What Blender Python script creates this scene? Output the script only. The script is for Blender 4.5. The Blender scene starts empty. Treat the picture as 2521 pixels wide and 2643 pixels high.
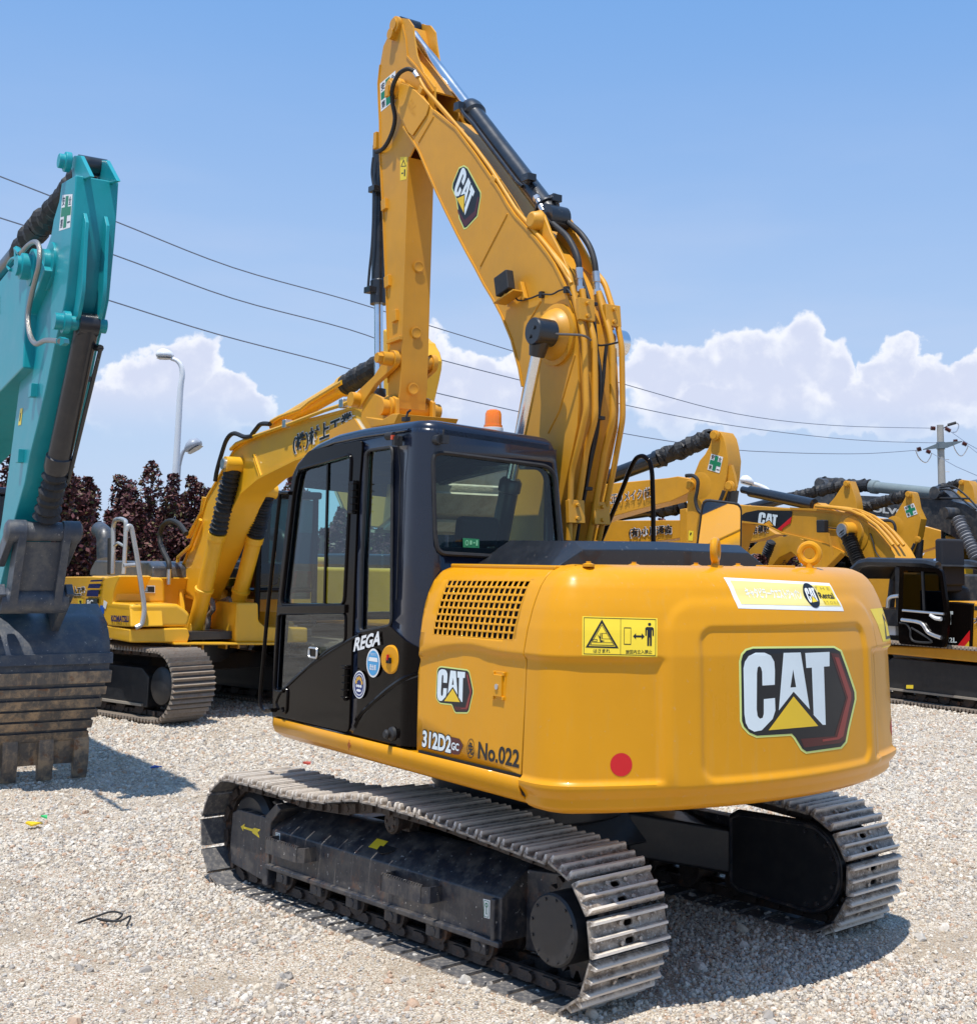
import bpy, bmesh, math, random
from mathutils import Vector, Matrix, noise
from mathutils.geometry import tessellate_polygon
from mathutils.bvhtree import BVHTree
sin, cos, pi, R = math.sin, math.cos, math.pi, math.radians
random.seed(7)
sc = bpy.context.scene
col = sc.collection
# ------------------------------------------------------------ camera
PW, PH = 2521.0, 2643.0
CF, CX, CY, CH, CP, CR = 3349.87, 1533.84, 908.36, 2.0389, .1601, .0137
cd = bpy.data.cameras.new('camera'); cam = bpy.data.objects.new('camera', cd); col.objects.link(cam)
sc.camera = cam
cd.sensor_fit = 'AUTO'; cd.sensor_width = 36
cd.sensor_fit = 'VERTICAL'; cd.sensor_height = 36; cd.lens = CF/PH*36
cd.shift_x = (PW/2-CX)/PH; cd.shift_y = (CY-PH/2)/PH
cd.clip_start = .1; cd.clip_end = 6000
cam.location = (0, 0, CH)
cam.rotation_mode = 'QUATERNION'
cam.rotation_quaternion = (Matrix.Rotation(pi/2+CP, 3, 'X') @ Matrix.Rotation(CR, 3, 'Z')).to_quaternion()
# ------------------------------------------------------------ light
SUNV = Vector((-.11, -.27, 1)).normalized()          # towards the sun
EL = math.asin(SUNV.z)
sd = bpy.data.lights.new('sun', 'SUN'); so = bpy.data.objects.new('sun', sd); col.objects.link(so)
sd.energy = 4.5; sd.angle = R(.53); sd.color = (1, .96, .9)
so.rotation_mode = 'QUATERNION'; so.rotation_quaternion = SUNV.to_track_quat('Z', 'Y')
w = bpy.data.worlds.new('World'); sc.world = w; w.use_nodes = True
vs = sc.view_settings; vs.view_transform = 'Standard'; vs.look = 'None'; vs.exposure = 0.22; vs.gamma = 1

class NT:
    def __init__(s, nt): s.nt = nt
    def n(s, t, **k):
        x = s.nt.nodes.new(t)
        for a, b in k.items():
            if a.startswith('_'): setattr(x, a[1:], b)
        for a, b in k.items():
            if a.startswith('_'): continue
            key = int(a[1:]) if a[0] == 'i' and a[1:].isdigit() else a.replace('__', ' ')
            s.put(x.inputs[key], b)
        return x
    def put(s, sock, b):
        if isinstance(b, bpy.types.NodeSocket): s.nt.links.new(b, sock)
        elif isinstance(b, bpy.types.Node): s.nt.links.new(b.outputs[0], sock)
        else:
            if sock.type == 'RGBA' and hasattr(b, '__len__') and len(b) == 3: b = tuple(b)+(1,)
            sock.default_value = b
    def m(s, op, a, b=None, c=None, clamp=False):
        x = s.nt.nodes.new('ShaderNodeMath'); x.operation = op; x.use_clamp = clamp
        s.put(x.inputs[0], a)
        if b is not None: s.put(x.inputs[1], b)
        if c is not None: s.put(x.inputs[2], c)
        return x.outputs[0]
    def mix(s, f, a, b, blend='MIX'):
        x = s.nt.nodes.new('ShaderNodeMix'); x.data_type = 'RGBA'; x.blend_type = blend
        s.put(x.inputs[0], f); s.put(x.inputs[6], a); s.put(x.inputs[7], b)
        return x.outputs[2]
    def ramp(s, f, lo, hi, a=0., b=1.):
        x = s.nt.nodes.new('ShaderNodeMapRange'); x.interpolation_type = 'SMOOTHSTEP'
        s.put(x.inputs[0], f); x.inputs[1].default_value = lo; x.inputs[2].default_value = hi
        x.inputs[3].default_value = a; x.inputs[4].default_value = b
        return x.outputs[0]

def ray(px, py):
    r = px-CX; u = CY-py
    X = r*cos(CR)-u*sin(CR); Y = r*sin(CR)+u*cos(CR)
    return Vector((X, CF*cos(CP)-Y*sin(CP), CF*sin(CP)+Y*cos(CP))).normalized()

# sky with clouds far away
def make_world():
    t = NT(w.node_tree); w.node_tree.nodes.clear()
    sky = t.n('ShaderNodeTexSky', _sky_type='NISHITA', _sun_disc=False)
    sky.sun_elevation = EL; sky.sun_rotation = math.atan2(SUNV.x, SUNV.y)
    sky.air_density = 1.25; sky.dust_density = .7; sky.ozone_density = 1.5
    tc = t.n('ShaderNodeTexCoord'); d = tc.outputs['Generated']
    sx = t.n('ShaderNodeSeparateXYZ', i0=d)
    az = t.m('ARCTAN2', sx.outputs[0], sx.outputs[1]); el = t.m('ARCSINE', sx.outputs[2])
    nz = t.n('ShaderNodeTexNoise', i0=d, Scale=15., Detail=9., Roughness=.55)
    w1 = t.n('ShaderNodeTexNoise', i0=d, Scale=16., Detail=3., Roughness=.5); w2 = t.n('ShaderNodeTexNoise', i0=d, Scale=52., Detail=5., Roughness=.55)
    c1 = t.n('ShaderNodeSeparateXYZ', i0=w1.outputs[1]); c2 = t.n('ShaderNodeSeparateXYZ', i0=w2.outputs[1])
    def warp(v, k): return t.m('ADD', v, t.m('ADD', t.m('MULTIPLY', t.m('SUBTRACT', c1.outputs[k], .5), .055), t.m('MULTIPLY', t.m('SUBTRACT', c2.outputs[k], .5), .030)))
    azw = warp(az, 0); elw = warp(el, 1)
    # puffs: centre and radii in photograph pixels turned into directions
    S = 1.3438
    puffs = [(352,705,60,66),(300,750,80,62),(420,760,90,56),(480,790,60,46),(235,790,60,44),(330,800,160,60),
             (870,715,70,66),(940,740,95,66),(820,780,70,70),(1010,770,80,80),(1100,770,90,70),(900,800,130,60),
             (1255,725,80,66),(1345,705,86,74),(1430,700,84,80),(1535,672,84,84),(1600,715,64,84),(1470,745,100,72),
             (1715,712,60,74),(1775,755,80,62),(1850,755,70,60),(1885,725,50,60),(1660,775,80,52),(1400,790,220,60),(1700,800,200,50)]
    tot = None
    for (x, y, rx, ry) in puffs:
        v = ray(x*S, y*S); a0 = math.atan2(v.x, v.y); e0 = math.asin(v.z)
        ra = rx*S/CF; re = ry*S/CF
        dx = t.m('DIVIDE', t.m('SUBTRACT', azw, a0), ra); dy = t.m('DIVIDE', t.m('SUBTRACT', elw, e0), re)
        q = t.m('SQRT', t.m('ADD', t.m('MULTIPLY', dx, dx), t.m('MULTIPLY', dy, dy)))
        q = t.m('SUBTRACT', 1., q)
        tot = q if tot is None else t.m('SMOOTH_MAX', tot, q, .15)
    e_lo = math.asin(ray(900, 870*S).z); e_hi = math.asin(ray(900, 745*S).z)
    base = t.ramp(el, e_lo, e_hi)                          # dissolving bases
    cl = t.m('MULTIPLY', t.ramp(tot, .0, .16), base)
    nv = t.n('ShaderNodeTexNoise', i0=t.n('ShaderNodeMapping', i0=d, Scale=(3., 3., 12.)), Scale=1.6, Detail=5.)
    veil = t.m('MULTIPLY', t.ramp(nv.outputs[0], .4, .75), t.ramp(el, .42, .05))
    shade = t.ramp(t.m('ADD', t.m('MULTIPLY', t.ramp(tot, .55, .05), .75), t.m('MULTIPLY', t.m('SUBTRACT', c2.outputs[2], .5), 1.6)), -.1, .9)
    ccol = t.mix(shade, (7.6, 8.2, 10.2), (10.6, 10.8, 11.6))
    own = t.mix(t.ramp(el, .50, .0), (2.15, 4.8, 9.8), (6.1, 7.9, 10.9))
    skyc = t.mix(.85, sky.outputs[0], own)
    c = t.mix(t.m('MULTIPLY', veil, .35), skyc, (6.8, 7.6, 9.8))
    c = t.mix(t.m('MULTIPLY', cl, .95), c, ccol)
    bg = t.n('ShaderNodeBackground', Color=c, Strength=.078)
    out = t.n('ShaderNodeOutputWorld', i0=bg)
make_world()

# ------------------------------------------------------------ mesh helpers
def setp(o, label=None, cat=None, group=None, kind=None):
    if label: o['label'] = label
    if cat: o['category'] = cat
    if group: o['group'] = group
    if kind: o['kind'] = kind
    return o
def empty(name, loc=(0,0,0), rz=0, **k):
    o = bpy.data.objects.new(name, None); col.objects.link(o); o.location = loc; o.rotation_euler = (0,0,rz)
    o.empty_display_size = .3
    return setp(o, **k)
class MB:
    def __init__(s, M=None): s.v = []; s.f = []; s.m = []; s.mi = 0; s.M = M
    def add(s, vs, fs):
        b = len(s.v)
        s.v += [s.M @ Vector(v) for v in vs] if s.M else [Vector(v) for v in vs]
        for f in fs: s.f.append([b+i for i in f]); s.m.append(s.mi)
    def box(s, c, d, rot=None, taper=1.):
        x, y, z = [k/2 for k in d]; c = Vector(c); vs = []
        for sz in (-1, 1):
            t = 1 if sz < 0 else taper
            for a, b in ((-1,-1),(1,-1),(1,1),(-1,1)):
                p = Vector((a*x*t, b*y*t, sz*z))
                vs.append(c+(rot @ p if rot else p))
        s.add(vs, [(3,2,1,0),(4,5,6,7),(0,1,5,4),(1,2,6,5),(2,3,7,6),(3,0,4,7)])
    def bar(s, p, q, w, h, up=(0,0,1)):
        p = Vector(p); q = Vector(q); d = (q-p); L = d.length; d = d/L; up = Vector(up)
        sd_ = d.cross(up).normalized(); u = sd_.cross(d)
        vs = []
        for e in (p, q):
            for a, b in ((-1,-1),(1,-1),(1,1),(-1,1)): vs.append(e+sd_*a*w/2+u*b*h/2)
        s.add(vs, [(3,2,1,0),(4,5,6,7),(0,1,5,4),(1,2,6,5),(2,3,7,6),(3,0,4,7)])
    def prism(s, pts, off):
        off = Vector(off); n = len(pts); p = [Vector(q) for q in pts]
        nrm = Vector((0,0,0))
        for i in range(n): nrm += p[i].cross(p[(i+1) % n])
        if nrm.dot(off) > 0: p = p[::-1]
        s.add(p+[q+off for q in p], [tuple(range(n)), tuple(range(2*n-1, n-1, -1))]+[((i+1) % n, i, n+i, n+(i+1) % n) for i in range(n)])
    def tube(s, path, r, n=8, caps=True, rip=None):
        P = [Vector(p) for p in path]; rr = r if hasattr(r, '__len__') else [r]*len(P)
        vs = []; fs = []; pu = None
        for i, p in enumerate(P):
            d = (P[min(i+1, len(P)-1)]-P[max(i-1, 0)]).normalized()
            if pu is None:
                u = d.orthogonal().normalized()
            else:
                u = (pu-d*pu.dot(d)).normalized()
            pu = u; v = d.cross(u)
            for k in range(n):
                a = 2*pi*k/n; vs.append(p+(u*cos(a)+v*sin(a))*rr[i])
        for i in range(len(P)-1):
            for k in range(n):
                a = i*n+k; b = i*n+(k+1) % n; fs.append((a, b, b+n, a+n))
        if caps: fs += [tuple(range(n-1, -1, -1)), tuple(range((len(P)-1)*n, len(P)*n))]
        s.add(vs, fs)
    def cyl(s, p, q, r, r2=None, n=20): s.tube([p, q], [r, r if r2 is None else r2], n)
    def lathe(s, c, axis, prof, n=24):
        c = Vector(c); a = Vector(axis).normalized()
        s.tube_prof(c, a, prof, n)
    def tube_prof(s, c, a, prof, n):
        u = a.orthogonal().normalized(); v = a.cross(u); vs = []; fs = []
        for (h, r) in prof:
            for k in range(n):
                t = 2*pi*k/n; vs.append(c+a*h+(u*cos(t)+v*sin(t))*max(r, 1e-4))
        for i in range(len(prof)-1):
            for k in range(n):
                p = i*n+k; q = i*n+(k+1) % n; fs.append((p, q, q+n, p+n))
        fs += [tuple(range(n-1, -1, -1)), tuple(range((len(prof)-1)*n, len(prof)*n))]
        s.add(vs, fs)
    def build(s, name, mat, parent=None, bevel=0, seg=2, smooth=True, ang=35, solid=0, clean=False):
        me = bpy.data.meshes.new(name); me.from_pydata([tuple(v) for v in s.v], [], s.f)
        mats = mat if isinstance(mat, (list, tuple)) else [mat]
        for m in mats: me.materials.append(m)
        if len(mats) > 1: me.polygons.foreach_set('material_index', s.m)
        if clean:
            bm = bmesh.new(); bm.from_mesh(me); bmesh.ops.remove_doubles(bm, verts=bm.verts, dist=1e-4)
            bmesh.ops.recalc_face_normals(bm, faces=bm.faces); bm.to_mesh(me); bm.free()
        if smooth:
            me.polygons.foreach_set('use_smooth', [True]*len(me.polygons)); me.set_sharp_from_angle(angle=R(ang))
        me.update()
        o = bpy.data.objects.new(name, me); col.objects.link(o)
        if parent: o.parent = parent
        if solid:
            md = o.modifiers.new('solid', 'SOLIDIFY'); md.thickness = abs(solid); md.offset = -1 if solid > 0 else 1
        if bevel:
            md = o.modifiers.new('bevel', 'BEVEL'); md.width = bevel; md.segments = seg; md.limit_method = 'ANGLE'
            md.angle_limit = R(40); md.harden_normals = True
        return o
def sheet(mb, outer, holes, mapfn, cx=(), cy=()):
    """flat outline with holes, cut along grid lines, then mapped to 3-D"""
    loops = [[Vector((x, y, 0)) for x, y in outer]]+[[Vector((x, y, 0)) for x, y in h] for h in holes]
    flat = [p for l in loops for p in l]
    tris = tessellate_polygon(loops)
    bm = bmesh.new(); bv = [bm.verts.new(p) for p in flat]
    for t_ in tris:
        try: bm.faces.new([bv[i] for i in t_])
        except ValueError: pass
    xs = [p.x for p in flat]; ys = [p.y for p in flat]
    for (cs, no, ax) in ((cx, (1,0,0), 0), (cy, (0,1,0), 1)):
        lo, hi = (min(xs), max(xs)) if ax == 0 else (min(ys), max(ys))
        for c in cs:
            if lo < c < hi:
                co = (c,0,0) if ax == 0 else (0,c,0)
                bmesh.ops.bisect_plane(bm, geom=bm.verts[:]+bm.edges[:]+bm.faces[:], plane_co=co, plane_no=no, dist=1e-5)
    bm.normal_update(); bm.verts.ensure_lookup_table(); bm.verts.index_update()
    vs = [mapfn(v.co.x, v.co.y) for v in bm.verts]; fs = []
    for f in bm.faces:
        ids = [v.index for v in f.verts]
        if f.normal.z < 0: ids.reverse()
        fs.append(ids)
    mb.add(vs, fs); bm.free()
def frange(a, b, d):
    n = max(1, int(round((b-a)/d))); return [a+(b-a)*i/n for i in range(n+1)]
def rrect(x0, y0, x1, y1, r, n=5):
    out = []
    for (cx, cy, a0) in ((x1-r,y1-r,0),(x0+r,y1-r,90),(x0+r,y0+r,180),(x1-r,y0+r,270)):
        for k in range(n+1):
            a = R(a0+90*k/n); out.append((cx+r*cos(a), cy+r*sin(a)))
    return out
def ellipse(cx, cy, rx, ry, n=28): return [(cx+rx*cos(2*pi*k/n), cy+ry*sin(2*pi*k/n)) for k in range(n)]
def smooth_path(P, n=6):
    P = [Vector(p) for p in P]; out = []
    for i in range(len(P)-1):
        a = P[max(i-1,0)]; b = P[i]; c = P[i+1]; d = P[min(i+2, len(P)-1)]
        for k in range(n):
            t = k/n
            out.append(.5*((2*b)+(c-a)*t+(2*a-5*b+4*c-d)*t*t+(3*b-a-3*c+d)*t**3))
    out.append(P[-1]); return out
def round_poly(pts, r=.03, n=3):
    """round the corners of a closed 2-D/3-D outline"""
    P = [Vector(p) for p in pts]; out = []
    N = len(P)
    for i in range(N):
        a, b, c = P[i-1], P[i], P[(i+1) % N]
        la = min(r, (a-b).length*.45); lc = min(r, (c-b).length*.45)
        p0 = b+(a-b).normalized()*la; p1 = b+(c-b).normalized()*lc
        for k in range(n+1):
            t = k/n; out.append((1-t)**2*p0+2*t*(1-t)*b+t*t*p1)
    return out
TX = {}
def text2d(s, bold=0., tx=1.):
    """glyph outlines of a string as triangles, height of a capital about 0.7"""
    k = (s, bold)
    if k not in TX:
        cu = bpy.data.curves.new('t', 'FONT'); cu.body = s; cu.offset = bold; cu.resolution_u = 3
        ob = bpy.data.objects.new('t', cu); col.objects.link(ob)
        dg = bpy.context.evaluated_depsgraph_get(); me = bpy.data.meshes.new_from_object(ob.evaluated_get(dg))
        vs = [(v.co.x, v.co.y) for v in me.vertices]; fs = [tuple(p.vertices) for p in me.polygons]
        bpy.data.objects.remove(ob); bpy.data.curves.remove(cu); bpy.data.meshes.remove(me)
        TX[k] = (vs, fs)
    return TX[k]
def put_text(mb, s, x, y, h, mapfn, w=None, bold=0., shear=0., base=None):
    """text with its lower left corner at x, y, h high, w wide (fitted)"""
    vs, fs = text2d(s, bold); b = text2d(s, 0.)[0] if base is None else text2d(base, 0.)[0]
    if not vs: return
    x0 = min(v[0] for v in b); x1 = max(v[0] for v in b); y0 = min(v[1] for v in b); y1 = max(v[1] for v in b)
    sy = h/max(y1-y0, 1e-6); sx = sy if w is None else w/max(x1-x0, 1e-6)
    mb.add([mapfn(x+(v[0]-x0)*sx+(v[1]-y0)*sy*shear, y+(v[1]-y0)*sy) for v in vs], fs)

# ------------------------------------------------------------ materials
MT = {}
def mat(name, base, rough=.5, metal=0., coat=0., dirt=0., dcol=(.35,.29,.22), scale=4., bump=0., bscale=60., var=.06, spec=.5, streak=0., rust=0., chip=0.):
    if name in MT: return MT[name]
    m = bpy.data.materials.new(name); m.use_nodes = True; t = NT(m.node_tree)
    b = m.node_tree.nodes['Principled BSDF']
    tc = t.n('ShaderNodeTexCoord'); P = tc.outputs['Object']
    n1 = t.n('ShaderNodeTexNoise', Vector=P, Scale=scale, Detail=6., Roughness=.6)
    c = t.mix(t.ramp(n1.outputs[0], .3, .7), tuple(k*(1-var) for k in base), tuple(min(1, k*(1+var)) for k in base))
    rg = t.ramp(n1.outputs[0], .25, .75, max(0, rough-.05), min(1, rough+.07))
    if streak:
        mp = t.n('ShaderNodeMapping', Vector=P, Scale=(14., 14., 1.1))
        n3 = t.n('ShaderNodeTexNoise', Vector=mp, Scale=2., Detail=5., Roughness=.65)
        k = t.m('MULTIPLY', t.ramp(n3.outputs[0], .52, .72), streak)
        c = t.mix(k, c, dcol); rg = t.m('ADD', rg, t.m('MULTIPLY', k, .3))
    if dirt:
        n2 = t.n('ShaderNodeTexNoise', Vector=P, Scale=scale*2.3, Detail=9., Roughness=.7)
        k = t.m('MULTIPLY', t.ramp(n2.outputs[0], .42, .66), dirt)
        c = t.mix(k, c, dcol); rg = t.m('ADD', rg, t.m('MULTIPLY', k, .35))
    if rust:
        n4 = t.n('ShaderNodeTexNoise', Vector=P, Scale=7.7, Detail=8., Roughness=.7)
        c = t.mix(t.m('MULTIPLY', t.ramp(n4.outputs[0], .56, .68), rust), c, (.20,.075,.025))
    if chip:
        n5 = t.n('ShaderNodeTexNoise', Vector=P, Scale=38., Detail=4., Roughness=.6)
        c = t.mix(t.m('MULTIPLY', t.ramp(n5.outputs[0], .66, .70), chip), c, (.42,.40,.37))
    t.put(b.inputs['Base Color'], c); t.put(b.inputs['Roughness'], rg)
    b.inputs['Metallic'].default_value = metal; b.inputs['Specular IOR Level'].default_value = spec
    if coat: b.inputs['Coat Weight'].default_value = coat; b.inputs['Coat Roughness'].default_value = .04
    if bump:
        nb = t.n('ShaderNodeTexNoise', Vector=P, Scale=bscale, Detail=5.)
        bp = t.n('ShaderNodeBump', Strength=bump, Distance=.01, Height=nb.outputs[0]); t.put(b.inputs['Normal'], bp.outputs[0])
    MT[name] = m; return m
def flat(name, c, rough=.45, **k): return mat(name, c, rough, var=.03, **k)
CATY = mat('yellow_paint', (.68,.298,.006), .31, coat=.18, spec=.22, scale=1.3, var=.04, bump=.05, bscale=2.6, streak=.13, dcol=(.50,.33,.12), chip=.12)
CATB = mat('boom_paint', (.63,.290,.012), .46, coat=.05, scale=1.6, var=.09, bump=.07, bscale=5., dirt=.10, dcol=(.42,.24,.06), streak=.12, chip=.10)
KOMY = mat('bright_yellow_paint', (.80,.42,.012), .42, coat=.25, scale=2., var=.04, dirt=.04)
KOMD = mat('ochre_paint', (.60,.33,.03), .45, coat=.1, scale=2., var=.05, dirt=.06)
TEAL = mat('teal_paint', (.001,.275,.315), .42, coat=.2, scale=2.5, var=.06, dirt=.05, dcol=(.03,.3,.3), bump=.04, bscale=8.)
NAVY = mat('cab_paint', (.010,.014,.028), .20, coat=.3, spec=.45, scale=3., var=.1, streak=.0)
BLKP = mat('black_gloss_paint', (.005,.0035,.003), .10, coat=.0, spec=.11, scale=3., bump=.10, bscale=2.)
BLK = mat('black_metal', (.016,.017,.020), .42, coat=.1, scale=6., dirt=.25, dcol=(.06,.055,.05))
BLKC = mat('black_cylinder_paint', (.012,.014,.018), .33, coat=.3, scale=6., dirt=.08, dcol=(.07,.07,.07), chip=.15)
FRAME = mat('worn_black_frame', (.020,.023,.032), .42, coat=.1, scale=4., dirt=.7, dcol=(.13,.11,.09), chip=.8, rust=.35, bump=.2, bscale=25., streak=.6)
RUB = mat('black_rubber', (.015,.015,.016), .6, scale=10., dirt=.15, dcol=(.08,.075,.07))
CHR = mat('chrome', (.80,.80,.80), .2, metal=1., scale=3., var=.03)
STEEL = mat('silver_fitting', (.62,.62,.62), .32, metal=.9)
SHOE = mat('track_steel', (.40,.35,.295), .62, metal=.1, scale=9., dirt=.65, dcol=(.19,.15,.115), bump=.7, bscale=55., rust=.2, chip=.7, var=.2)
SHOEI = mat('track_inner', (.05,.045,.042), .6, scale=9., dirt=.7, dcol=(.12,.10,.08), bump=.4, rust=.3)
CHAIN = mat('chain_steel', (.035,.026,.022), .55, scale=12., dirt=.5, dcol=(.10,.065,.045), bump=.5, rust=.6)
DARK = flat('dark_inside', (.008,.008,.009), .8)
SEATM = flat('seat_cloth', (.014,.016,.022), .85)
WHITE = flat('white_paint', (.80,.80,.78)); BLACKD = flat('black_print', (.008,.008,.009), .4)
LETW = flat('logo_white', (.70,.78,.80), .35); YEL = flat('sticker_yellow', (.85,.62,.03)); LYEL = flat('pale_yellow_print', (.83,.69,.25))
LOGY = flat('logo_yellow', (.80,.52,.02)); LIME = flat('logo_border', (.66,.74,.22)); RED = flat('red_print', (.62,.008,.012), .4)
DRED = flat('dark_red_print', (.075,.009,.008), .35); MRED = flat('mid_red_print', (.26,.035,.028), .35)
GREEN = flat('safety_green', (.006,.20,.085)); BLUE = flat('sticker_blue', (.06,.33,.62)); DBLUE = flat('sticker_dark_blue', (.012,.03,.16))
AMB = None
def glass(name, tint, rough=.0, fac=.06):
    m = bpy.data.materials.new(name); m.use_nodes = True; nt = m.node_tree; t = NT(nt); nt.nodes.clear()
    tr = t.n('ShaderNodeBsdfTransparent', Color=tint)
    gl = t.n('ShaderNodeBsdfGlossy', Color=(.9,.95,1), Roughness=rough)
    fr = t.n('ShaderNodeFresnel', IOR=1.5)
    mx = t.n('ShaderNodeMixShader', i0=t.m('ADD', t.m('MULTIPLY', fr.outputs[0], 1.), fac), i1=tr, i2=gl)
    t.n('ShaderNodeOutputMaterial', i0=mx); return m
GLS = glass('tinted_glass', (.62,.86,.84), .0, .0); GLD = glass('dark_glass', (.36,.46,.43), .0, .0)
def amber():
    m = bpy.data.materials.new('amber_plastic'); m.use_nodes = True; b = m.node_tree.nodes['Principled BSDF']
    b.inputs['Base Color'].default_value = (.95,.22,.005,1); b.inputs['Roughness'].default_value = .15
    b.inputs['Subsurface Weight'].default_value = .4; b.inputs['Subsurface Radius'].default_value = (.03,.01,.002)
    b.inputs['Coat Weight'].default_value = .6
    return m
AMB = amber()
def shoe_mat():
    m = bpy.data.materials.new('track_shoe_steel'); m.use_nodes = True; t = NT(m.node_tree); b = m.node_tree.nodes['Principled BSDF']; P = t.n('ShaderNodeTexCoord').outputs['Object']
    z = t.n('ShaderNodeSeparateXYZ', i0=P).outputs[2]; n1 = t.n('ShaderNodeTexNoise', Vector=P, Scale=22., Detail=8., Roughness=.7).outputs[0]; n2 = t.n('ShaderNodeTexNoise', Vector=P, Scale=70., Detail=5., Roughness=.6).outputs[0]
    zz = t.m('ADD', z, t.m('MULTIPLY', t.m('SUBTRACT', n1, .5), .035))
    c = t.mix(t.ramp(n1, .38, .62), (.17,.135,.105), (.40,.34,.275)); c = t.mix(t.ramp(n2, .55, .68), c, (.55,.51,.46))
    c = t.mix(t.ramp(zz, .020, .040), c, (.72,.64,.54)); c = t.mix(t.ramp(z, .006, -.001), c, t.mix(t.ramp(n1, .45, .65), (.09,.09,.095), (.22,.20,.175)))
    t.put(b.inputs['Base Color'], c); t.put(b.inputs['Roughness'], t.ramp(n1, .3, .7, .45, .8)); b.inputs['Metallic'].default_value = .1
    bp = t.n('ShaderNodeBump', Strength=.6, Distance=.006, Height=t.m('ADD', n1, t.m('MULTIPLY', n2, .6))); t.put(b.inputs['Normal'], bp.outputs[0]); return m
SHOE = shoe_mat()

# ------------------------------------------------------------ from photograph pixels to the machine's own planes
ZO = {'D':(0,0,1.34382),'2':(650,1050,.50826),'3':(1300,1350,.58635),'4':(900,0,.50826),'5':(0,350,.4575),'6':(0,1150,.48294),
      '7':(1500,1050,.54424),'8':(600,850,.37313),'a':(1250,1950,.613),'f':(480,1950,.3305),'1':(500,1900,.6663),
      'c3':(660,1040,.21322),'c4':(1000,1040,.26652),'c5':(940,850,.13859),'c6':(1280,650,.40678),'s':(0,0,1),'h':(1300,480,.21348),'t':(960,20,.20335)}
class Fr:
    """upright frame standing on the ground: x forward, y left, z up"""
    def __init__(s, x, y, a, z=0):
        s.o = Vector((x, y, z)); s.a = a; s.f = Vector((-sin(a), cos(a), 0)); s.l = Vector((-cos(a), -sin(a), 0))
    def loc(s, P): d = P-s.o; return Vector((d.dot(s.f), d.dot(s.l), d.z))
    def un(s, p, F=None, L=None, z=None, zo='D'):
        o = ZO[zo]; px = o[0]+p[0]*o[2]; py = o[1]+p[1]*o[2]
        d = ray(px, py); c0 = s.loc(Vector((0,0,CH))); c1 = Vector((d.dot(s.f), d.dot(s.l), d.z))
        k, v = (0, F) if F is not None else (1, L) if L is not None else (2, z)
        return c0+c1*((v-c0[k])/c1[k])
    def P(s, pts, zo='D', **k): return [s.un(p, zo=zo, **k) for p in pts]
#@@MAIN
# ------------------------------------------------------------ ground: crushed stone
GZ0 = -.03
def ground_mat():
    m = bpy.data.materials.new('crushed_stone_ground'); m.use_nodes = True; t = NT(m.node_tree); b = m.node_tree.nodes['Principled BSDF']
    P = t.n('ShaderNodeTexCoord').outputs['Object']
    big = t.n('ShaderNodeTexNoise', Vector=P, Scale=.55, Detail=5., Roughness=.6).outputs[0]
    def cells(sc_, k):
        v = t.n('ShaderNodeTexVoronoi', Vector=P, Scale=sc_); hs = t.n('ShaderNodeSeparateXYZ', i0=v.outputs['Color'])
        return v, hs
    v1, h1 = cells(34., 0); v2, h2 = cells(95., 0)
    def pal(h):
        c = t.mix(t.ramp(h.outputs[0], .0, 1.), (.50,.43,.335), (.80,.73,.635))
        c = t.mix(t.ramp(h.outputs[1], .86, .90), c, (.36,.20,.12)); return t.mix(t.ramp(h.outputs[2], .80, .84), c, (.20,.19,.185))
    c1 = t.mix(t.ramp(v1.outputs[0], .30, .75), pal(h1), (.15,.125,.10)); c2 = t.mix(t.ramp(v2.outputs[0], .35, .8), pal(h2), (.40,.325,.23))
    sand = t.ramp(big, .42, .54)
    c = t.mix(sand, c1, c2); c = t.mix(t.m('MULTIPLY', t.ramp(t.n('ShaderNodeTexNoise', Vector=P, Scale=1.7, Detail=6.).outputs[0], .48, .62), .55), c, (.34,.27,.19))
    t.put(b.inputs['Base Color'], c); b.inputs['Roughness'].default_value = .95; b.inputs['Specular IOR Level'].default_value = .2
    hgt = t.mix(sand, t.m('SUBTRACT', 1., v1.outputs[0]), t.m('MULTIPLY', t.m('SUBTRACT', 1., v2.outputs[0]), .4))
    bp = t.n('ShaderNodeBump', Strength=1., Distance=.02, Height=hgt); t.put(b.inputs['Normal'], bp.outputs[0]); return m
GM = ground_mat()
def ground_h(x, y):
    d = math.hypot(x-B_O[0], y-B_O[1]); k = sst_((d-2.2)/1.5)
    return GZ0+k*(.035*noise.noise(Vector((x*.5, y*.5, 0)))+.016*noise.noise(Vector((x*2.1, y*2.1, 5)))+.008*noise.noise(Vector((x*5, y*5, 2))))*(1 if y < 40 else max(0, 1-(y-40)/10))
B_O = (-.3545, 8.4091)
def sst_(x): x = max(0., min(1., x)); return x*x*(3-2*x)
g = MB(); XS = [-400,-150,-60,-30]+frange(-18, 18, .125)+[30,60,150,400]; YS = [-60,-10,0,3]+frange(4, 20, .125)+frange(20.25, 45, .25)+[55,80,150,400,1500]
n = len(XS); g.add([(x, y, ground_h(x, y)) for y in YS for x in XS], [(j*n+i, j*n+i+1, (j+1)*n+i+1, (j+1)*n+i) for j in range(len(YS)-1) for i in range(n-1)])
setp(g.build('ground', GM), kind='structure')
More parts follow.
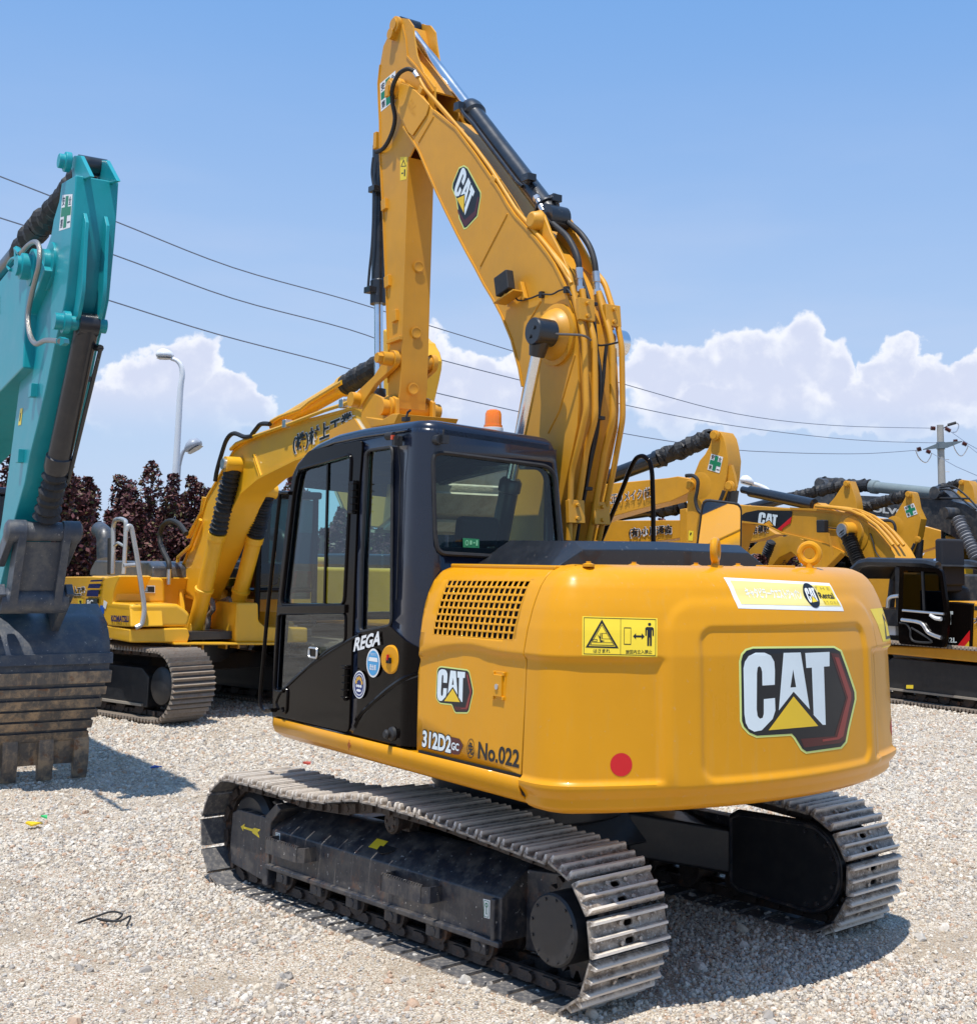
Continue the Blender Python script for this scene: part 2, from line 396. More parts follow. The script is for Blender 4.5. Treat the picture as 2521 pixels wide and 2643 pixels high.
def stone_mat():
    m = bpy.data.materials.new('crushed_stone'); m.use_nodes = True; t = NT(m.node_tree); b = m.node_tree.nodes['Principled BSDF']
    r = t.n('ShaderNodeObjectInfo').outputs['Random']
    cr = t.n('ShaderNodeValToRGB', Fac=r); e = cr.color_ramp; e.interpolation = 'CONSTANT'
    cols = [(.66,.60,.51),(.57,.49,.39),(.76,.71,.63),(.62,.55,.45),(.46,.40,.33),(.66,.62,.55),(.48,.46,.43),(.60,.53,.44),(.50,.35,.25),(.64,.60,.54),(.34,.32,.30),(.56,.52,.47)]
    cols = [(a*1.02, b, c_*.96) for a, b, c_ in cols]
    e.elements[0].color = cols[0]+(1,); e.elements[0].position = 0; e.elements[1].position = 1/len(cols); e.elements[1].color = cols[1]+(1,)
    for i in range(2, len(cols)): q = e.elements.new(i/len(cols)); q.color = cols[i]+(1,)
    nz = t.n('ShaderNodeTexNoise', Vector=t.n('ShaderNodeTexCoord').outputs['Object'], Scale=2.2, Detail=3.)
    c = t.mix(t.m('MULTIPLY', t.ramp(nz.outputs[0], .3, .7), .35), cr.outputs[0], (.27,.23,.19))
    t.put(b.inputs['Base Color'], c); b.inputs['Roughness'].default_value = .9; b.inputs['Specular IOR Level'].default_value = .25; return m
STM = stone_mat()
def gravel(name, poly, dens, smin, smax, seed, sandy=1.):
    """scattered stones on one patch"""
    me = bpy.data.meshes.new(name); (x0, x1, y0), (X0, X1, y1) = poly; vs = []; fs = []; ny = 70; nx = 70
    for j in range(ny+1):
        t_ = j/ny; y = y0+(y1-y0)*t_; a = x0+(X0-x0)*t_; b_ = x1+(X1-x1)*t_
        for i in range(nx+1): x = a+(b_-a)*i/nx; vs.append((x, y, ground_h(x, y)+.0015))
    fs = [(j*(nx+1)+i, j*(nx+1)+i+1, (j+1)*(nx+1)+i+1, (j+1)*(nx+1)+i) for j in range(ny) for i in range(nx)]
    me.from_pydata(vs, [], fs); me.materials.append(STM); o = bpy.data.objects.new(name, me); col.objects.link(o); setp(o, kind='stuff')
    ng = bpy.data.node_groups.new(name, 'GeometryNodeTree'); ng.interface.new_socket('Geometry', in_out='INPUT', socket_type='NodeSocketGeometry'); ng.interface.new_socket('Geometry', in_out='OUTPUT', socket_type='NodeSocketGeometry')
    N = ng.nodes; Lk = ng.links.new; gi = N.new('NodeGroupInput'); go = N.new('NodeGroupOutput')
    dp = N.new('GeometryNodeDistributePointsOnFaces'); dp.inputs['Seed'].default_value = seed; Lk(gi.outputs[0], dp.inputs['Mesh'])
    pos = N.new('GeometryNodeInputPosition'); tn = N.new('ShaderNodeTexNoise'); tn.inputs['Scale'].default_value = .55; tn.inputs['Detail'].default_value = 5.; tn.inputs['Roughness'].default_value = .6; Lk(pos.outputs[0], tn.inputs['Vector'])
    mr = N.new('ShaderNodeMapRange'); mr.inputs[1].default_value = .42; mr.inputs[2].default_value = .54; mr.inputs[3].default_value = dens; mr.inputs[4].default_value = dens*sandy; Lk(tn.outputs[0], mr.inputs[0]); Lk(mr.outputs[0], dp.inputs['Density'])
    jn = N.new('GeometryNodeJoinGeometry')
    for k in range(5):
        ic = N.new('GeometryNodeMeshIcoSphere'); ic.inputs['Radius'].default_value = 1.; ic.inputs['Subdivisions'].default_value = 2
        sp = N.new('GeometryNodeSetPosition'); p2 = N.new('GeometryNodeInputPosition'); n2 = N.new('ShaderNodeTexNoise'); n2.noise_dimensions = '4D'; n2.inputs['W'].default_value = k*3.7+seed; n2.inputs['Scale'].default_value = .9; n2.inputs['Detail'].default_value = 1.5
        Lk(p2.outputs[0], n2.inputs['Vector']); sb = N.new('ShaderNodeVectorMath'); sb.operation = 'SUBTRACT'; sb.inputs[1].default_value = (.5,.5,.5); Lk(n2.outputs[1], sb.inputs[0])
        ml = N.new('ShaderNodeVectorMath'); ml.operation = 'MULTIPLY'; ml.inputs[1].default_value = (2.1,2.1,1.5); Lk(sb.outputs[0], ml.inputs[0]); Lk(ic.outputs[0], sp.inputs[0]); Lk(ml.outputs[0], sp.inputs['Offset'])
        ss = N.new('GeometryNodeSetShadeSmooth'); ss.inputs['Shade Smooth'].default_value = False; Lk(sp.outputs[0], ss.inputs[0])
        sm = N.new('GeometryNodeSetMaterial'); sm.inputs['Material'].default_value = STM; Lk(ss.outputs[0], sm.inputs[0]); g2 = N.new('GeometryNodeGeometryToInstance'); Lk(sm.outputs[0], g2.inputs[0]); Lk(g2.outputs[0], jn.inputs[0])
    ip = N.new('GeometryNodeInstanceOnPoints'); Lk(dp.outputs['Points'], ip.inputs['Points']); Lk(jn.outputs[0], ip.inputs['Instance']); ip.inputs['Pick Instance'].default_value = True
    rr = N.new('FunctionNodeRandomValue'); rr.data_type = 'FLOAT_VECTOR'; rr.inputs[0].default_value = (0,0,0); rr.inputs[1].default_value = (6.28,6.28,6.28); Lk(rr.outputs[0], ip.inputs['Rotation'])
    rs_ = N.new('FunctionNodeRandomValue'); rs_.data_type = 'FLOAT'; rs_.inputs[2].default_value = 0.; rs_.inputs[3].default_value = 1.; rs_.inputs['Seed'].default_value = 3
    pw = N.new('ShaderNodeMath'); pw.operation = 'POWER'; pw.inputs[1].default_value = 4.5; Lk(rs_.outputs[1], pw.inputs[0])
    m2 = N.new('ShaderNodeMapRange'); m2.inputs[3].default_value = smin; m2.inputs[4].default_value = smax; Lk(pw.outputs[0], m2.inputs[0]); Lk(m2.outputs[0], ip.inputs['Scale'])
    Lk(ip.outputs[0], go.inputs[0]); md = o.modifiers.new('scatter', 'NODES'); md.node_group = ng
    return o
gravel('gravel', ((-3.0,2.2,5.7),(-4.6,3.6,9.0)), 6800, .0032, .015, 1, .10)
gravel('gravel', ((-4.6,3.6,9.0),(-6.6,5.4,13.5)), 3400, .005, .020, 2, .22)
gravel('gravel', ((-6.6,5.4,13.5),(-10.5,8.0,22)), 1100, .008, .026, 3, .5)
gravel('gravel', ((-3.0,2.2,5.7),(-6.0,4.8,12.0)), 34, .012, .036, 9, 1.)
gravel('gravel', ((-10.5,8.0,22),(-16,13,34)), 160, .02, .05, 4, .8)
# ------------------------------------------------------------ the main excavator
BA, BT = .6531, .7672
B = Fr(-.3545, 8.4091, BA)
main = empty('crawler_excavator', B.o, BA+pi/2, label='large yellow excavator with black cab and high folded boom, the nearest machine', cat='excavator')
SW = 1.235
def lerp_t(tab, x):
    if x <= tab[0][0]: return tab[0][1]
    for (a, p), (b, q) in zip(tab, tab[1:]):
        if x <= b: return p+(q-p)*(x-a)/(b-a)
    return tab[-1][1]
def sst(x): x = max(0., min(1., x)); return x*x*(3-2*x)
INS = [(.93,.03),(.97,.008),(1.0,.0),(1.04,.0),(1.48,.012),(1.60,.016),(1.667,.028),(1.72,.038),(1.76,.050),(1.81,.064),(1.861,.083),(1.92,.11),(1.965,.142),(1.99,.172),(2.003,.20)]
def rr_sd(x, y, x0, y0, x1, y1, r):
    qx = abs(x-(x0+x1)/2)-(x1-x0)/2+r; qy = abs(y-(y0+y1)/2)-(y1-y0)/2+r
    return min(max(qx, qy), 0)+math.hypot(max(qx, 0), max(qy, 0))-r
def cw_plan():
    """rounded tail outline: list of (F, L, normal, arc length)"""
    r = .25; RT = 2.25; cy = SW-r; cx = -math.sqrt((RT-r)**2-cy*cy)
    pts = []
    for F in frange(-1.655, cx, .02): pts.append((F, SW, 0, 1))
    a1 = math.atan2(cy, cx)                       # direction of the corner's centre
    for k in range(1, 19):
        a = pi/2+(a1-pi/2)*k/18; pts.append((cx+r*cos(a), cy+r*sin(a), cos(a), sin(a)))
    n = 190
    for k in range(1, n):
        a = a1+(2*pi-2*a1)*k/n; pts.append((RT*cos(a), RT*sin(a), cos(a), sin(a)))
    half = [p for p in pts if p[1] > .9]
    rest = [(p[0], -p[1], p[2], -p[3]) for p in reversed(half)]
    pts = [p for p in pts if p[1] > -.9 or p[0] > 0]
    last = pts[-1]
    rest = [p for p in rest if -p[1] > .9]
    return pts+rest
def cw_disp(F, L, z):
    d = 0.
    # two raised frames: sunk panel in the rear face
    d -= .016*(1-sst((rr_sd(L, z, -.665, 1.03, .545, 1.725, .07)+.012)/.030))
    # corner recess below the step, left and mirrored right
    for s in (1, -1):
        a = L*s
        if F > -1.9 or a > .6:
            e = sst((a-.72)/.05)
            zz = sst((1.600-z)/.030)*sst((z-1.022)/.016)
            d -= .021*e*zz
    # shallow shoulder above the rear panel
    d += .010*(1-sst((rr_sd(L, z, -.80, .95, .69, 1.83, .14))/.05))
    return d
cw = MB(); PL = cw_plan(); ZS = frange(.95, 1.0, .01)[:-1]+frange(1.0, 1.80, .0105)+frange(1.80, 2.003, .014)[1:]
prof = [(.30,.872),(.20,.872),(.14,.876),(.095,.886),(.062,.902),(.042,.922)]
rows = []
for ins, z in prof: rows.append([(F-nx*ins, L-ny*ins, z) for F, L, nx, ny in PL])
for z in ZS:
    i = lerp_t(INS, z)+ (.022*(1-sst((z-.95)/.06)) if z < 1.01 else 0)
    rows.append([(F+nx*(cw_disp(F, L, z)-i), L+ny*(cw_disp(F, L, z)-i), z) for F, L, nx, ny in PL])
for ins, z in ((.225,2.013),(.26,2.021),(.30,2.025)): rows.append([(F-nx*ins, L-ny*ins, z) for F, L, nx, ny in PL])
n = len(PL); vs = [p for r in rows for p in r]; fs = []
for j in range(len(rows)-1):
    for i in range(n-1): a = j*n+i; fs.append((a, a+n, a+n+1, a+1))
fs.append(tuple(range(n))); fs.append(tuple((len(rows)-1)*n+k for k in reversed(range(n))))
fs.append(tuple([j*n for j in range(len(rows))])); fs.append(tuple([j*n+n-1 for j in reversed(range(len(rows)))]))
cw.add(vs, fs)
cwo = cw.build('counterweight', CATY, main, ang=50)
cwt = BVHTree.FromPolygons([tuple(v) for v in cw.v], cw.f)
def on_cw(off):
    def f(u, z):                                   # u = -L, looked at from behind
        h = cwt.ray_cast(Vector((-4, -u, z)), Vector((1, 0, 0)))
        if h[0] is None: return Vector((-2.2, -u, z))
        n_ = h[1]
        if n_.x > 0: n_ = -n_
        return h[0]+n_*off
    return f
def on_side(off, L0=SW):
    def f(u, z):                                   # u = -F, looked at from the left
        return Vector((-u, L0-lerp_t(INS, z)+side_disp(-u, z)+off, z))
    return f
# ---- left housing door with the real grille openings
def crease(F):        # height of the step line along the side
    return 1.600 if F < -1.35 else 1.600-.0*(F) -.42*(F+1.35)**2
def side_disp(F, z):
    zc = 1.600+.02*sst((F+1.45)/.3)-.26*max(0, F+1.15)**1.6
    return -.021*sst((zc-z)/.035)
def side_map(off=0):
    def f(u, z): return Vector((-u, SW-lerp_t(INS, z)+side_disp(-u, z)+off, z))
    return f
def on_side_px(p, zo):
    L = 1.2
    for k in range(6):
        q = B.un(p, zo=zo, L=L); L = SW-lerp_t(INS, q.z)+side_disp(q.x, q.z)
    return (-q.x, q.z)
front = [on_side_px(p, '2') for p in [(838,1735),(841,1550),(845,1350),(850,1240),(860,1130),(876,1020),(898,940),(930,875),(970,832)]]
front = [(u, z) for u, z in front if z < 2.0]
front[0] = (front[0][0], 1.036)
outer = front+[(front[-1][0]+.05, 2.003), (1.648, 2.003), (1.648, 1.036)]
holes = []
g00 = on_side_px((1000,877), '2'); g10 = on_side_px((1420,880), '2'); g01 = on_side_px((917,1158), '2'); g11 = on_side_px((1325,1187), '2')
NCOL, NROW = 16, 8
def gmap(s_, t_):
    return ((g00[0]*(1-s_)+g10[0]*s_)*(1-t_)+(g01[0]*(1-s_)+g11[0]*s_)*t_, (g00[1]*(1-s_)+g10[1]*s_)*(1-t_)+(g01[1]*(1-s_)+g11[1]*s_)*t_)
hd = MB(); sheet(hd, outer, [[gmap(0,0),gmap(1,0),gmap(1,1),gmap(0,1)]], side_map(), cy=frange(1.40, 2.003, .012), cx=frange(.66, 1.64, .06))
xs = sorted([0.,1.]+[(i+k)/NCOL for i in range(NCOL) for k in (.14,.84)]); ys = sorted([0.,1.]+[(j+k)/NROW for j in range(NROW) for k in (.14,.86)])
gv = [side_map()(*gmap(x, y)) for y in ys for x in xs]; nx = len(xs); gf = []
for j in range(len(ys)-1):
    for i in range(nx-1):
        if not (i % 2 == 1 and j % 2 == 1): a = j*nx+i; gf.append((a, a+nx, a+nx+1, a+1))
hd.add(gv, gf)
door = hd.build('engine_door', CATY, main, solid=.006, ang=60)
# door's dark gap lines, latch, inner dark box
gp = MB()
gp.bar((-.69,1.2165,1.036),(-1.65,1.2165,1.036),.004,.012)
gp.build('door_gap_line', DARK, door)  # dark bar put in for the shade of the gap below the door
lt = MB(); lu, lz = on_side_px((1258,1415), '2')
pl = side_map(.002)(lu, lz)
lt.box(pl, (.10,.006,.135)); lt.box(pl+Vector((0,.004,0)), (.075,.02,.105))
for sx in (-1,1):
    for sz in (-1,1): lt.box(pl+Vector((sx*.043,.004,sz*.058)), (.016,.014,.018))
lo = lt.build('latch', CATY, door, bevel=.004)
ky = MB(); ky.cyl(pl+Vector((.0,.012,-.005)), pl+Vector((0,.02,-.005)), .014, n=14); ky.build('key_lock', STEEL, lo)
inn = MB()
inn.box((-1.15,.40,1.46),(.96,1.24,.90)); inn.box((-1.15,.9,1.33),(.96,.5,.55)); inn.box((-1.62,0,1.45),(.06,2.2,1.0))
inn.build('engine_bay', DARK, main)
# deck top and right side of the house
dk = MB()
dk.prism([(-.68,1.05,1.995),(-1.66,1.05,1.995),(-1.66,-1.04,1.995),(.35,-1.04,1.995),(.35,-.3,1.995),(-.68,-.3,1.995)], (0,0,.022))
dk.build('deck_plate', CATY, main, bevel=.008)
rs = MB(); sheet(rs, [(-.95,1.036),(1.65,1.036),(1.65,2.0),(-.2,2.0),(-.35,1.75),(-.95,1.7)], [], lambda u, z: Vector((-u, -(SW-lerp_t(INS, z)), z)), cy=frange(1.5, 2.0, .04))
rs.build('right_side_door', CATY, main, solid=-.01)
bx = MB(); bx.box((.1,-.78,1.38),(1.5,.86,.70)); bx.build('tool_box', CATY, main, bevel=.03)
# ---- black engine hood with its sloping ends
hf = B.P([(225,105),(608,80),(985,95),(1060,212),(604,200),(150,200)], zo='3', F=-1.25)
hb = MB()
h0 = [(-1.42,.80,2.01),(-1.42,.55,2.012)]
def hoodsec(F, zt, k=1.): return [(F,.86,2.012),(F,.70*k+.0,zt),(F,.12,zt+.008),(F,-.50,zt),(F,-.66,2.012)]
secs = [hoodsec(-1.42,2.10), hoodsec(-1.34,2.145), hoodsec(-.74,2.150), hoodsec(-.60,2.10)]
vs = [p for s_ in secs for p in s_]; fs = []
for j in range(3):
    for i in range(4): a = j*5+i; fs.append((a, a+5, a+6, a+1))
fs.append((0,1,2,3,4)); fs.append((19,18,17,16,15)); hb.add(vs, fs)
hb.build('engine_hood', BLKC, main, bevel=.006, ang=20, clean=True)
# ---- lifting eyes and bolts on the tail
def eye(p, yaw, rr=.05, th=.02):
    m = MB(); p = Vector(p); d = Vector((cos(yaw), sin(yaw), 0))
    m.cyl(p, p+Vector((0,0,.02)), .045, .04, 16); m.cyl(p+Vector((0,0,.015)), p+Vector((0,0,.05)), .022, .02, 12)
    c = p+Vector((0,0,.045+rr)); ring = [c+(d*cos(2*pi*k/20)+Vector((0,0,1))*sin(2*pi*k/20))*rr for k in range(21)]
    m.tube(ring, th, 10, caps=False); return m.build('lifting_eye', CATY, main)
q1 = B.un((930,205), zo='3', F=-1.95); q2 = B.un((1345,222), zo='3', F=-1.92)
eye((q1.x, q1.y, 2.008), -.93); eye((q2.x, q2.y, 2.002), .62)
for x, F in ((372,-1.8),(572,-1.8),(845,-1.85),(1030,-1.85)):
    q = B.un((x,205), zo='3', F=F); bp = MB(); bp.lathe((q.x,q.y,2.014),(0,0,1),[(0,.03),(.012,.03),(.018,.012),(.026,.012)],10); bp.build('hood_bolt', CATY, main)
cp = MB(); q = B.un((1195,215), zo='3', F=-1.9); cp.box((q.x,q.y,2.022),(.10,.20,.02)); cp.build('cover_plate', CATY, main, bevel=.004)
# ---- skirt round the cab, upper frame floor
sk = MB()
secz = [(1.236,1.030),(1.236,.985),(1.222,.945),(1.18,.915),(1.10,.885)]
st = [(-1.652,0),(1.12,0),(1.155,.02),(1.175,.07)]
vs = []; fs = []
for F, e in st:
    for (L, z) in secz: vs.append((F-(1.236-L)*.9*(F > 1.1), L-e, z))
for j in range(len(st)-1):
    for i in range(4): a = j*5+i; fs.append((a, a+1, a+6, a+5))
# turn the skirt to the front
k0 = len(vs)
for (L, z) in secz: vs.append((1.175-(1.236-L)*.9, .30, z))
for i in range(4): a = (len(st)-1)*5+i; fs.append((a, a+1, a+6, a+5))
sk.add(vs, fs); sk.build('side_skirt', CATY, main, solid=-.012, bevel=.0, ang=30)
tp = MB(); tp.box((-.25,.0,1.00),(2.7,2.44,.05)); tp.build('upper_frame', CATY, main, bevel=.004)
uf = MB(); uf.box((-.35,0,.93),(2.3,2.1,.09)); uf.box((.75,-.05,1.22),(.8,.5,.4))
uf.cyl((0,0,.70),(0,0,.90),.62,n=40); uf.build('swing_frame', BLK, main)

# ------------------------------------------------------------ cab
CF0, CL0, CL1 = -.63, .315, 1.222                   # rear plane, inner side, outer side
CR_ = .13
def cab_px(pts, zo='2', **k):
    k = k or dict(L=CL1); return [(-p.x, p.z) for p in B.P(pts, zo=zo, **k)]
# side profile of the cab (F, z): front edge and roof line
prof_l = B.P([(105,1560),(107,1400),(115,1200),(130,1000),(150,820),(170,640),(188,500),(205,400),(222,335),(245,285),(285,240),(340,205),(420,172),(570,128),(716,98)], zo='2', L=CL1)
prof_l = [(p.x, p.z) for p in prof_l]
ZR = 2.768                                          # top of the flat walls at the back
prof_l = [(F, min(z, ZR)) for F, z in prof_l]
prof_l[0] = (prof_l[0][0], 1.035)
def wrap(off=0):
    """u runs along the left wall towards the back, then round the corner and across the rear wall"""
    u0 = -(CF0+CR_)
    def f(u, z):
        if u <= u0: return Vector((-u, CL1+off, z))
        a = (u-u0)/CR_
        if a <= pi/2: return Vector((CF0+CR_-sin(a)*(CR_+off), CL1-CR_+cos(a)*(CR_+off), z))
        return Vector((CF0-off, CL1-CR_-(u-u0-CR_*pi/2), z))
    return f
U0 = -(CF0+CR_); UC = U0+CR_*pi/2
def rear_u(L): return UC+(CL1-CR_-L)
dw = round_poly([Vector((a, b, 0)) for a, b in cab_px([(252,318),(520,240),(483,1005),(163,1005),(205,640),(228,440)])], .05)
lw = round_poly([Vector((a, b, 0)) for a, b in cab_px([(150,1050),(490,1050),(488,1190),(400,1235),(322,1300),(250,1365),(165,1445),(128,1440)])], .03)
qw = round_poly([Vector((a, b, 0)) for a, b in cab_px([(588,222),(718,203),(712,1110),(552,1145),(560,800)])], .04)
rwp = [(-0, 0)]
rwp = [(rear_u(p.y), p.z) for p in B.P([(448,505),(520,480),(1545,612),(1615,700),(1668,1400),(1560,1515),(490,1455),(462,1300)], zo='c4', F=CF0)]
rw = round_poly([Vector((a, b, 0)) for a, b in rwp], .055, 5)
t2 = lambda P: [(p.x, p.y) for p in P]
outer = [(-F, z) for F, z in prof_l]+[(U0, ZR), (rear_u(CL0+.03), ZR-.05), (rear_u(CL0), ZR-.10), (rear_u(CL0-.09), 2.0), (rear_u(CL0-.08), 1.40), (UC, 1.40), (U0, 1.036)]
# the front post leans: rebuild as left wall + wrapped corner + rear wall in one sheet
cb = MB(); sheet(cb, outer, [t2(dw), t2(lw), t2(qw), t2(rw)], wrap(), cx=[U0+CR_*pi/2*k/10 for k in range(11)], cy=[1.3,1.7,2.1,2.4])
cab = cb.build('cab', NAVY, main, solid=.045, ang=40)
md = cab.modifiers['solid']
# roof: rings that follow the top edge
def roof_z(F): return lerp_t([(-2,.0),(.15,.0),(.45,-.012),(.75,-.055),(.90,-.11),(1.02,-.22),(1.10,-.34)], F)
def ring(ins, dz):
    out = []
    x0, x1, y0, y1 = CF0+ins, 1.035-ins, CL0+ins, CL1-ins; r = max(.02, CR_-ins*.6)
    for (cx_, cy_, a0, rr_) in ((x1-.05,y1-.05,0,.05),(x0+r,y1-r,90,r),(x0+.05,y0+.05,180,.05),(x1-.05,y0+.05,270,.05)):
        for k in range(9):
            a = R(a0+90*k/8); out.append((cx_+rr_*cos(a), cy_+rr_*sin(a)))
        if a0 == 0:
            for k in range(1, 14): out.append((x1-.05+(x0+r-x1+.05)*k/14, y1))
        if a0 == 180:
            for k in range(1, 14): out.append((x0+.05+(x1-.05-x0-.05)*k/14, y0))
    return [(x, y, ZR+roof_z(x)+dz-.055*(CL1-y)/(CL1-CL0)) for x, y in out]
rf = MB(); rings = [ring(0,-.03), ring(0,0), ring(.008,.022), ring(.028,.04), ring(.06,.05), ring(.14,.054)]
n = len(rings[0]); fs = []
for j in range(len(rings)-1):
    for i in range(n): a = j*n+i; b = j*n+(i+1) % n; fs.append((a, b, b+n, a+n))
fs.append(tuple((len(rings)-1)*n+k for k in range(n)))
rf.add([p for r_ in rings for p in r_], fs); roof = rf.build('roof', NAVY, cab, ang=60)
hl = MB(); hl.prism([(CF0+.05,CL0+.05,ZR-.035),(.7,CL0+.05,ZR-.035),(.7,CL1-.06,ZR-.035),(CF0+.05,CL1-.06,ZR-.035)],(0,0,.02)); hl.build('headliner', flat('headliner_grey',(.10,.11,.12),.9), cab)
# rain gutter along the side roof edge, corner trim seam
gt = MB(); gt.tube([Vector((F, CL1+.008, z-.012)) for F, z in prof_l[8:]]+[Vector((CF0+CR_+.02, CL1+.008, ZR-.012))], .008, 6); gt.build('gutter', NAVY, cab)
# right wall and front frame
rwl = MB(); ro = [(-F, z) for F, z in prof_l]+[(-CF0-.05, ZR), (-CF0-.05, 1.036)]; ro = [(a, min(b, ZR-.07)) for a, b in ro]
sheet(rwl, ro, [t2(round_poly([Vector(p+(0,)) for p in [(-.86,2.52),(.12,2.60),(.52,2.58),(.52,1.95),(.1,1.75),(-.92,1.70)]], .12, 5))], lambda u, z: Vector((-u, CL0, z)))
rwl.build('right_wall', NAVY, cab, solid=.04)
ff = MB()
for y in (CL0+.03, CL1-.04):
    ff.tube([Vector((F-.03, y, z)) for F, z in prof_l[:11]], .035, 8)
for z, F in ((1.08,1.10),(1.66,1.07),(2.56,.93)): ff.bar((F, CL0+.02, z), (F, CL1-.04, z), .05, .05)
ff.build('front_frame', NAVY, cab)
fg = MB(); fg.add([(1.07,CL0+.05,1.68),(1.07,CL1-.06,1.68),(.93,CL1-.06,2.54),(.93,CL0+.05,2.54)],[(0,1,2,3)]); fg.build('windshield', GLS, cab)
# glass panes
def pane(name, hole, mapf, parent, gm=GLS, grow=.0):
    m = MB(); sheet(m, hole, [], mapf, cx=[U0+CR_*pi/2*k/10 for k in range(11)]); return m.build(name, gm, parent)
# door: a raised panel with window frames
dl = round_poly([Vector((a, b, 0)) for a, b in cab_px([(222,330),(300,222),(575,168),(545,560),(505,1655),(118,1565),(126,1200),(160,820),(200,450)])], .05)
dr = MB(); sheet(dr, t2(dl), [t2(dw), t2(lw)], wrap(.016)); dro = dr.build('cab_door', BLKP, cab, solid=.014, bevel=.004)
gd = pane('door_window', t2(dw), wrap(-.004), dro); pane('lower_window', t2(lw), wrap(-.004), dro, GLD)
sl = MB()
a_, b_ = cab_px([(388,285),(370,1000)]); sl.bar((-a_[0],CL1+.0,a_[1]),(-b_[0],CL1+.0,b_[1]),.02,.012,(0,1,0)); sl.build('window_slide', BLKP, dro)
ws = MB(); a_, b_ = cab_px([(150,1030),(495,1025)]); ws.bar((-a_[0],CL1+.022,a_[1]),(-b_[0],CL1+.022,b_[1]),.02,.05,(0,0,1)); ws.build('window_sill', BLKP, dro, bevel=.006)
pane('quarter_window', t2(qw), wrap(-.012), cab)
pane('rear_window', t2(rw), wrap(-.012), cab)
def rim(name, hole, mapf, r, m_, parent, w_=1.):
    m = MB(); P = [mapf(x, y) for x, y in hole]; P.append(P[0]); m.tube(P, r, 6, caps=False); return m.build(name, m_, parent)
rim('window_seal', t2(rw), wrap(.004), .013, RUB, cab); rim('window_seal', t2(qw), wrap(.004), .010, RUB, cab)
rim('window_frame', t2(dw), wrap(.018), .010, BLKP, dro); rim('window_frame', t2(lw), wrap(.018), .008, BLKP, dro)
# pressed ribs of the door and side panel, hinges, handle
def ribline(pts, r=.010, off=.014, name='pressed_rib', parent=None, m_=BLKP):
    m = MB(); P = smooth_path([wrap(off)(a, b) for a, b in cab_px(pts)], 5); m.tube(P, r, 6); return m.build(name, m_, parent or cab)
ribline([(160,1450),(250,1360),(350,1285),(440,1225),(520,1178),(560,1160)], parent=dro)
ribline([(160,1450),(138,1500),(150,1535)], parent=dro)
ribline([(530,1625),(560,1560),(620,1500),(700,1430),(780,1375),(832,1345)], .014, .002)
ribline([(528,1590),(560,1535),(620,1475),(700,1405),(780,1352),(832,1325)], .007, .002)
sp = MB(); sheet(sp, [(-x, z) for x, z in [(-.0,1.2)]] and [cab_px([p])[0] for p in [(548,1150),(700,1105),(838,1240),(842,1330),(740,1390),(620,1490),(540,1580)]], [], wrap(.010), cx=[U0+CR_*pi/2*k/10 for k in range(11)])
sp.build('side_panel', BLKP, cab, solid=.008, bevel=.004)
lp = MB(); sheet(lp, [cab_px([p])[0] for p in [(515,1660),(545,1600),(620,1512),(745,1412),(836,1362),(832,1738)]], [], wrap(.006), cx=[U0+CR_*pi/2*k/10 for k in range(11)])
lp.build('lower_panel', BLKP, cab, solid=.005, bevel=.003)
for y0, y1 in ((392,530),(1318,1478)):
    h = MB(); a_ = cab_px([(536 if y0 < 900 else 494, (y0+y1)/2)])[0]; hh = (y1-y0)*.508/400*.36*2.4
    h.box((-a_[0], CL1+.03, a_[1]), (.055,.035,.19)); h.cyl((-a_[0]-.034, CL1+.035, a_[1]-.10), (-a_[0]-.034, CL1+.035, a_[1]+.10), .016)
    for k in range(5): h.box((-a_[0]-.034, CL1+.04, a_[1]-.08+.04*k), (.04,.04,.008))
    h.build('hinge', BLKP, dro, bevel=.004)
hn = MB(); a_ = cab_px([(332,1248)])[0]
hn.tube([Vector((-a_[0]+x, CL1+.028, a_[1]+z)) for x, z in rrect(-.055,-.028,.055,.028,.014)]+[Vector((-a_[0]+.055, CL1+.028, a_[1]+.014))], .007, 6)
ho = hn.build('handle', STEEL, dro)
hn = MB(); hn.box((-a_[0], CL1+.018, a_[1]), (.10,.012,.05)); hn.build('handle_recess', BLKP, dro, bevel=.004)
hn = MB(); a_ = cab_px([(182,1490)])[0]
hn.tube([Vector((-a_[0]+x, CL1+.02, a_[1]+z)) for x, z in rrect(-.035,-.075,.035,.075,.03)], .008, 6); hn.build('lower_vent', BLKP, dro)
bl = MB(); a_ = cab_px([(722,1660)])[0]; bl.lathe((-a_[0], CL1, a_[1]), (0,1,0), [(0,.04),(.02,.036),(.03,.022),(.05,.026),(.06,.018)], 16); bl.build('door_stop', RUB, cab)
# yellow round cover with a lock
fc = MB(); a_ = cab_px([(720,1282)])[0]; c_ = wrap(.01)(*a_); fc.lathe(c_, (-.22,.97,0), [(0,.078),(.012,.078),(.018,.07),(.020,0)], 32)
fo = fc.build('round_cover', CATY, cab, ang=30)
fk = MB(); fk.box(c_+Vector((-.005,.024,-.005)), (.04,.012,.03)); fk.build('lock_slot', DARK, fo)
fk = MB(); fk.box(c_+Vector((-.004,.03,.012)), (.012,.01,.03)); fk.build('lock_key', RED, fo)
# handrail at the front of the cab
hr = MB(); P = B.P([(525,948),(543,946)], L=CL1-.02)
hp = [(510,255,.0),(140,438,0)]
path = [B.un(p, zo='2', L=1.25) for p in [(192,438),(150,440),(142,470),(110,760),(80,1050),(58,1300),(45,1450),(48,1515),(68,1545),(105,1540)]]
hr.tube(smooth_path(path, 4), .013, 10); hr.build('handrail', BLKP, cab)
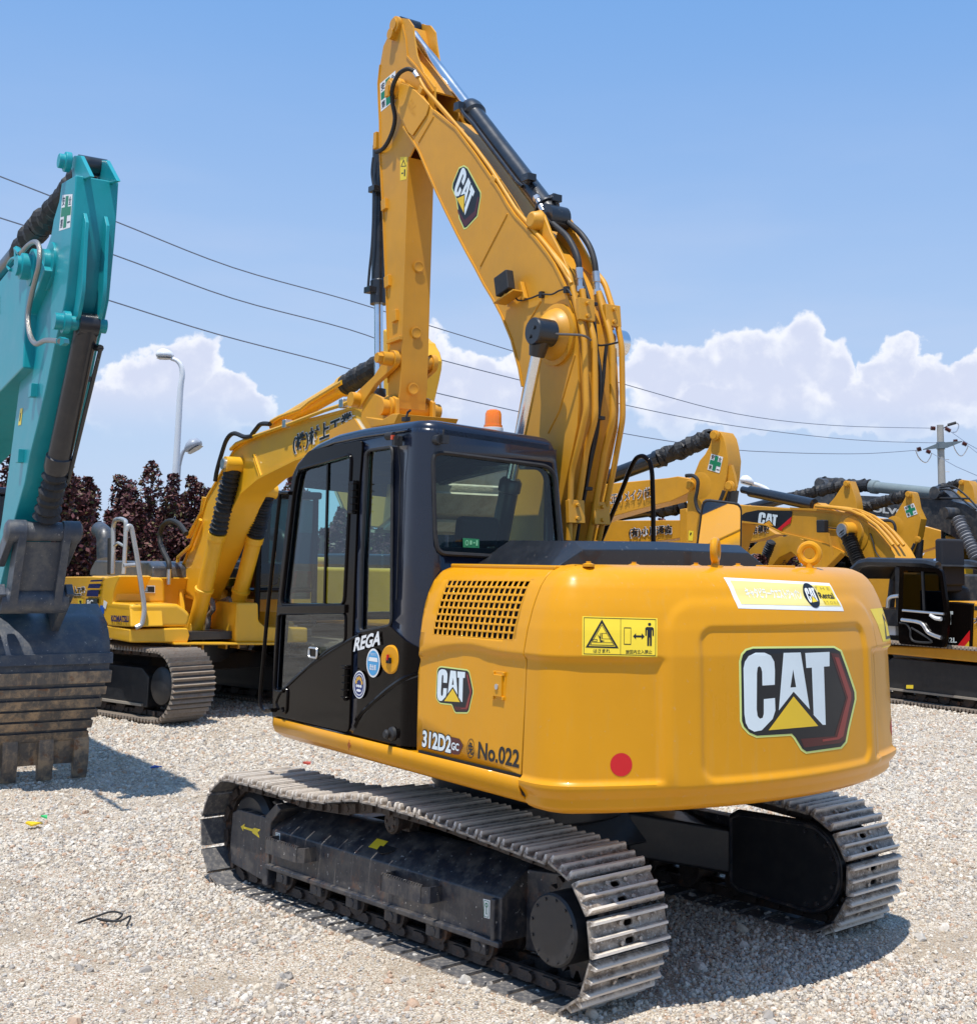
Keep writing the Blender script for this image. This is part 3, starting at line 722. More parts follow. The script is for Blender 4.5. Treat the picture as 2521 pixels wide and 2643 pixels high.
# lamp on the corner, bracket lamp, washer
lm = MB(); c_ = wrap(.0)(*cab_px([(762,160)])[0]); lm.cyl(c_, c_+Vector((-.03,.05,-.0)), .013); lm.cyl(c_+Vector((0,.05,.012)), c_+Vector((.06,.06,.012)), .022, .024, 14)
lm.box(c_+Vector((-.02,.04,-.02)), (.03,.05,.05)); lm.tube([c_+Vector((-.015,.03,-.04)), c_+Vector((-.018,.012,-.20)), c_+Vector((-.02,.008,-.9))], .0035, 5)
lmo = lm.build('corner_light', RUB, cab); lm = MB(); lm.box(c_+Vector((-.01,.065,.0)), (.02,.015,.025)); lm.build('light_lens', flat('orange_lens',(.55,.06,.01),.3), lmo)
br = MB(); q = B.un((935,168), zo='2', F=CF0); br.cyl(q, q+Vector((-.05,0,0)), .028); br.box(q+Vector((-.06,-.02,.0)), (.03,.04,.045)); br.tube([q+Vector((-.05,-.01,0)), q+Vector((-.055,-.015,.06))], .006, 6)
br.build('light_bracket', BLK, cab)
# beacon
q = B.un((947,822), L=.72); q = B.un((947,812), F=.0)
bq = Vector((-.28, .66, ZR+.062)); qq = B.un((947,815), zo='D', z=ZR+.066); bq = Vector((qq.x, qq.y, ZR+.056-.055*(CL1-qq.y)/(CL1-CL0)))
be = MB(); be.lathe(bq, (0,0,1), [(0,.060),(.024,.060),(.026,.054)], 24); beo = be.build('beacon', WHITE, cab)
be = MB(); be.lathe(bq+Vector((0,0,.026)), (0,0,1), [(0,.055),(.014,.055),(.016,.050),(.082,.048),(.10,.040),(.108,.024),(.110,0)], 28); be.build('beacon_dome', AMB, beo)
# aerial bracket on the roof
ab = MB(); q = Vector((-.25,1.12,ZR+.075)); ab.box(q, (.05,.03,.025)); ab.tube([q, q+Vector((.0,-.01,.04)), q+Vector((-.03,-.01,.05))], .007, 6); ab.build('roof_clip', RUB, cab)
# inside: seat, console, levers
se = MB(); se.box((-.18,.77,1.48),(.50,.50,.14)); se.box((-.42,.77,1.80),(.13,.48,.62), Matrix.Rotation(R(-10),3,'Y')); 
seo = se.build('seat', SEATM, cab, bevel=.05, seg=3)
se = MB(); se.box((-.50,.77,2.20),(.09,.27,.17), Matrix.Rotation(R(-8),3,'Y')); se.build('headrest', SEATM, seo, bevel=.035, seg=3)
co = MB(); co.box((-.05,.44,1.42),(.75,.16,.40)); co.box((-.05,1.08,1.42),(.70,.14,.36)); co.box((-.1,.77,1.2),(1.0,.8,.3)); co.box((.86,.42,1.85),(.10,.10,.22))
for y in (.44,1.08): co.tube([(.22,y,1.6),(.24,y,1.75)], [.02,.012]); co.cyl((.24,y,1.75),(.25,y,1.87),.022)
for y in (.66,.88): co.tube([(.72,y,1.1),(.66,y,1.55),(.62,y,1.72)], .013)
co.build('control_console', SEATM, cab, bevel=.01)
# escape sticker inside the rear window
es = MB()
mp = wrap(-.006); q = [(rear_u(p.y), p.z) for p in B.P([(735,1308),(893,1318),(893,1405),(737,1398)], zo='c4', F=CF0)]
es.mi = 0; sheet(es, q, [], mp); cx_, cy_ = q[3]; W_ = q[1][0]-q[0][0]; H_ = q[0][1]-q[3][1]
es.mi = 1; mp = wrap(-.0045)
for (a, b, c, d) in ((.40,.30,.52,.75),(.60,.45,.72,.58),(.78,.2,.88,.8)): sheet(es, [(cx_+W_*a, cy_+H_*b),(cx_+W_*c, cy_+H_*b),(cx_+W_*c, cy_+H_*d),(cx_+W_*a, cy_+H_*d)], [], mp)
o_ = ellipse(cx_+W_*.22, cy_+H_*.5, H_*.22, H_*.3, 14); i_ = ellipse(cx_+W_*.22, cy_+H_*.5, H_*.13, H_*.2, 14); sheet(es, o_, [i_], mp)
es.build('exit_sticker', [flat('exit_green',(.02,.22,.09)), flat('exit_light',(.25,.62,.35))], cab)
# ------------------------------------------------------------ undercarriage (own heading under the swung body)
TB = Fr(-.3545, 8.4091, BT)
RT_ = Matrix.Rotation(BT-BA, 4, 'Z')
def make_shoe(nm, wd, pitch, parent=None):
    m = MB()
    h = pitch*.5
    sl = [[(x0, y0), (x1, y0), (x1, y1), (x0, y1)] for (x0, x1) in ((-.020,.016),) for (y0, y1) in ((-.075,-.03),(.03,.075))]
    def slot(cx, cy): return [(cx+a, cy+b) for a, b in rrect(-.014,-.030,.014,.030,.013,4)]
    lo = [(-h+.009,-wd/2),(h-.008,-wd/2),(h-.008,wd/2),(-h+.009,wd/2)]
    for z, up in ((.012, 1), (0., 0)):
        k = MB(); sheet(k, lo, [slot(-.042,0), slot(.036,0)], lambda x, y: Vector((x, y, z)))
        m.add(k.v, k.f if up else [list(reversed(f)) for f in k.f])
    m.add([(a,b,z) for z in (0,.012) for a, b in lo], [(0,1,5,4),(1,2,6,5),(2,3,7,6),(3,0,4,7)])
    for c in (slot(-.042,0), slot(.036,0)):
        n = len(c); m.add([(a,b,z) for z in (0,.012) for a, b in c], [((i+1) % n, i, n+i, n+(i+1) % n) for i in range(n)])
    # three grousers and the down-turned lips
    for x, hh, w0 in ((-h+.018,.034,.013), (-.003,.028,.012), (h-.020,.034,.013)):
        y = wd/2
        m.add([(x-w0,-y,.012),(x+w0,-y,.012),(x+w0*.45,-y+.012,.012+hh),(x-w0*.45,-y+.012,.012+hh),(x-w0,y,.012),(x+w0,y,.012),(x+w0*.45,y-.012,.012+hh),(x-w0*.45,y-.012,.012+hh)],
              [(0,1,2,3),(7,6,5,4),(1,5,6,2),(2,6,7,3),(3,7,4,0)])
    m.box((h-.009,0,-.004),(.010,wd*.94,.014)); 
    for x in (-.045,.042):
        for y in (-.062,.062): m.tube([(x,y,.010),(x,y,.026)], .011, 6)
    return m
def track_path(hc, r, ztop, zbot, sag):
    P = []
    for k in range(40): P.append((hc-2*hc*k/40, zbot))                     # bottom, front to back
    zc = zbot+r
    for k in range(30): a = -pi/2-pi*k/30; P.append((-hc+r*cos(a), zc+r*sin(a)))
    for k in range(40):
        x = -hc+2*hc*k/40; P.append((x, zc+r+sag(x)))
    for k in range(30): a = pi/2-pi*k/30; P.append((hc+r*cos(a), zc+r*sin(a)))
    return P
def along(P, s):
    n = len(P); 
    for i in range(n):
        a = P[i]; b = P[(i+1) % n]; d = math.hypot(b[0]-a[0], b[1]-a[1])
        if s <= d: t = s/d; return (a[0]+(b[0]-a[0])*t, a[1]+(b[1]-a[1])*t), math.atan2(b[1]-a[1], b[0]-a[0])
        s -= d
    return P[0], 0
def plen(P): return sum(math.hypot(P[(i+1) % len(P)][0]-P[i][0], P[(i+1) % len(P)][1]-P[i][1]) for i in range(len(P)))
def chain_mb(P, L, yc, n, off, phase=0., hw=.075):
    m = MB()
    for i in range(n):
        (x, z), a = along(P, (L*(i+phase)/n) % L)
        nx_, nz_ = sin(a), -cos(a)                           # outwards for this winding
        c = Vector((x-nx_*off, yc, z-nz_*off))
        rot = Matrix.Rotation(-a, 3, 'Y')
        for s_ in (-1, 1):
            m.box(c+Vector((0, s_*hw, 0)), (L/n*1.06,.026,.062), rot); m.box(c+Vector((0, s_*(hw+.02), 0))+rot @ Vector((L/n*.22,0,.0)), (L/n*.46,.022,.05), rot)
        m.tube([c+Vector((0,-hw-.035,0))+rot @ Vector((L/n*.5,0,0)), c+Vector((0,hw+.035,0))+rot @ Vector((L/n*.5,0,0))], .021, 8)
    return m
HC, TR = 1.50, .318
def sag(x):
    return lerp_t([(-1.5,0),(-1.1,.028),(-.5,.066),(-.1,.074),(.1,.070),(.45,.012),(.8,-.008),(1.15,.004),(1.5,0)], x)
TP = track_path(HC, TR, 0, -.018, sag); TL = plen(TP)
NS = 46
shoe_src = None
def rooted(mb_fn): pass
def add_track(parent, y, wd, P, TLn, ns, Mroot, shoe_mb, mat_s, mat_c, phase, name='track_belt', hw=.075):
    cm = chain_mb(P, TLn, y, ns, -.05, phase, hw); cm2 = MB(Mroot); cm2.add(cm.v, cm.f)
    belt = cm2.build(name, mat_c, parent)
    me = None
    for i in range(ns):
        (x, z), a = along(P, (TLn*(i+phase)/ns) % TLn)
        if me is None:
            o = shoe_mb.build('track_shoe', mat_s, belt, ang=30); me = o.data
        else:
            o = bpy.data.objects.new('track_shoe', me); col.objects.link(o); o.parent = belt
        o.matrix_parent_inverse = Matrix.Identity(4)
        o.matrix_local = Mroot @ Matrix.Translation((x, y, z)) @ Matrix.Rotation(-a, 4, 'Y')
    return belt
def half_chassis(s):
    """one side frame; s=+1 left (near), -1 right"""
    yo = 1.12*s; yi = .80*s
    def T(m=None): return MB(RT_)
    f = T(); c = 1
    # section: outer wall, sloped deck, inner wall, along F from -1.06 to 1.16
    sec = [(1.125,.15),(1.125,.365),(1.09,.392),(.93,.50),(.84,.50),(.84,.15)]
    for F0, F1, k in ((-1.06,1.16,1),):
        vs = [(F0, y*s, z) for y, z in sec]+[(F1, y*s, z) for y, z in sec]; n = len(sec)
        fs = [tuple(range(n)), tuple(range(2*n-1,n-1,-1))]+[((i+1) % n, i, n+i, n+(i+1) % n) for i in range(n)]
        if s < 0: fs = [tuple(reversed(q)) for q in fs]
        f.add(vs, fs)
    f.box((.05,1.135*s,.148),(2.25,.035,.03)); f.box((-1.02,1.0*s,.25),(.03,.30,.22)); 
    # tapered rear bracket to the final drive
    f.prism([(-1.06,.84*s,.09),(-1.06,.84*s,.48),(-1.30,.84*s,.50),(-1.62,.84*s,.46),(-1.70,.84*s,.30),(-1.55,.84*s,.14),(-1.3,.84*s,.1)], (0,.12*s,0))
    fo = f.build('track_frame', FRAME, main, bevel=.008)
    ih = T()
    ih.lathe((.03,1.03*s,.425),(0,.35*s,.94),[(0,.075),(.006,.075),(.0062,.0)],24); ih.build('access_hole', DARK, fo)
    # idler guard
    g = T(); g.prism([(1.62,1.135*s,.09),(1.17,1.135*s,.045),(1.17,1.135*s,.415),(1.24,1.135*s,.43),(1.56,1.135*s,.43),(1.635,1.135*s,.40),(1.645,1.135*s,.2)],(0,-.05*s,0))
    g.prism([(1.16,1.14*s,.03),(1.22,1.14*s,.03),(1.22,1.14*s,.44),(1.10,1.14*s,.53),(1.04,1.14*s,.50),(1.15,1.14*s,.40)],(0,-.28*s,0)); g.build('idler_guard', FRAME, main, bevel=.008)
    i_ = T(); i_.lathe((1.5,.995*s-.09,.305),(0,1,0),[(0,.20),(.03,.235),(.06,.235),(.062,.20),(.118,.20),(.12,.235),(.15,.235),(.18,.20)],36); i_.lathe((1.5,.995*s-.11,.305),(0,1,0),[(0,.10),(.22,.10)],20); i_.build('idler_wheel', BLK, main)
    # sprocket with teeth
    sp_ = T(); N = 21; pts = []
    for k in range(N*4): a = 2*pi*k/(N*4); r = .245 if k % 4 in (0, 1) else .205; pts.append((-1.5+r*cos(a), .995*s+.025, .305+r*sin(a)))
    sp_.prism(pts, (0,-.05,0)); sp_.build('sprocket', CHAIN, main)
    fd = T(); fd.lathe((-1.53,.90*s,.322),(0,s,0),[(0,.20),(.12,.20),(.125,.165),(.30,.165),(.312,.155),(.314,.0)],40)
    for k in range(12): a = 2*pi*k/12+.2; fd.cyl((-1.53+.14*cos(a),1.205*s,.322+.14*sin(a)),(-1.53+.14*cos(a),1.219*s,.322+.14*sin(a)),.008,n=6)
    fdo = fd.build('final_drive', BLK, main, ang=30)
    # lower rollers with brackets
    for F in (1.0,.62,.24,-.14,-.52,-.90):
        r_ = T(); r_.lathe((F,.995*s-.11,.115),(0,1,0),[(0,.05),(.0,.085),(.03,.085),(.035,.065),(.10,.055),(.185,.065),(.19,.085),(.22,.085),(.22,.045),(.235,.04)],20)
        ro_ = r_.build('track_roller', CHAIN, main)
        r_ = T(); r_.box((F+.01,1.115*s,.115),(.12,.03,.09)); r_.cyl((F+.01,1.115*s,.10),(F+.01,1.135*s,.10),.03,n=6); r_.build('roller_bracket', FRAME, ro_, bevel=.006)
    c_ = T(); c_.lathe((.02,.88*s,.565),(0,s,0),[(0,.05),(.02,.062),(.05,.062),(.055,.05),(.12,.05),(.125,.068),(.155,.068),(.16,.06),(.166,.055)],20)
    for k in range(5): a = 2*pi*k/5; c_.cyl((.02+.038*cos(a),1.04*s,.565+.038*sin(a)),(.02+.038*cos(a),1.052*s,.565+.038*sin(a)),.011,n=6)
    c_.bar((.02,.9*s,.5),(.02,.9*s,.565),.07,.07,(1,0,0)); c_.build('carrier_roller', CHAIN, main)
    # boarding steps: two U straps with saw tooth edge
    for F0 in (.86, -.36):
        t_ = T(); w_ = .215; d = .11; y0 = 1.125; pp = [(F0+w_,y0),(F0+w_,y0+d*.7),(F0+w_-.03,y0+d),(F0-w_+.03,y0+d),(F0-w_,y0+d*.7),(F0-w_,y0)]
        for i in range(5):
            (a, b), (c2, d2) = pp[i], pp[i+1]; zz = .31
            t_.prism([(a,b*s,zz-.05),(c2,d2*s,zz-.05),(c2,d2*s,zz+.032),(a,b*s,zz+.032)], Vector((-(d2-b), -(-(c2-a))*-1, 0)).normalized()*0+Vector((0,-.012*s,0)) if abs(d2-b) < .02 else Vector((.012*(1 if F0-a > 0 else -1),0,0)))
        for k in range(17):
            x = F0+w_-.04-k*(2*w_-.08)/16; t_.box((x,(y0+d-.006)*s,.31+.036),(.013,.012,.014))
        for x in (-.08,.03): t_.cyl((F0+x,(y0+d-.002)*s,.31),(F0+x,(y0+d+.001)*s,.31),.010,n=10)
        t_.build('boarding_step', FRAME, main, clean=False)
    return fo
for s in (1, -1):
    fo = half_chassis(s)
    add_track(main, .995*s, .5, TP, TL, NS, RT_, make_shoe('s', .505, TL/NS), SHOE, CHAIN, .35 if s > 0 else .1)
    if s > 0:
        # markings on the near side frame
        def tmap(y):
            return lambda u, z: RT_ @ Vector((-u, y, z))
        def tpx(p, zo='1', L=1.14): q = TB.un(p, zo=zo, L=L); return (-q.x, q.z)
        ar = MB(); sheet(ar, [tpx(p,'f',1.137) for p in [(428,555),(460,532),(456,555),(520,573),(535,565),(582,578),(560,600),(576,645),(520,605),(515,592),(450,570),(448,592)]], [], tmap(1.1365)); ar.build('arrow_mark', YEL, main)
        for q in ([(1121,630),(1148,636),(1146,708),(1124,702)], [(318,372),(336,376),(332,432),(318,426)]):
            tk = MB(); L_ = 1.1265; Q = [tpx(p,'1',L_) for p in q]; tk.mi = 0; sheet(tk, Q, [], tmap(L_))
            cx_ = (Q[0][0]+Q[2][0])/2; cz = (Q[0][1]+Q[2][1])/2; w_ = (Q[1][0]-Q[0][0]); h_ = Q[0][1]-Q[3][1]; tk.mi = 1
            sheet(tk, rrect(cx_-w_*.36,cz-h_*.45,cx_+w_*.36,cz+h_*.45,w_*.1), [rrect(cx_-w_*.30,cz-h_*.42,cx_+w_*.30,cz+h_*.42,w_*.1)], tmap(L_+.001))
            sheet(tk, ellipse(cx_,cz+h_*.2,w_*.2,h_*.14,12), [ellipse(cx_,cz+h_*.2,w_*.09,h_*.07,12)], tmap(L_+.001)); sheet(tk, [(cx_-w_*.05,cz+h_*.1),(cx_-w_*.05,cz-h_*.3),(cx_+w_*.12,cz-h_*.3),(cx_+w_*.12,cz-h_*.24),(cx_+w_*.05,cz-h_*.24),(cx_+w_*.05,cz+h_*.1)], [], tmap(L_+.001))
            tk.build('tow_sticker', [WHITE, GREEN], main)
        yl = MB(RT_); n_ = Vector((0,.108,.16)).normalized()
        a_ = Vector((.13,1.072,.4049))
        ex = Vector((1,0,0)); ey = Vector((0,-.16,.108)).normalized(); a_ += n_*.003
        yl.add([a_-ex*.055-ey*.0, a_+ex*.055-ey*.0, a_+ex*.055+ey*.07, a_-ex*.055+ey*.07], [(1,0,3,2)]); yl.build('caution_label', YEL, main)
# centre section, motor covers facing the middle
cbm = MB(RT_)
cbm.cyl((0,0,.52),(0,0,.72),.60,n=40); cbm.box((0,0,.46),(1.25,.9,.20), taper=.85)
for sy in (1,-1):
    for sx in (1,-1):
        cbm.prism([(sx*.15,sy*.3,.56),(sx*.55,sy*.3,.54),(sx*.98,sy*.86,.42),(sx*.58,sy*.86,.48)],(0,0,-.26))
cbm.box((0,0,.60),(1.0,1.75,.10)); cbm.build('car_body', BLK, main, bevel=.02)
for s in (1,-1):
    mc = MB(RT_); pts = []
    for k in range(15): a = pi/2+pi*k/14; pts.append((-1.50+.255*cos(a), .80*s, .31+.255*sin(a)))
    pts += [(-.98,.80*s,.075),(-.92,.80*s,.11),(-.92,.80*s,.52),(-.98,.80*s,.555)]
    mc.prism(pts, (0,.05*s,0)); mo_ = mc.build('motor_cover', BLK, main, bevel=.012)
    mr_ = MB(RT_); cx_ = -1.50; rp_ = [(cx_+.235*cos(pi/2+pi*k/14), .795*s, .31+.235*sin(pi/2+pi*k/14)) for k in range(15)]+[(-1.0,.795*s,.10),(-.94,.795*s,.13),(-.94,.795*s,.50),(-1.0,.795*s,.53)]; rp_.append(rp_[0]); mr_.tube(rp_, .010, 6, caps=False)
    for k in range(9): a = pi/2+pi*k/8; mr_.cyl((cx_+.20*cos(a),.80*s,.31+.20*sin(a)),(cx_+.20*cos(a),.785*s,.31+.20*sin(a)),.012,n=6)
    mr_.build('cover_rim', FRAME, mo_)

# ------------------------------------------------------------ boom, stick, cylinders
BL, BR = .18, -.155
def sl(pts, L, zo): return [B.un(p, zo=zo, L=L) for p in pts]
back = sl([(428,562),(540,652),(640,785),(722,905),(770,980)], BL, '4')+sl([(30,215),(130,360),(260,500),(400,665),(520,820),(600,940),(660,1060),(720,1190),(760,1310),(810,1460),(850,1620),(872,1800)], BL, 'h')+ \
       sl([(517,720),(522,850),(521,980),(514,1100),(486,1240),(452,1400),(410,1600),(360,1840)], BL, 'c6')
foot = Vector((.17, BL, 1.50))
inner = sl([(885,1960),(868,1865),(845,1780),(830,1722),(780,1600),(735,1515),(690,1442),(645,1355),(600,1275),(555,1190),(500,1080),(450,975),(400,860),(360,765),(322,702)], BL, '4')
z_in = inner[0]
inner_low = [Vector((foot.x+.16, BL, 1.40)), Vector((foot.x+.20, BL, 1.62)), Vector((z_in.x*.5+foot.x*.5+.14, BL, (z_in.z+foot.z)/2-.1))]
tip = sl([(280,640),(245,560),(228,500)], BL, '4')
tipc = B.un((240,450), zo='4', L=BL)
tipr = [tipc+Vector((cos(a)*.075, 0, sin(a)*.075)) for a in [R(k) for k in (-20,20,60,100,140)]]
blow = [Vector((foot.x-.14, BL, 1.55)), Vector((foot.x-.07, BL, 1.38)), Vector((foot.x+.08, BL, 1.33))]
bo = back+blow+inner_low+inner+tip+tipr[:2]+tipr[2:]+sl([(300,425),(360,470)], BL, '4')
bo2 = [(p.x, p.z) for p in bo]
pf = lambda y: (lambda u, z: Vector((u, y, z)))
def inset_path(P, d):
    out = []
    for i, p in enumerate(P):
        a = P[max(i-1,0)]; b = P[min(i+1,len(P)-1)]; t_ = (b-a).normalized(); nrm = Vector((t_.z, 0, -t_.x)); out.append(p+nrm*d)
    return out
# side plates
bm_ = MB()
bor = [(p.x, p.z) for p in inset_path(back, -.030)+blow+inner_low+inner+tip+tipr[:2]+tipr[2:]+sl([(300,425),(360,470)], BL, '4')]
for y, th, oo in ((BL,-.014,bo2),(BR,.014,bor)):
    bm_.prism([Vector((a, y, b)) for a, b in oo], (0, th, 0))
boomo = bm_.build('boom', CATB, main, ang=25)
def strip(P, y0, y1, th, name, m_, parent, d=0.):
    m = MB(); Q = inset_path(P, d); Q2 = inset_path(P, d+th); vs = []
    for p, q in zip(Q, Q2): vs += [(p.x,y0,p.z),(p.x,y1,p.z),(q.x,y1,q.z),(q.x,y0,q.z)]
    fs = [(0,1,2,3)]
    for i in range(len(P)-1):
        for k in range(4): fs.append((i*4+k,i*4+(k+1)%4,(i+1)*4+(k+1)%4,(i+1)*4+k))
    n = len(P)*4; fs.append((n-1,n-2,n-3,n-4)); m.add(vs, fs); return m.build(name, m_, parent, clean=True)
sg = 1
strip(back, BL-.015, BR+.015, .012, 'boom_back_plate', CATB, boomo, -.045)
strip(inner+tip[:1], BL+.008, BR-.008, .014, 'boom_belly_plate', CATB, boomo, 0.)
strip(back[:14], BL+.006, BL-.03, .016, 'boom_edge', CATB, boomo, -.006)
# weld seams on the side
wl = MB()
for a, b in (((805,1085),(668,1352)),((432,590),(355,722)),((975,1530),(915,1630))):
    wl.tube([B.un(a, zo='4', L=BL+.001), B.un(b, zo='4', L=BL+.001)], .006, 6)
wl.tube([B.un(a, zo='c6', L=BL+.001) for a in ((500,655),(450,830),(400,1010),(330,1150))], .006, 6)
wl.build('weld_seam', CATB, boomo)
# cast nose plate
nz_ = MB(); nz_.prism([B.un(p, zo='4', L=BL+.012) for p in [(250,490),(262,420),(300,430),(350,470),(408,530),(395,580),(322,690),(300,672),(262,585)]], (0,-.012,0)); nz_.build('boom_nose', CATB, boomo, bevel=.006)
pc = MB(); pc.lathe(tipc+Vector((0,-.04,0)),(0,1,0),[(0,.085),(.05,.085),(.055,.07),(.10,.07),(.105,.05),(.11,.05)],24); pc.box(tipc+Vector((0.0,.075,-.04)),(.05,.02,.09)); pc.build('boom_pin', CATB, boomo, bevel=.003); pc = MB(); pc.lathe(Vector((tipc.x,BR+.04,tipc.z)),(0,-1,0),[(0,.085),(.05,.085),(.10,.06)],24); pc.build('boom_pin', CATB, boomo, bevel=.003)
# boss and boom cylinder
bc = B.un((395,530), zo='c6', L=BL); bc = B.un((372,525), zo='c6', L=BL+.02)
ds = MB(); ds.lathe(bc,(0,1,0),[(-.02,.195),(.0,.195),(.004,.18),(.006,.165),(.03,.155),(.06,.13),(.085,.10),(.13,.085)],36); ds.build('boom_boss', CATB, boomo, ang=50)
pc_ = Vector((bc.x, BL+.19, bc.z)); pq = B.un((228,502), zo='c6', L=BL+.26); pc_ = Vector((pq.x, BL+.19, pq.z))
cyf = B.un((130,1140), zo='c6', L=BL+.19); d_ = (cyf-pc_).normalized()
cyf = B.un((160,1137), zo='c6', L=BL+.19); d_ = (cyf-pc_).normalized(); footc = pc_+d_*1.95
ry = MB(); ry.tube([pc_+d_*.08, pc_+d_*.95], .036, 24); rod = ry.build('boom_cylinder_rod', CHR, main, ang=60)
ry = MB(); ry.lathe(pc_+Vector((0,-.07,0)),(0,1,0),[(0,.085),(.13,.085),(.138,.078),(.14,0)],32); ry.tube([pc_+d_*.03, pc_+d_*.15], [.07,.048], 20)
for q in ((-.02,.02),(.02,-.03)): ry.cyl(pc_+Vector((q[0],.07,q[1])), pc_+Vector((q[0],.078,q[1])), .013, n=6)
ry.build('rod_end', BLKC, rod, ang=40)
ry = MB(); ry.tube([pc_+d_*.92, pc_+d_*.94, pc_+d_*1.0, pc_+d_*1.01, footc], [.055,.07,.07,.06,.06], 24)
ry.build('boom_cylinder', BLKC, main, ang=40)
ry = MB(); q0 = pc_+Vector((0,-.38*1.0-.18,0)); ry.tube([q0+d_*.08, q0+d_*.95], .036, 16); ry.lathe(q0+Vector((0,-.07,0)),(0,1,0),[(0,.085),(.14,.085)],24); ry.build('boom_cylinder_rod', CHR, main)
ry = MB(); ry.tube([q0+d_*.92, q0+d_*1.9], .06, 16); ry.build('boom_cylinder', BLKC, main)
gr = MB(); a_ = B.un((295,515), zo='c6', L=BL+.17); gr.tube(smooth_path([a_, B.un((400,522), zo='c6', L=BL+.13), B.un((545,530), zo='c6', L=BL+.03), B.un((600,560), zo='c6', L=.12)], 6), .008, 6); gr.build('grease_hose', flat('grey_hose',(.10,.09,.085),.5), main)
gr = MB(); gr.tube([a_, a_+(B.un((335,522), zo='c6', L=BL+.15)-a_)], .014, 8); gr.build('hose_fitting', STEEL, main)
# tubes down the back of the boom
def c6(pts, L): return [B.un(p, zo='c6', L=L) for p in pts]
def pipe(P, r, m_=CATB, name='hydraulic_tube', parent=None, sm=0):
    m = MB(); m.tube(smooth_path(P, sm) if sm else round_path(P), r, 10); return m.build(name, m_, parent or main, ang=60)
def round_path(P, r=.05, n=4):
    P = [Vector(p) for p in P]; out = [P[0]]
    for a, b, c in zip(P, P[1:], P[2:]):
        la = min(r, (a-b).length*.4); lc = min(r, (c-b).length*.4); p0 = b+(a-b).normalized()*la; p1 = b+(c-b).normalized()*lc
        for k in range(n+1): t = k/n; out.append((1-t)**2*p0+2*t*(1-t)*b+t*t*p1)
    return out+[P[-1]]
T1 = [(330,0),(385,60),(460,150),(480,220),(535,430),(560,560),(574,1000),(530,1200),(478,1400),(470,1600),(462,1830)]
pipe([B.un(p, zo='h', L=.155) for p in [(35,95),(45,170),(160,310),(480,680),(720,975),(790,1070),(820,1210)]]+c6(T1[5:], .155), .019)
T2 = [(545,240),(560,350),(595,455),(622,560),(628,1050),(570,1260),(535,1500),(500,1700),(478,1830)]
pipe(c6(T2, .085), .021)
T3 = [(650,255),(678,370),(718,500),(736,600),(742,1060),(690,1250),(655,1450),(615,1690),(585,1830)]
pipe(c6(T3, -.055), .021)
T4 = [(430,-80),(540,20),(690,200),(765,440),(797,600),(803,1060),(745,1380),(700,1600),(650,1830)]
pipe(c6(T4, -.145), .019)
for pts, L in (([(480,-20),(530,120),(590,300),(620,420),(640,620),(662,770),(655,960),(640,1060),(600,1300),(575,1480),(540,1650),(510,1830)], .02),
               ([(700,590),(688,700),(678,830),(655,1000),(640,1150),(600,1340),(570,1500),(535,1650),(500,1830)], .0)):
    pipe(c6(pts, L), .011, RUB, 'rubber_hose', sm=4)
gr = MB(); gr.tube(smooth_path(c6([(575,545),(640,590),(700,590),(770,575)], .03), 4), .007, 6); gr.build('rubber_hose', RUB, main)
def clampblock(p, L, w_=.10, h_=.14):
    m = MB(); c = B.un(p, zo='c6', L=L); rot = Matrix.Rotation(R(6), 3, 'Y'); m.box(c+Vector((-.022,0,0)), (.035,w_,h_), rot)
    for dz in (-.04,.04): m.cyl(c+Vector((-.038,0,dz)), c+Vector((-.058,0,dz)), .014, n=6)
    m.build('tube_clamp', CATB, main, bevel=.004)
clampblock((553,372), .12, .12); clampblock((720,410), -.10, .12); clampblock((488,1650), .12, .12); clampblock((648,1660), -.10, .12)
# hose ties
for p in ((608,332),(655,1055),(575,1503)):
    m = MB(); c = B.un(p, zo='c6', L=.01); m.box(c, (.05,.055,.022)); m.build('hose_tie', RUB, main, bevel=.003)
# black pressure hoses over the arm cylinder foot
def z4(pts, L): return [B.un(p, zo='4', L=L) for p in pts]
def fit_hose(pts, L, r, n=6):
    P = z4(pts, L) if not isinstance(L, (list, tuple)) else [B.un(p, zo='4', L=l) for p, l in zip(pts, L)]
    P = smooth_path(P, n); m = MB(); m.tube(P, r, 12); ho_ = m.build('pressure_hose', RUB, main, ang=60)
    for e, f in ((P[0], P[3]), (P[-1], P[-4])):
        d = (e-f).normalized(); m = MB(); m.tube([e-d*.02, e+d*.05, e+d*.052, e+d*.10], [r*1.25, r*1.25, r*1.0, r*1.0], 12); m.tube([e+d*.10, e+d*.135], r*1.35, 6); m.build('hose_fitting', STEEL, ho_)
ZO['4h'] = ZO['h']
def hz(p): return ((p[0]*.21348+1300-900)/.50826, (p[1]*.21348+480)/.50826)
fit_hose([hz(p) for p in [(475,290),(545,410),(640,500),(760,610),(850,760),(900,900),(910,1030)]], [.075,.075,.075,.08,.085,.085,.085], .020)
fit_hose([hz(p) for p in [(645,300),(710,390),(820,475),(940,590),(1040,745),(1095,920),(1112,1075)]], [-.04,-.045,-.05,-.055,-.055,-.055,-.055], .020)
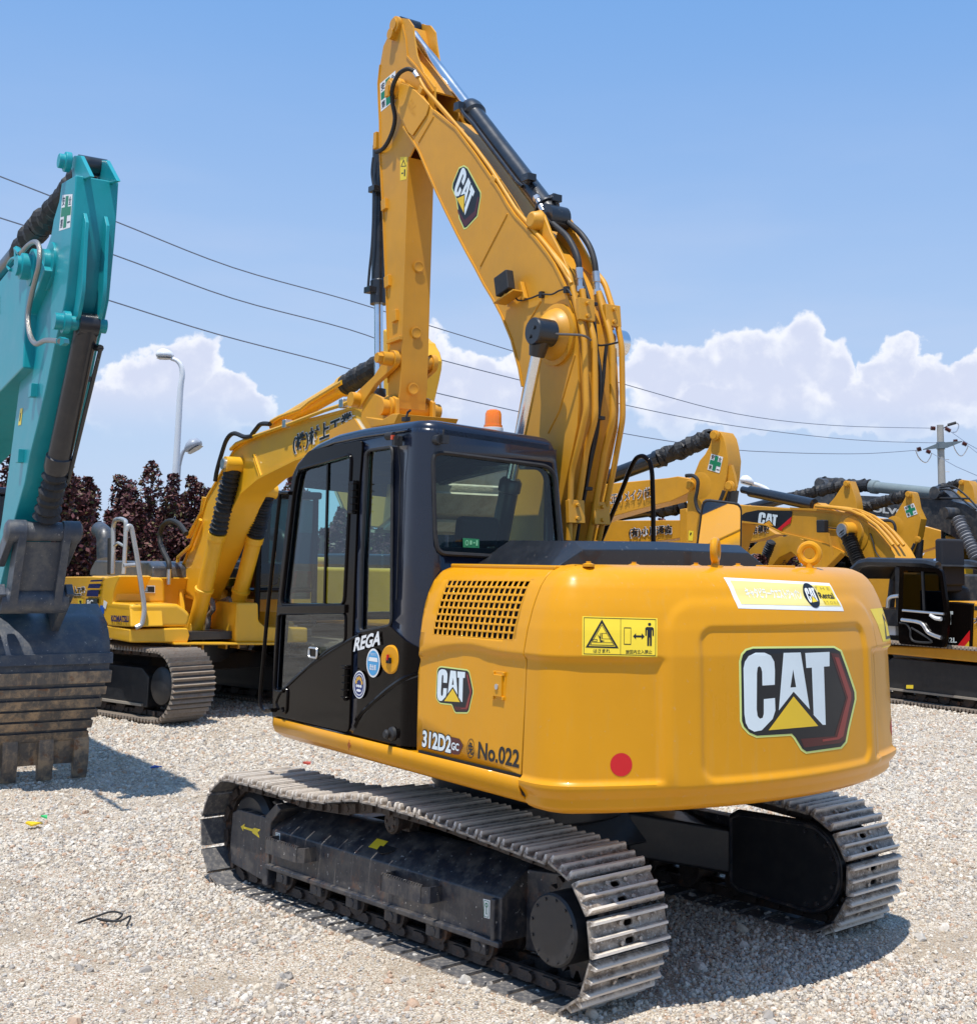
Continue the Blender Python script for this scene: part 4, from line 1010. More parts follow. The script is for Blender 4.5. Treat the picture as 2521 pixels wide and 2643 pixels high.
# arm cylinder
ac = B.un((302,140), zo='4', L=.015); a1 = B.un((610,390), zo='h', L=.015)
g1 = B.un((608,545), zo='4', L=.015); dd = (a1-ac).normalized(); tt = (g1-ac).dot(dd)
rd = MB(); rd.tube([ac+dd*.05, ac+dd*(tt+.02)], .040, 24); arod = rd.build('arm_cylinder_rod', CHR, main, ang=60)
rd = MB(); rd.lathe(ac+Vector((0,-.085,0)),(0,1,0),[(0,.07),(.17,.07)],24); rd.tube([ac+dd*.03, ac+dd*.11], [.06,.045], 16); rd.build('rod_end', BLKC, arod)
LN = (a1-ac).length
rd = MB(); rd.tube([ac+dd*tt, ac+dd*(tt+.02), ac+dd*(tt+.06), ac+dd*(tt+.09), ac+dd*(tt+.12), ac+dd*(tt+.14), ac+dd*(LN-.14), ac+dd*(LN-.10), ac+dd*(LN-.02)], [.06,.08,.088,.088,.088,.068,.068,.074,.06], 32)
rd.lathe(a1+Vector((0,-.075,0)),(0,1,0),[(0,.085),(.15,.085)],24); acy = rd.build('arm_cylinder', BLKC, main, ang=35)
nrm = Vector((dd.z,0,-dd.x)); nrm = -nrm if nrm.z < 0 else nrm
rd = MB(); s0 = ac+dd*(tt+.10)+Vector((0,.085,0)); rd.tube(round_path([ac+dd*(tt+.05)+Vector((0,.09,.0)), s0+dd*.05+Vector((0,.03,0)), ac+dd*(tt+.3)+Vector((0,.095,0)), ac+dd*(LN-.42)+Vector((0,.095,0)), ac+dd*(LN-.38)+Vector((0,.075,0))]), .014, 8)
rd.box(s0-dd*.05+Vector((0,.02,0)), (.07,.05,.06)); rd.build('cylinder_pipe', BLKC, acy)
rd = MB()
for t_, y in ((LN-.36,.07),(LN-.12,-.02)):
    c = ac+dd*t_; rd.tube([c+nrm*.04+Vector((0,y,0)), c+nrm*.11+Vector((0,y,0))], .03, 10); rd.box(c+nrm*.08+Vector((0,y,0)), (.08,.07,.05)); 
rd.tube([c+Vector((0,.0,0))+dd*-.01, c+dd*.01], .09, 24); rd.build('port_block', BLKC, acy, bevel=.004)
# boom lugs carrying the arm cylinder foot
lg = MB()
for y in (.135,-.105):
    lg.prism([B.un(p, zo='h', L=.135)+Vector((0,y-.135,0)) for p in [(345,400),(365,310),(430,285),(480,350),(560,560),(700,830),(770,1000),(700,1000),(560,870),(400,680),(300,560)]], (0,-.022 if y > 0 else .022,0))
lg.lathe(B.un((408,425), zo='h', L=.14)+Vector((0,-.01,0)),(0,1,0),[(0,.07),(.06,.055),(.07,.045)],20); lg.build('cylinder_lug', CATB, boomo, bevel=.005)
# work light on the boom
wl_c = B.un((790,1440), zo='4', L=BL+.09); m = MB(); m.box(wl_c, (.15,.06,.135), Matrix.Rotation(R(14), 3, 'Y')); wlo = m.build('work_light', RUB, main, bevel=.008)
m = MB(); q = B.un((815,1510), zo='4', L=BL+.06); m.box(q, (.24,.10,.012), Matrix.Rotation(R(12),3,'Y')); m.box(B.un((885,1478), zo='4', L=BL+.02), (.03,.03,.13), Matrix.Rotation(R(25),3,'Y')); m.cyl(wl_c+Vector((0,0,-.07)), q, .014, n=8); m.build('light_bracket', CATB, wlo, bevel=.003)
m = MB(); m.tube(smooth_path(z4([(800,1475),(835,1490),(860,1525),(920,1515),(975,1495),(1030,1495),(1070,1475),(1110,1470),(1130,1500)], BL+.02), 5), .006, 6); m.build('light_cable', RUB, wlo)
for p in ((980,1497),(1105,1472)): m = MB(); m.box(B.un(p, zo='4', L=BL+.012), (.03,.03,.04)); m.build('cable_clip', RUB, wlo)
# thin tube and steel line along the top edge of the boom
pipe(z4([(345,375),(385,450),(470,545),(560,650),(640,745),(720,855),(800,985),(850,1065),(930,1160),(1010,1255),(1080,1355),(1130,1440)], .165), .013)
pipe(z4([(440,520),(540,640),(640,775),(730,900),(760,925)], .12), .013)
for p in ((745,915),(375,460)): m = MB(); m.box(B.un(p, zo='4', L=.16), (.06,.05,.05), Matrix.Rotation(R(-40),3,'Y')); m.build('tube_clamp', CATB, main, bevel=.004)
# ---- stick
SL, SR = .125, -.09
so_ = z4([(258,92),(232,108),(212,140),(200,185),(176,235),(160,330),(150,425),(153,520),(158,620),(160,800),(168,960),(176,1100),(184,1300),(192,1500),(198,1700),(203,1800),(206,1960)], SL)
low = [B.un(p, zo='c5', L=SL) for p in [(440,800),(450,1000),(445,1200),(480,1420),(540,1500),(600,1500),(650,1470)]]
rear = [B.un(p, zo='c5', L=SL) for p in [(660,1300),(690,1050),(700,700),(715,300)]]+z4([(268,1960),(275,1700),(285,1400),(298,1020),(306,800),(335,740),(400,700),(440,560),(435,440),(380,370),(345,280),(330,180),(325,130),(300,95)], SL)
st2 = so_[:-1]+low+rear[:4]+rear[5:]
m = MB()
for y, th in ((SL,-.014),(SR,.014)): m.prism([Vector((p.x, y, p.z)) for p in st2], (0, th, 0))
sto = m.build('stick', CATB, main, ang=25)
rp = [B.un(p, zo='c5', L=SL) for p in [(650,1470),(660,1300),(690,1050),(700,700),(715,300)]]+z4([(275,1700),(285,1400),(298,1020),(306,800)], SL)
strip(rp, SL+.006, SR-.006, .014, 'stick_back_plate', CATB, sto, -.004)
strip(so_[5:-1]+low[:2], SL+.008, SR-.008, .014, 'stick_front_plate', CATB, sto, -.003)
strip(z4([(272,130),(288,200),(296,290),(340,340),(385,400),(430,470)], SL), SL+.008, SR-.008, .014, 'stick_tail_plate', CATB, sto, .0)
m = MB(); tq = B.un((248,130), zo='4', L=SL)
for y in (SL, SR): m.lathe((tq.x, y, tq.z), (0, 1 if y > 0 else -1, 0), [(0,.07),(.03,.07),(.035,.05),(.045,.05)], 20)
q_ = B.un((235,178), zo='4', L=SL); m.cyl(q_, q_+Vector((0,.05,0)), .045, n=20); m.build('stick_pin', CATB, sto)
dk_ = MB()
rpv = rp
for z_ in (0,):
    for p in ((352,1355),(340,1690),(325,1975)):
        q = B.un(p, zo='4', L=0); F_ = lerp_t(sorted([(a.z, a.x) for a in rp]), q.z)
        q = B.un(p, zo='4', F=F_-.004); dk_.lathe((F_-.0175, q.y, q.z), (-1,0,0), [(0,.044),(.001,.046),(.002,.036),(-.03,.03),(-.03,.0)], 20)
dk_.build('drain_recess', CATB, sto)
m = MB()
for p, s_ in (((182,1040),1),((198,1430),1),((235,1605),1)):
    q = B.un(p, zo='4', L=SL+.01); m.box(q, (.07,.03,.09), Matrix.Rotation(R(10),3,'Y'))
m.bar(B.un((440,245), zo='c5', L=SL+.02), B.un((685,155), zo='c5', L=SL+.02), .03, .03); m.build('hose_bracket', CATB, sto, bevel=.004)
m = MB(); m.box(B.un((142,715), zo='4', L=SL-.02), (.05,.04,.14)); m.build('hose_bracket', CATB, sto, bevel=.004)
# bucket cylinder on the far edge of the stick
k0 = B.un((160,780), zo='4', L=0.); k1 = B.un((985,480+60), zo='8', L=0.)
ka = B.un((158,830), zo='4', L=0); kb = B.un((152,1545), zo='4', L=0); kd = (kb-ka).normalized(); kr = (kb-ka).length
m = MB(); m.tube([ka-kd*.15, ka+kd*(kr-.2), ka+kd*(kr-.19), ka+kd*kr], [.06,.06,.068,.068], 24); bcy = m.build('bucket_cylinder', BLKC, main, ang=35)
m = MB(); m.tube(smooth_path(z4([(125,800),(118,880),(128,970),(125,1100),(118,1250),(105,1380),(98,1470)], .09), 4), .011, 8); m.build('cylinder_pipe', BLKC, bcy)
m = MB()
for p in ((130,960),(108,1472)): m.box(B.un(p, zo='4', L=.08), (.10,.06,.05))
m.build('pipe_clamp', BLKC, bcy, bevel=.004)
kend = B.un((1015,520), zo='8', L=0.)
m = MB(); kd2 = (kend-kb).normalized(); m.tube([kb-kd2*.02, kend], .036, 20); brod = m.build('bucket_cylinder_rod', CHR, main, ang=60)
m = MB(); m.lathe(kend+Vector((0,-.10,0)),(0,1,0),[(0,.05),(.20,.05)],20); m.tube([kend-kd2*.12, kend], .055, 16); m.build('rod_end', BLKC, brod)
# the two hoses at the stick head
m = MB(); m.tube(smooth_path([B.un(p, zo='4', L=l) for p, l in (((332,362),.20),((300,350),.23),((262,368),.26),((240,400),.26),((222,450),.24),((222,520),.2),((235,600),.17),((218,680),.16),((180,750),.15),((140,772),.14))], 5), .017, 10); m.build('pressure_hose', RUB, main)
m = MB(); m.tube([B.un((328,358), zo='4', L=.20), B.un((350,392), zo='4', L=.18)], .019, 8); m.build('hose_fitting', STEEL, main)
# linkage
def link(p, q, w_, th, y, name, r0=.07, r1=.07, m_=CATB):
    m = MB(); d = (q-p).normalized(); n_ = Vector((-d.z, 0, d.x)); c = []
    for k in range(9): a = pi*k/8; c.append(p+n_*cos(a)*r0-d*sin(a)*r0)
    c = c[::1]; e = []
    for k in range(9): a = pi*k/8; e.append(q-n_*cos(a)*r1+d*sin(a)*r1)
    mid1 = (p+q)/2-n_*w_; mid2 = (p+q)/2+n_*w_
    P = c+[mid1]+e+[mid2]; P = [Vector((v.x, y, v.z)) for v in P]; m.prism(P, (0, th, 0)); return m.build(name, m_, main, bevel=.004)
l0 = B.un((540,560), zo='c5', L=.17); l1 = B.un((880,490), zo='8', L=.17)
link(l0, l1, .035, .04, .145, 'bucket_link'); link(Vector((l0.x,0,l0.z)), Vector((l1.x,0,l1.z)), .035, .04, -.185, 'bucket_link')
m = MB(); m.cyl((l0.x,-.19,l0.z),(l0.x,.27,l0.z),.052); m.cyl((l1.x,-.23,l1.z),(l1.x,.25,l1.z),.058); m.tube([(l0.x,.27,l0.z),(l0.x,.31,l0.z)],.04,6)
pv = B.un((360,1450), zo='c5', L=.22); m.cyl((pv.x,-.25,pv.z),(pv.x,.25,pv.z),.062); m.lathe((pv.x,.14,pv.z),(0,1,0),[(0,.085),(.05,.085),(.055,.062)],24); m.build('linkage_pin', CATB, main)
# bucket, curled under the stick: seen through the cab
bk = MB()
pvx, pvz = pv.x, pv.z
shell = [(.24,-.18),(.22,-.36),(.12,-.58),(-.06,-.76),(-.30,-.88),(-.58,-.90),(-.84,-.80),(-1.0,-.62)]
W2 = .52
Q = [Vector((pvx+a, 0, pvz+b)) for a, b in shell]
vs = []
for p in Q: vs += [(p.x, W2, p.z), (p.x, -W2, p.z)]
bk.add(vs, [(i*2, i*2+1, i*2+3, i*2+2) for i in range(len(Q)-1)])
for y in (W2, -W2):
    bk.add([(p.x, y, p.z) for p in Q]+[(pvx-.55,y,pvz-.42),(pvx-.15,y,pvz-.12)], [tuple(range(len(Q)+2))])
bk2 = MB()
for y in (W2+.002, -W2-.002): bk2.prism([(p.x, y, p.z) for p in Q]+[(pvx-.55,y,pvz-.42),(pvx-.15,y,pvz-.12)], (0,.012 if y > 0 else -.012,0))
bko = bk.build('bucket', mat('bucket_steel', (.50,.42,.28), .65, dirt=.7, dcol=(.36,.29,.18), scale=3., bump=.4, rust=.2), main, solid=.03, clean=True)
bk2.build('bucket_side', CATB, bko)
wb = MB()
for i in range(1, len(Q)-1):
    d = (Q[i+1]-Q[i]).normalized(); n_ = Vector((d.z,0,-d.x)); c = (Q[i]+Q[i+1])/2+n_*-.035
    wb.bar(Vector((c.x,-W2-.01,c.z)), Vector((c.x,W2+.01,c.z)), .02, .17, d)
wb.build('wear_strip', MT['bucket_steel'], bko)
er = MB()
for y in (.17,-.17):
    er.prism([Vector((pvx+a, y, pvz+b)) for a, b in [(-.10,.06),(.0,.10),(.10,.08),(.28,.14),(.42,.10),(.46,-.04),(.3,-.25),(.05,-.3),(-.12,-.18)]], (0,.03 if y < 0 else -.03,0))
er.prism([B.un(p, zo='c5', L=.35) for p in [(20,1630),(330,1680),(520,1570),(640,1570),(560,1760),(120,1830)]], (0,-.5,0))
er.build('bucket_ear', CATB, bko, bevel=.006)
# ------------------------------------------------------------ writing and marks on the main machine
def rear_px(p, zo='3'):
    F = -2.2
    for k in range(5):
        q = B.un(p, zo=zo, F=F); h = cwt.ray_cast(Vector((-4, q.y, q.z)), Vector((1,0,0)))
        if h[0] is None: break
        F = h[0].x
    return (-q.y, q.z)
GX = frange(-1.3, 1.3, .04); GZ = frange(.9, 2.02, .03)
def offset_poly(P, d):
    P = [Vector((a, b)) for a, b in P]; n = len(P); area = sum(P[i].x*P[(i+1) % n].y-P[(i+1) % n].x*P[i].y for i in range(n)); sgn = 1 if area > 0 else -1; out = []
    for i in range(n):
        a, b, c = P[i-1], P[i], P[(i+1) % n]; u = (b-a).normalized(); v = (c-b).normalized()
        n1 = Vector((u.y, -u.x)); n2 = Vector((v.y, -v.x)); m_ = (n1+n2); m_ = m_/max(m_.length, .3); k = 1/max(.5, m_.dot(n1))
        out.append(tuple(b+m_*d*k*sgn))
    return out
# the badge drawn in units taken from the rear panel (zoom pixels), y down
LOGO = dict(
 back=[(1042,610),(1050,580),(1066,562),(1095,553),(1450,550),(1478,566),(1505,640),(1540,745),(1541,775),(1512,900),(1500,962),(1480,985),(1330,1006),(1312,994),(1280,942),(1265,927),(1112,936),(1080,922),(1055,895),(1046,870)],
 C=[(1052,640),(1058,610),(1075,585),(1105,571),(1145,571),(1172,583),(1187,610),(1190,650),(1189,712),(1135,715),(1134,655),(1129,636),(1121,630),(1114,636),(1111,660),(1110,820),(1114,850),(1124,861),(1136,857),(1141,840),(1141,775),(1190,770),(1192,825),(1180,862),(1132,912),(1100,918),(1075,905),(1062,880),(1056,840)],
 A=[(1228,572),(1303,570),(1343,820),(1272,742),(1207,825)], Ah=[(1270,645),(1283,722),(1258,724)],
 T=[(1323,572),(1430,567),(1430,630),(1405,632),(1413,888),(1400,888),(1360,845),(1352,636),(1328,638)],
 tri=[(1272,763),(1380,893),(1162,912)],
 chev=[(1436,572),(1470,575),(1533,745),(1533,775),(1500,950),(1475,968),(1318,988),(1303,950),(1452,938),(1502,770),(1445,600)],
 chv2=[(1452,590),(1470,592),(1524,748),(1524,772),(1490,938),(1470,952),(1400,962),(1398,952),(1462,942),(1509,768)])
def logo(mapfn, to2d, cx, cz, w_, parent, name, gx=(), gz=(), ang=0., sx=1.):
    """to2d: unit coordinates (0..1 across, up) -> surface coordinates"""
    m = MB(); X0, Y0, WW = 1290., 780., 500.
    def T_(P):
        out = []
        for x, y in P:
            a = (x-X0)/WW*w_; b = -(y-Y0)/WW*w_*sx; out.append((cx+a*cos(ang)-b*sin(ang), cz+a*sin(ang)+b*cos(ang)))
        return out
    def lay(i, key, off, holes=(), grow=0.):
        m.mi = i; P = T_(LOGO[key]) if isinstance(key, str) else T_(key)
        if grow: P = offset_poly(P, grow)
        sheet(m, P, [T_(LOGO[h]) for h in holes], mapfn(off), cx=gx, cy=gz)
    lay(0, 'back', .0010, grow=w_*.020); lay(1, 'back', .0018)
    lay(4, 'chev', .0024); lay(5, 'chv2', .0030); lay(2, 'C', .0024); lay(2, 'A', .0024, ['Ah']); lay(2, 'T', .0024); lay(3, 'tri', .0024)
    return m.build(name, [LIME, BLACKD, LETW, LOGY, DRED, MRED], parent, smooth=False)
CAML = B.loc(Vector((0,0,CH)))
def hit3(off):
    """from a spot in the photograph's rear view to the tail's own surface"""
    def f(x, y):
        q = B.un((x, -y), zo='3', F=-2.); d = (q-CAML).normalized(); h = cwt.ray_cast(CAML, d); n_ = h[1]
        if n_.dot(d) > 0: n_ = -n_
        return h[0]+n_*off
    return f
m = MB(); TY = lambda P: [(x, -y) for x, y in P]; cxs, cys = frange(1000,1600,12), frange(-1050,-500,14)
def lay3(i, P, off, holes=()): m.mi = i; sheet(m, P, [TY(LOGO[h]) for h in holes], hit3(off), cx=cxs, cy=cys)
bk_ = offset_poly(TY(LOGO['back']), 9); lay3(0, bk_, .0012); lay3(1, TY(LOGO['back']), .0024)
lay3(4, TY(LOGO['chev']), .0034); lay3(5, TY(LOGO['chv2']), .0044); lay3(2, TY(LOGO['C']), .0034); lay3(2, TY(LOGO['A']), .0034, ['Ah']); lay3(2, TY(LOGO['T']), .0034); lay3(3, TY(LOGO['tri']), .0034)
m.build('brand_logo', [LIME, BLACKD, LETW, LOGY, DRED, MRED], cwo, smooth=False)
# side badge on the engine door
def sidemap(off): return side_map(off)
a_ = on_side_px((935,1400), '2'); b_ = on_side_px((1122,1420), '2'); c0 = on_side_px((1028,1436), '2')
GX2 = frange(.6, 1.7, .05); GZ2 = frange(1.4, 2., .03)
za_ = on_side_px((1000,1322), '2'); zb_ = on_side_px((1075,1556), '2')
logo(sidemap, None, c0[0], c0[1]-.004, (b_[0]-a_[0])*.98, door, 'brand_logo', (), GZ2, sx=(za_[1]-zb_[1])/455*500/(b_[0]-a_[0]))
def dtext(mapfn, parent, name, items):
    """items: (text, x, y, h, w, bold, mat index, offset, shear)"""
    mats = []; m = MB()
    for (tx_, x, y, h, w_, bold, mt, off, sh) in items:
        if mt not in mats: mats.append(mt)
        m.mi = mats.index(mt); put_text(m, tx_, x, y, h, mapfn(off), w_, bold, sh)
    return m.build(name, mats, parent, smooth=False)
def quad_px(pxs, f): return [f(p) for p in pxs]
# model number, fleet number
a_ = on_side_px((868,1722), '2'); b_ = on_side_px((1010,1745), '2'); t_ = on_side_px((868,1632), '2')
h = (t_[1]-a_[1])*.86
m = MB(); m.mi = 0
W_ = b_[0]-a_[0]
put_text(m, '312D2', a_[0], a_[1], h, side_map(.0018), W_, .085)
m.mi = 3; sheet(m, [(a_[0]+W_*.98,a_[1]+h*1.0),(a_[0]+W_*1.28,a_[1]+h*1.0),(a_[0]+W_*1.42,a_[1]+h*.62),(a_[0]+W_*1.30,a_[1]+h*.0),(a_[0]+W_*1.1,a_[1]-h*.08),(a_[0]+W_*.98,a_[1]+h*.1)], [], side_map(.0022))
m.mi = 1; put_text(m, '312D2', a_[0], a_[1], h, side_map(.0026), W_, .035)
m.mi = 1; put_text(m, 'GC', a_[0]+W_*1.03, a_[1]+h*.22, h*.45, side_map(.0030), W_*.25, .03)
m.build('model_number', [BLACKD, LETW, WHITE, DRED], door, smooth=False)
a_ = on_side_px((1150,1778), '2'); b_ = on_side_px((1355,1838), '2'); t_ = on_side_px((1160,1708), '2'); t2_ = on_side_px((1340,1750), '2')
h = (t_[1]-a_[1]+t2_[1]-b_[1])/2*1.08
m = MB(); put_text(m, 'No.022', a_[0], a_[1]*.5+b_[1]*.5+.0, h, side_map(.0018), b_[0]-a_[0], .028)
cx_, cz_ = on_side_px((1112,1735), '2'); r1 = h*.62
sheet(m, ellipse(cx_, cz_, r1*.72, r1), [ellipse(cx_, cz_, r1*.66, r1*.92)], side_map(.0018)); put_text(m, '免', cx_-r1*.5, cz_-r1*.62, r1*1.25, side_map(.0018), r1*1.0, .02)
m.build('fleet_number', BLACKD, door, smooth=False)
# cab side lettering and round stickers (u along the wrapped wall)
def wr(off): return wrap(.022+off)
def cpx(p): return cab_px([p])[0]
a_ = cpx((535,1240)); b_ = cpx((690,1200)); t_ = cpx((560,1170)); t2_ = cpx((690,1130))
m = MB(); ang = math.atan2(b_[1]-a_[1], b_[0]-a_[0]); hh = t2_[1]-b_[1]; vs, fs = text2d('REGA', .03)
x1 = max(v[0] for v in vs); y1 = max(v[1] for v in vs); mp = wr(.0)
k1 = mp
def tilt(x, y): return mp(a_[0]+x*cos(ang)-y*sin(ang)*0, a_[1]+x*sin(ang)+y)
put_text(m, 'REGA', .0, 0, hh*.95, tilt, (b_[0]-a_[0])*.86, .035, .28); m.build('maker_lettering', WHITE, cab, smooth=False)
for (cxy, rx, kind) in (((634,1300), 34, 0), ((563,1410), 32, 1)):
    c = cpx(cxy); r = (cpx((cxy[0]+rx, cxy[1]))[0]-c[0])*1.02; m = MB(); R_ = r; mp0, mp1, mp2 = wr(.0), wr(.001), wr(.0018)
    m.mi = 0; sheet(m, ellipse(c[0], c[1], R_, R_), [], mp0)
    if kind == 0:
        m.mi = 1; sheet(m, ellipse(c[0], c[1], R_*.86, R_*.86), [], mp1); m.mi = 0
        sheet(m, [(c[0]-R_*.7,c[1]+R_*.1),(c[0]+R_*.7,c[1]+R_*.1),(c[0]+R_*.6,c[1]+R_*.38),(c[0]-R_*.6,c[1]+R_*.38)], [], mp2)
        put_text(m, '適合車', c[0]-R_*.48, c[1]-R_*.5, R_*.4, mp2, R_*.96, .02); put_text(m, '排出ガス', c[0]-R_*.4, c[1]+R_*.5, R_*.2, mp2, R_*.8)
        m.build('round_sticker', [WHITE, BLUE], cab, smooth=False)
    else:
        m.mi = 1; sheet(m, ellipse(c[0], c[1], R_*.90, R_*.90), [ellipse(c[0], c[1], R_*.80, R_*.80)], mp1); sheet(m, ellipse(c[0], c[1], R_*.70, R_*.70), [], mp1)
        m.mi = 2
        for k in range(5):
            a = R(20+35*k); sheet(m, ellipse(c[0]+cos(a)*R_*.48, c[1]+sin(a)*R_*.48, R_*.13, R_*.15, 10), [], mp2)
        m.mi = 0
        for k in range(-1, 2): sheet(m, ellipse(c[0]+k*R_*.30, c[1]-R_*.10, R_*.15, R_*.11, 10), [], mp2)
        sheet(m, ellipse(c[0], c[1]-R_*.42, R_*.38, R_*.10, 12), [], mp2)
        m.build('round_sticker', [WHITE, DBLUE, flat('gold_print', (.75,.42,.03))], cab, smooth=False)
# warning sticker on the corner of the tail
def warn(mapfn, px, parent, left=True, gx=(), gz=()):
    q = [px(p) for p in [(345,410),(675,419),(674,590),(344,582)]] if not callable(parent) else None
    return q
Q = [(345,-410),(675,-419),(674,-590),(344,-582)]
def bil(a, b):
    return (Q[0][0]*(1-a)*(1-b)+Q[1][0]*a*(1-b)+Q[2][0]*a*b+Q[3][0]*(1-a)*b, Q[0][1]*(1-a)*(1-b)+Q[1][1]*a*(1-b)+Q[2][1]*a*b+Q[3][1]*(1-a)*b)
WX, WY = frange(330,690,10), frange(-600,-400,10)
m = MB(); bm0 = lambda P: [bil(a, b) for a, b in P]
m.mi = 0; sheet(m, bm0([(0,0),(1,0),(1,1),(0,1)]), [], hit3(.0012), cx=frange(330,690,10), cy=frange(-600,-400,14))
m.mi = 1; L1 = hit3(.0022)
sheet(m, bm0([(.02,.03),(.98,.03),(.98,.97),(.02,.97)]), [bm0([(.027,.045),(.973,.045),(.973,.955),(.027,.955)])], L1, cx=frange(330,690,10), cy=frange(-600,-400,14))
sheet(m, bm0([(.508,.04),(.514,.04),(.514,.96),(.508,.96)]), [], L1, cx=WX, cy=WY)
tri = [(.26,.07),(.485,.80),(.045,.80)]; tin = [(.26,.17),(.445,.76),(.085,.76)]; sheet(m, bm0(tri), [bm0(tin)], L1, cx=WX, cy=WY)
tri2 = [(.26,.20),(.43,.735),(.10,.735)]; tin2 = [(.26,.225),(.418,.72),(.112,.72)]; sheet(m, bm0(tri2), [bm0(tin2)], L1, cx=WX, cy=WY)
sheet(m, bm0([(.555,.26),(.65,.26),(.65,.70),(.555,.70)]), [bm0([(.562,.28),(.643,.28),(.643,.68),(.562,.68)])], L1, cx=WX, cy=WY)
sheet(m, bm0([(.675,.48),(.715,.40),(.715,.455),(.79,.455),(.79,.40),(.83,.48),(.79,.56),(.79,.505),(.715,.505),(.715,.56)]), [], L1, cx=WX, cy=WY)
sheet(m, bm0(ellipse(.895,.165,.022,.042,12)), [], L1, cx=WX, cy=WY)
sheet(m, bm0([(.855,.235),(.935,.235),(.952,.27),(.952,.46),(.935,.46),(.932,.31),(.925,.31),(.925,.72),(.900,.72),(.898,.50),(.892,.50),(.890,.72),(.865,.72),(.865,.31),(.858,.31),(.855,.46),(.838,.46),(.838,.27)]), [], L1, cx=WX, cy=WY)
sheet(m, bm0([(.13,.58),(.20,.58),(.20,.64),(.13,.64)]), [bm0([(.137,.592),(.193,.592),(.193,.628),(.137,.628)])], L1, cx=WX, cy=WY)
sheet(m, bm0([(.20,.45),(.235,.52),(.24,.42),(.25,.42),(.25,.60),(.30,.62),(.24,.66),(.23,.56)]), [], L1, cx=WX, cy=WY)
sheet(m, bm0([(.26,.42),(.33,.42),(.33,.43),(.27,.43),(.27,.56),(.39,.56),(.39,.57),(.26,.57)]), [], L1, cx=WX, cy=WY); sheet(m, bm0([(.14,.655),(.40,.655),(.40,.665),(.14,.665)]), [], L1, cx=WX, cy=WY)
a_ = bil(.15,.93); b_ = bil(.37,.93); put_text(m, 'はさまれ', a_[0], a_[1], 17., L1, b_[0]-a_[0], .012)
a_ = bil(.58,.935); b_ = bil(.93,.935); put_text(m, '旋回内立入禁止', a_[0], a_[1], 17., L1, b_[0]-a_[0], .015)
m.build('warning_sticker', [YEL, BLACKD], cwo, smooth=False)
# same warning on the right flank
m = MB(); q_ = [(1.035,1.80),(1.035,1.60)]
def on_right(off):
    def f(u, z):
        h_ = cwt.ray_cast(Vector((u, -4, z)), Vector((0,1,0))); n_ = h_[1]; n_ = n_ if n_.y < 0 else -n_; return h_[0]+n_*off
    return f
m.mi = 0; sheet(m, [(-2.02,1.585),(-1.70,1.585),(-1.70,1.80),(-2.02,1.80)], [], on_right(.0012), cx=frange(-2.05,-1.65,.03), cy=frange(1.5,1.9,.03))
m.mi = 1; L1 = on_right(.0022); sheet(m, [(-1.99,1.63),(-1.88,1.63),(-1.935,1.77)], [[(-1.97,1.645),(-1.90,1.645),(-1.935,1.74)]], L1, cx=frange(-2.05,-1.65,.03)); sheet(m, [(-1.86,1.62),(-1.80,1.62),(-1.80,1.76),(-1.86,1.76)], [[(-1.855,1.63),(-1.805,1.63),(-1.805,1.75),(-1.855,1.75)]], L1)
m.build('warning_sticker', [YEL, BLACKD], cwo, smooth=False)
# rental banner along the top
Q = [rear_px(p) for p in [(965,240),(1430,265),(1495,388),(1030,376)]]; m = MB()
GXf = frange(-1.3,1.3,.025); GZf = frange(1.7,2.02,.012)
m.mi = 0; sheet(m, bm0([(0,0),(1,0),(1,1),(0,1)]), [], on_cw(.0012), cx=GXf, cy=GZf)
m.mi = 1; sheet(m, bm0([(.035,.09),(.985,.10),(.985,.84),(.035,.86)]), [], on_cw(.0020), cx=GXf, cy=GZf)
m.mi = 2; sheet(m, bm0([(.80,.12),(.975,.12),(.975,.80),(.80,.80)]), [], on_cw(.0027), cx=GXf, cy=GZf)
c = bil(.70,.48); m.mi = 3; sheet(m, ellipse(c[0], c[1], .058, .062, 32), [], on_cw(.0034), cx=GXf, cy=GZf)
def sk_text(s_, a0, a1, b0, b1, mi, off, bold=0.):
    """fit text into a cell of the slanted banner"""
    m.mi = mi; vs, fs = text2d(s_, bold); x0 = min(v[0] for v in vs); x1 = max(v[0] for v in vs); y0 = min(v[1] for v in vs); y1 = max(v[1] for v in vs); mp = on_cw(off)
    m.add([mp(*bil(a0+(v[0]-x0)/(x1-x0)*(a1-a0), b1-(v[1]-y0)/(y1-y0)*(b1-b0))) for v in vs], fs)
sk_text('キャタピラーウエストジャパン', .11, .60, .30, .66, 0, .0030, .03)
sk_text('Rental', .785, .955, .36, .58, 3, .0044, .02); sk_text('T H E', .77, .95, .16, .26, 4, .0040); sk_text('S T O R E', .80, .97, .66, .76, 4, .0040)
w0 = .085
m.mi = 0
def T_(P): return [(c[0]+(x-1240)/400*w0, c[1]-(y-745)/400*w0) for x, y in P]
for k, hls in (('C',[]),('A',['Ah']),('T',[])): sheet(m, T_(LOGO[k]), [T_(LOGO[h]) for h in hls], on_cw(.0042))
m.mi = 2; sheet(m, T_(LOGO['tri']), [], on_cw(.0042))
m.build('rental_banner', [WHITE, LYEL, YEL, BLACKD, flat('olive_print', (.45,.36,.06))], cwo, smooth=False)
c = rear_px((519,1064)); m = MB(); sheet(m, ellipse(c[0], c[1], .048, .052, 32), [], on_cw(.0015), cx=GX, cy=GZ); m.build('red_reflector', RED, cwo, smooth=False)
c = (-1.90, 1.14); m = MB(); sheet(m, ellipse(c[0], c[1], .05, .052, 24), [], on_right(.0015), cx=frange(-2,-1.8,.03)); m.build('red_reflector', RED, cwo, smooth=False)
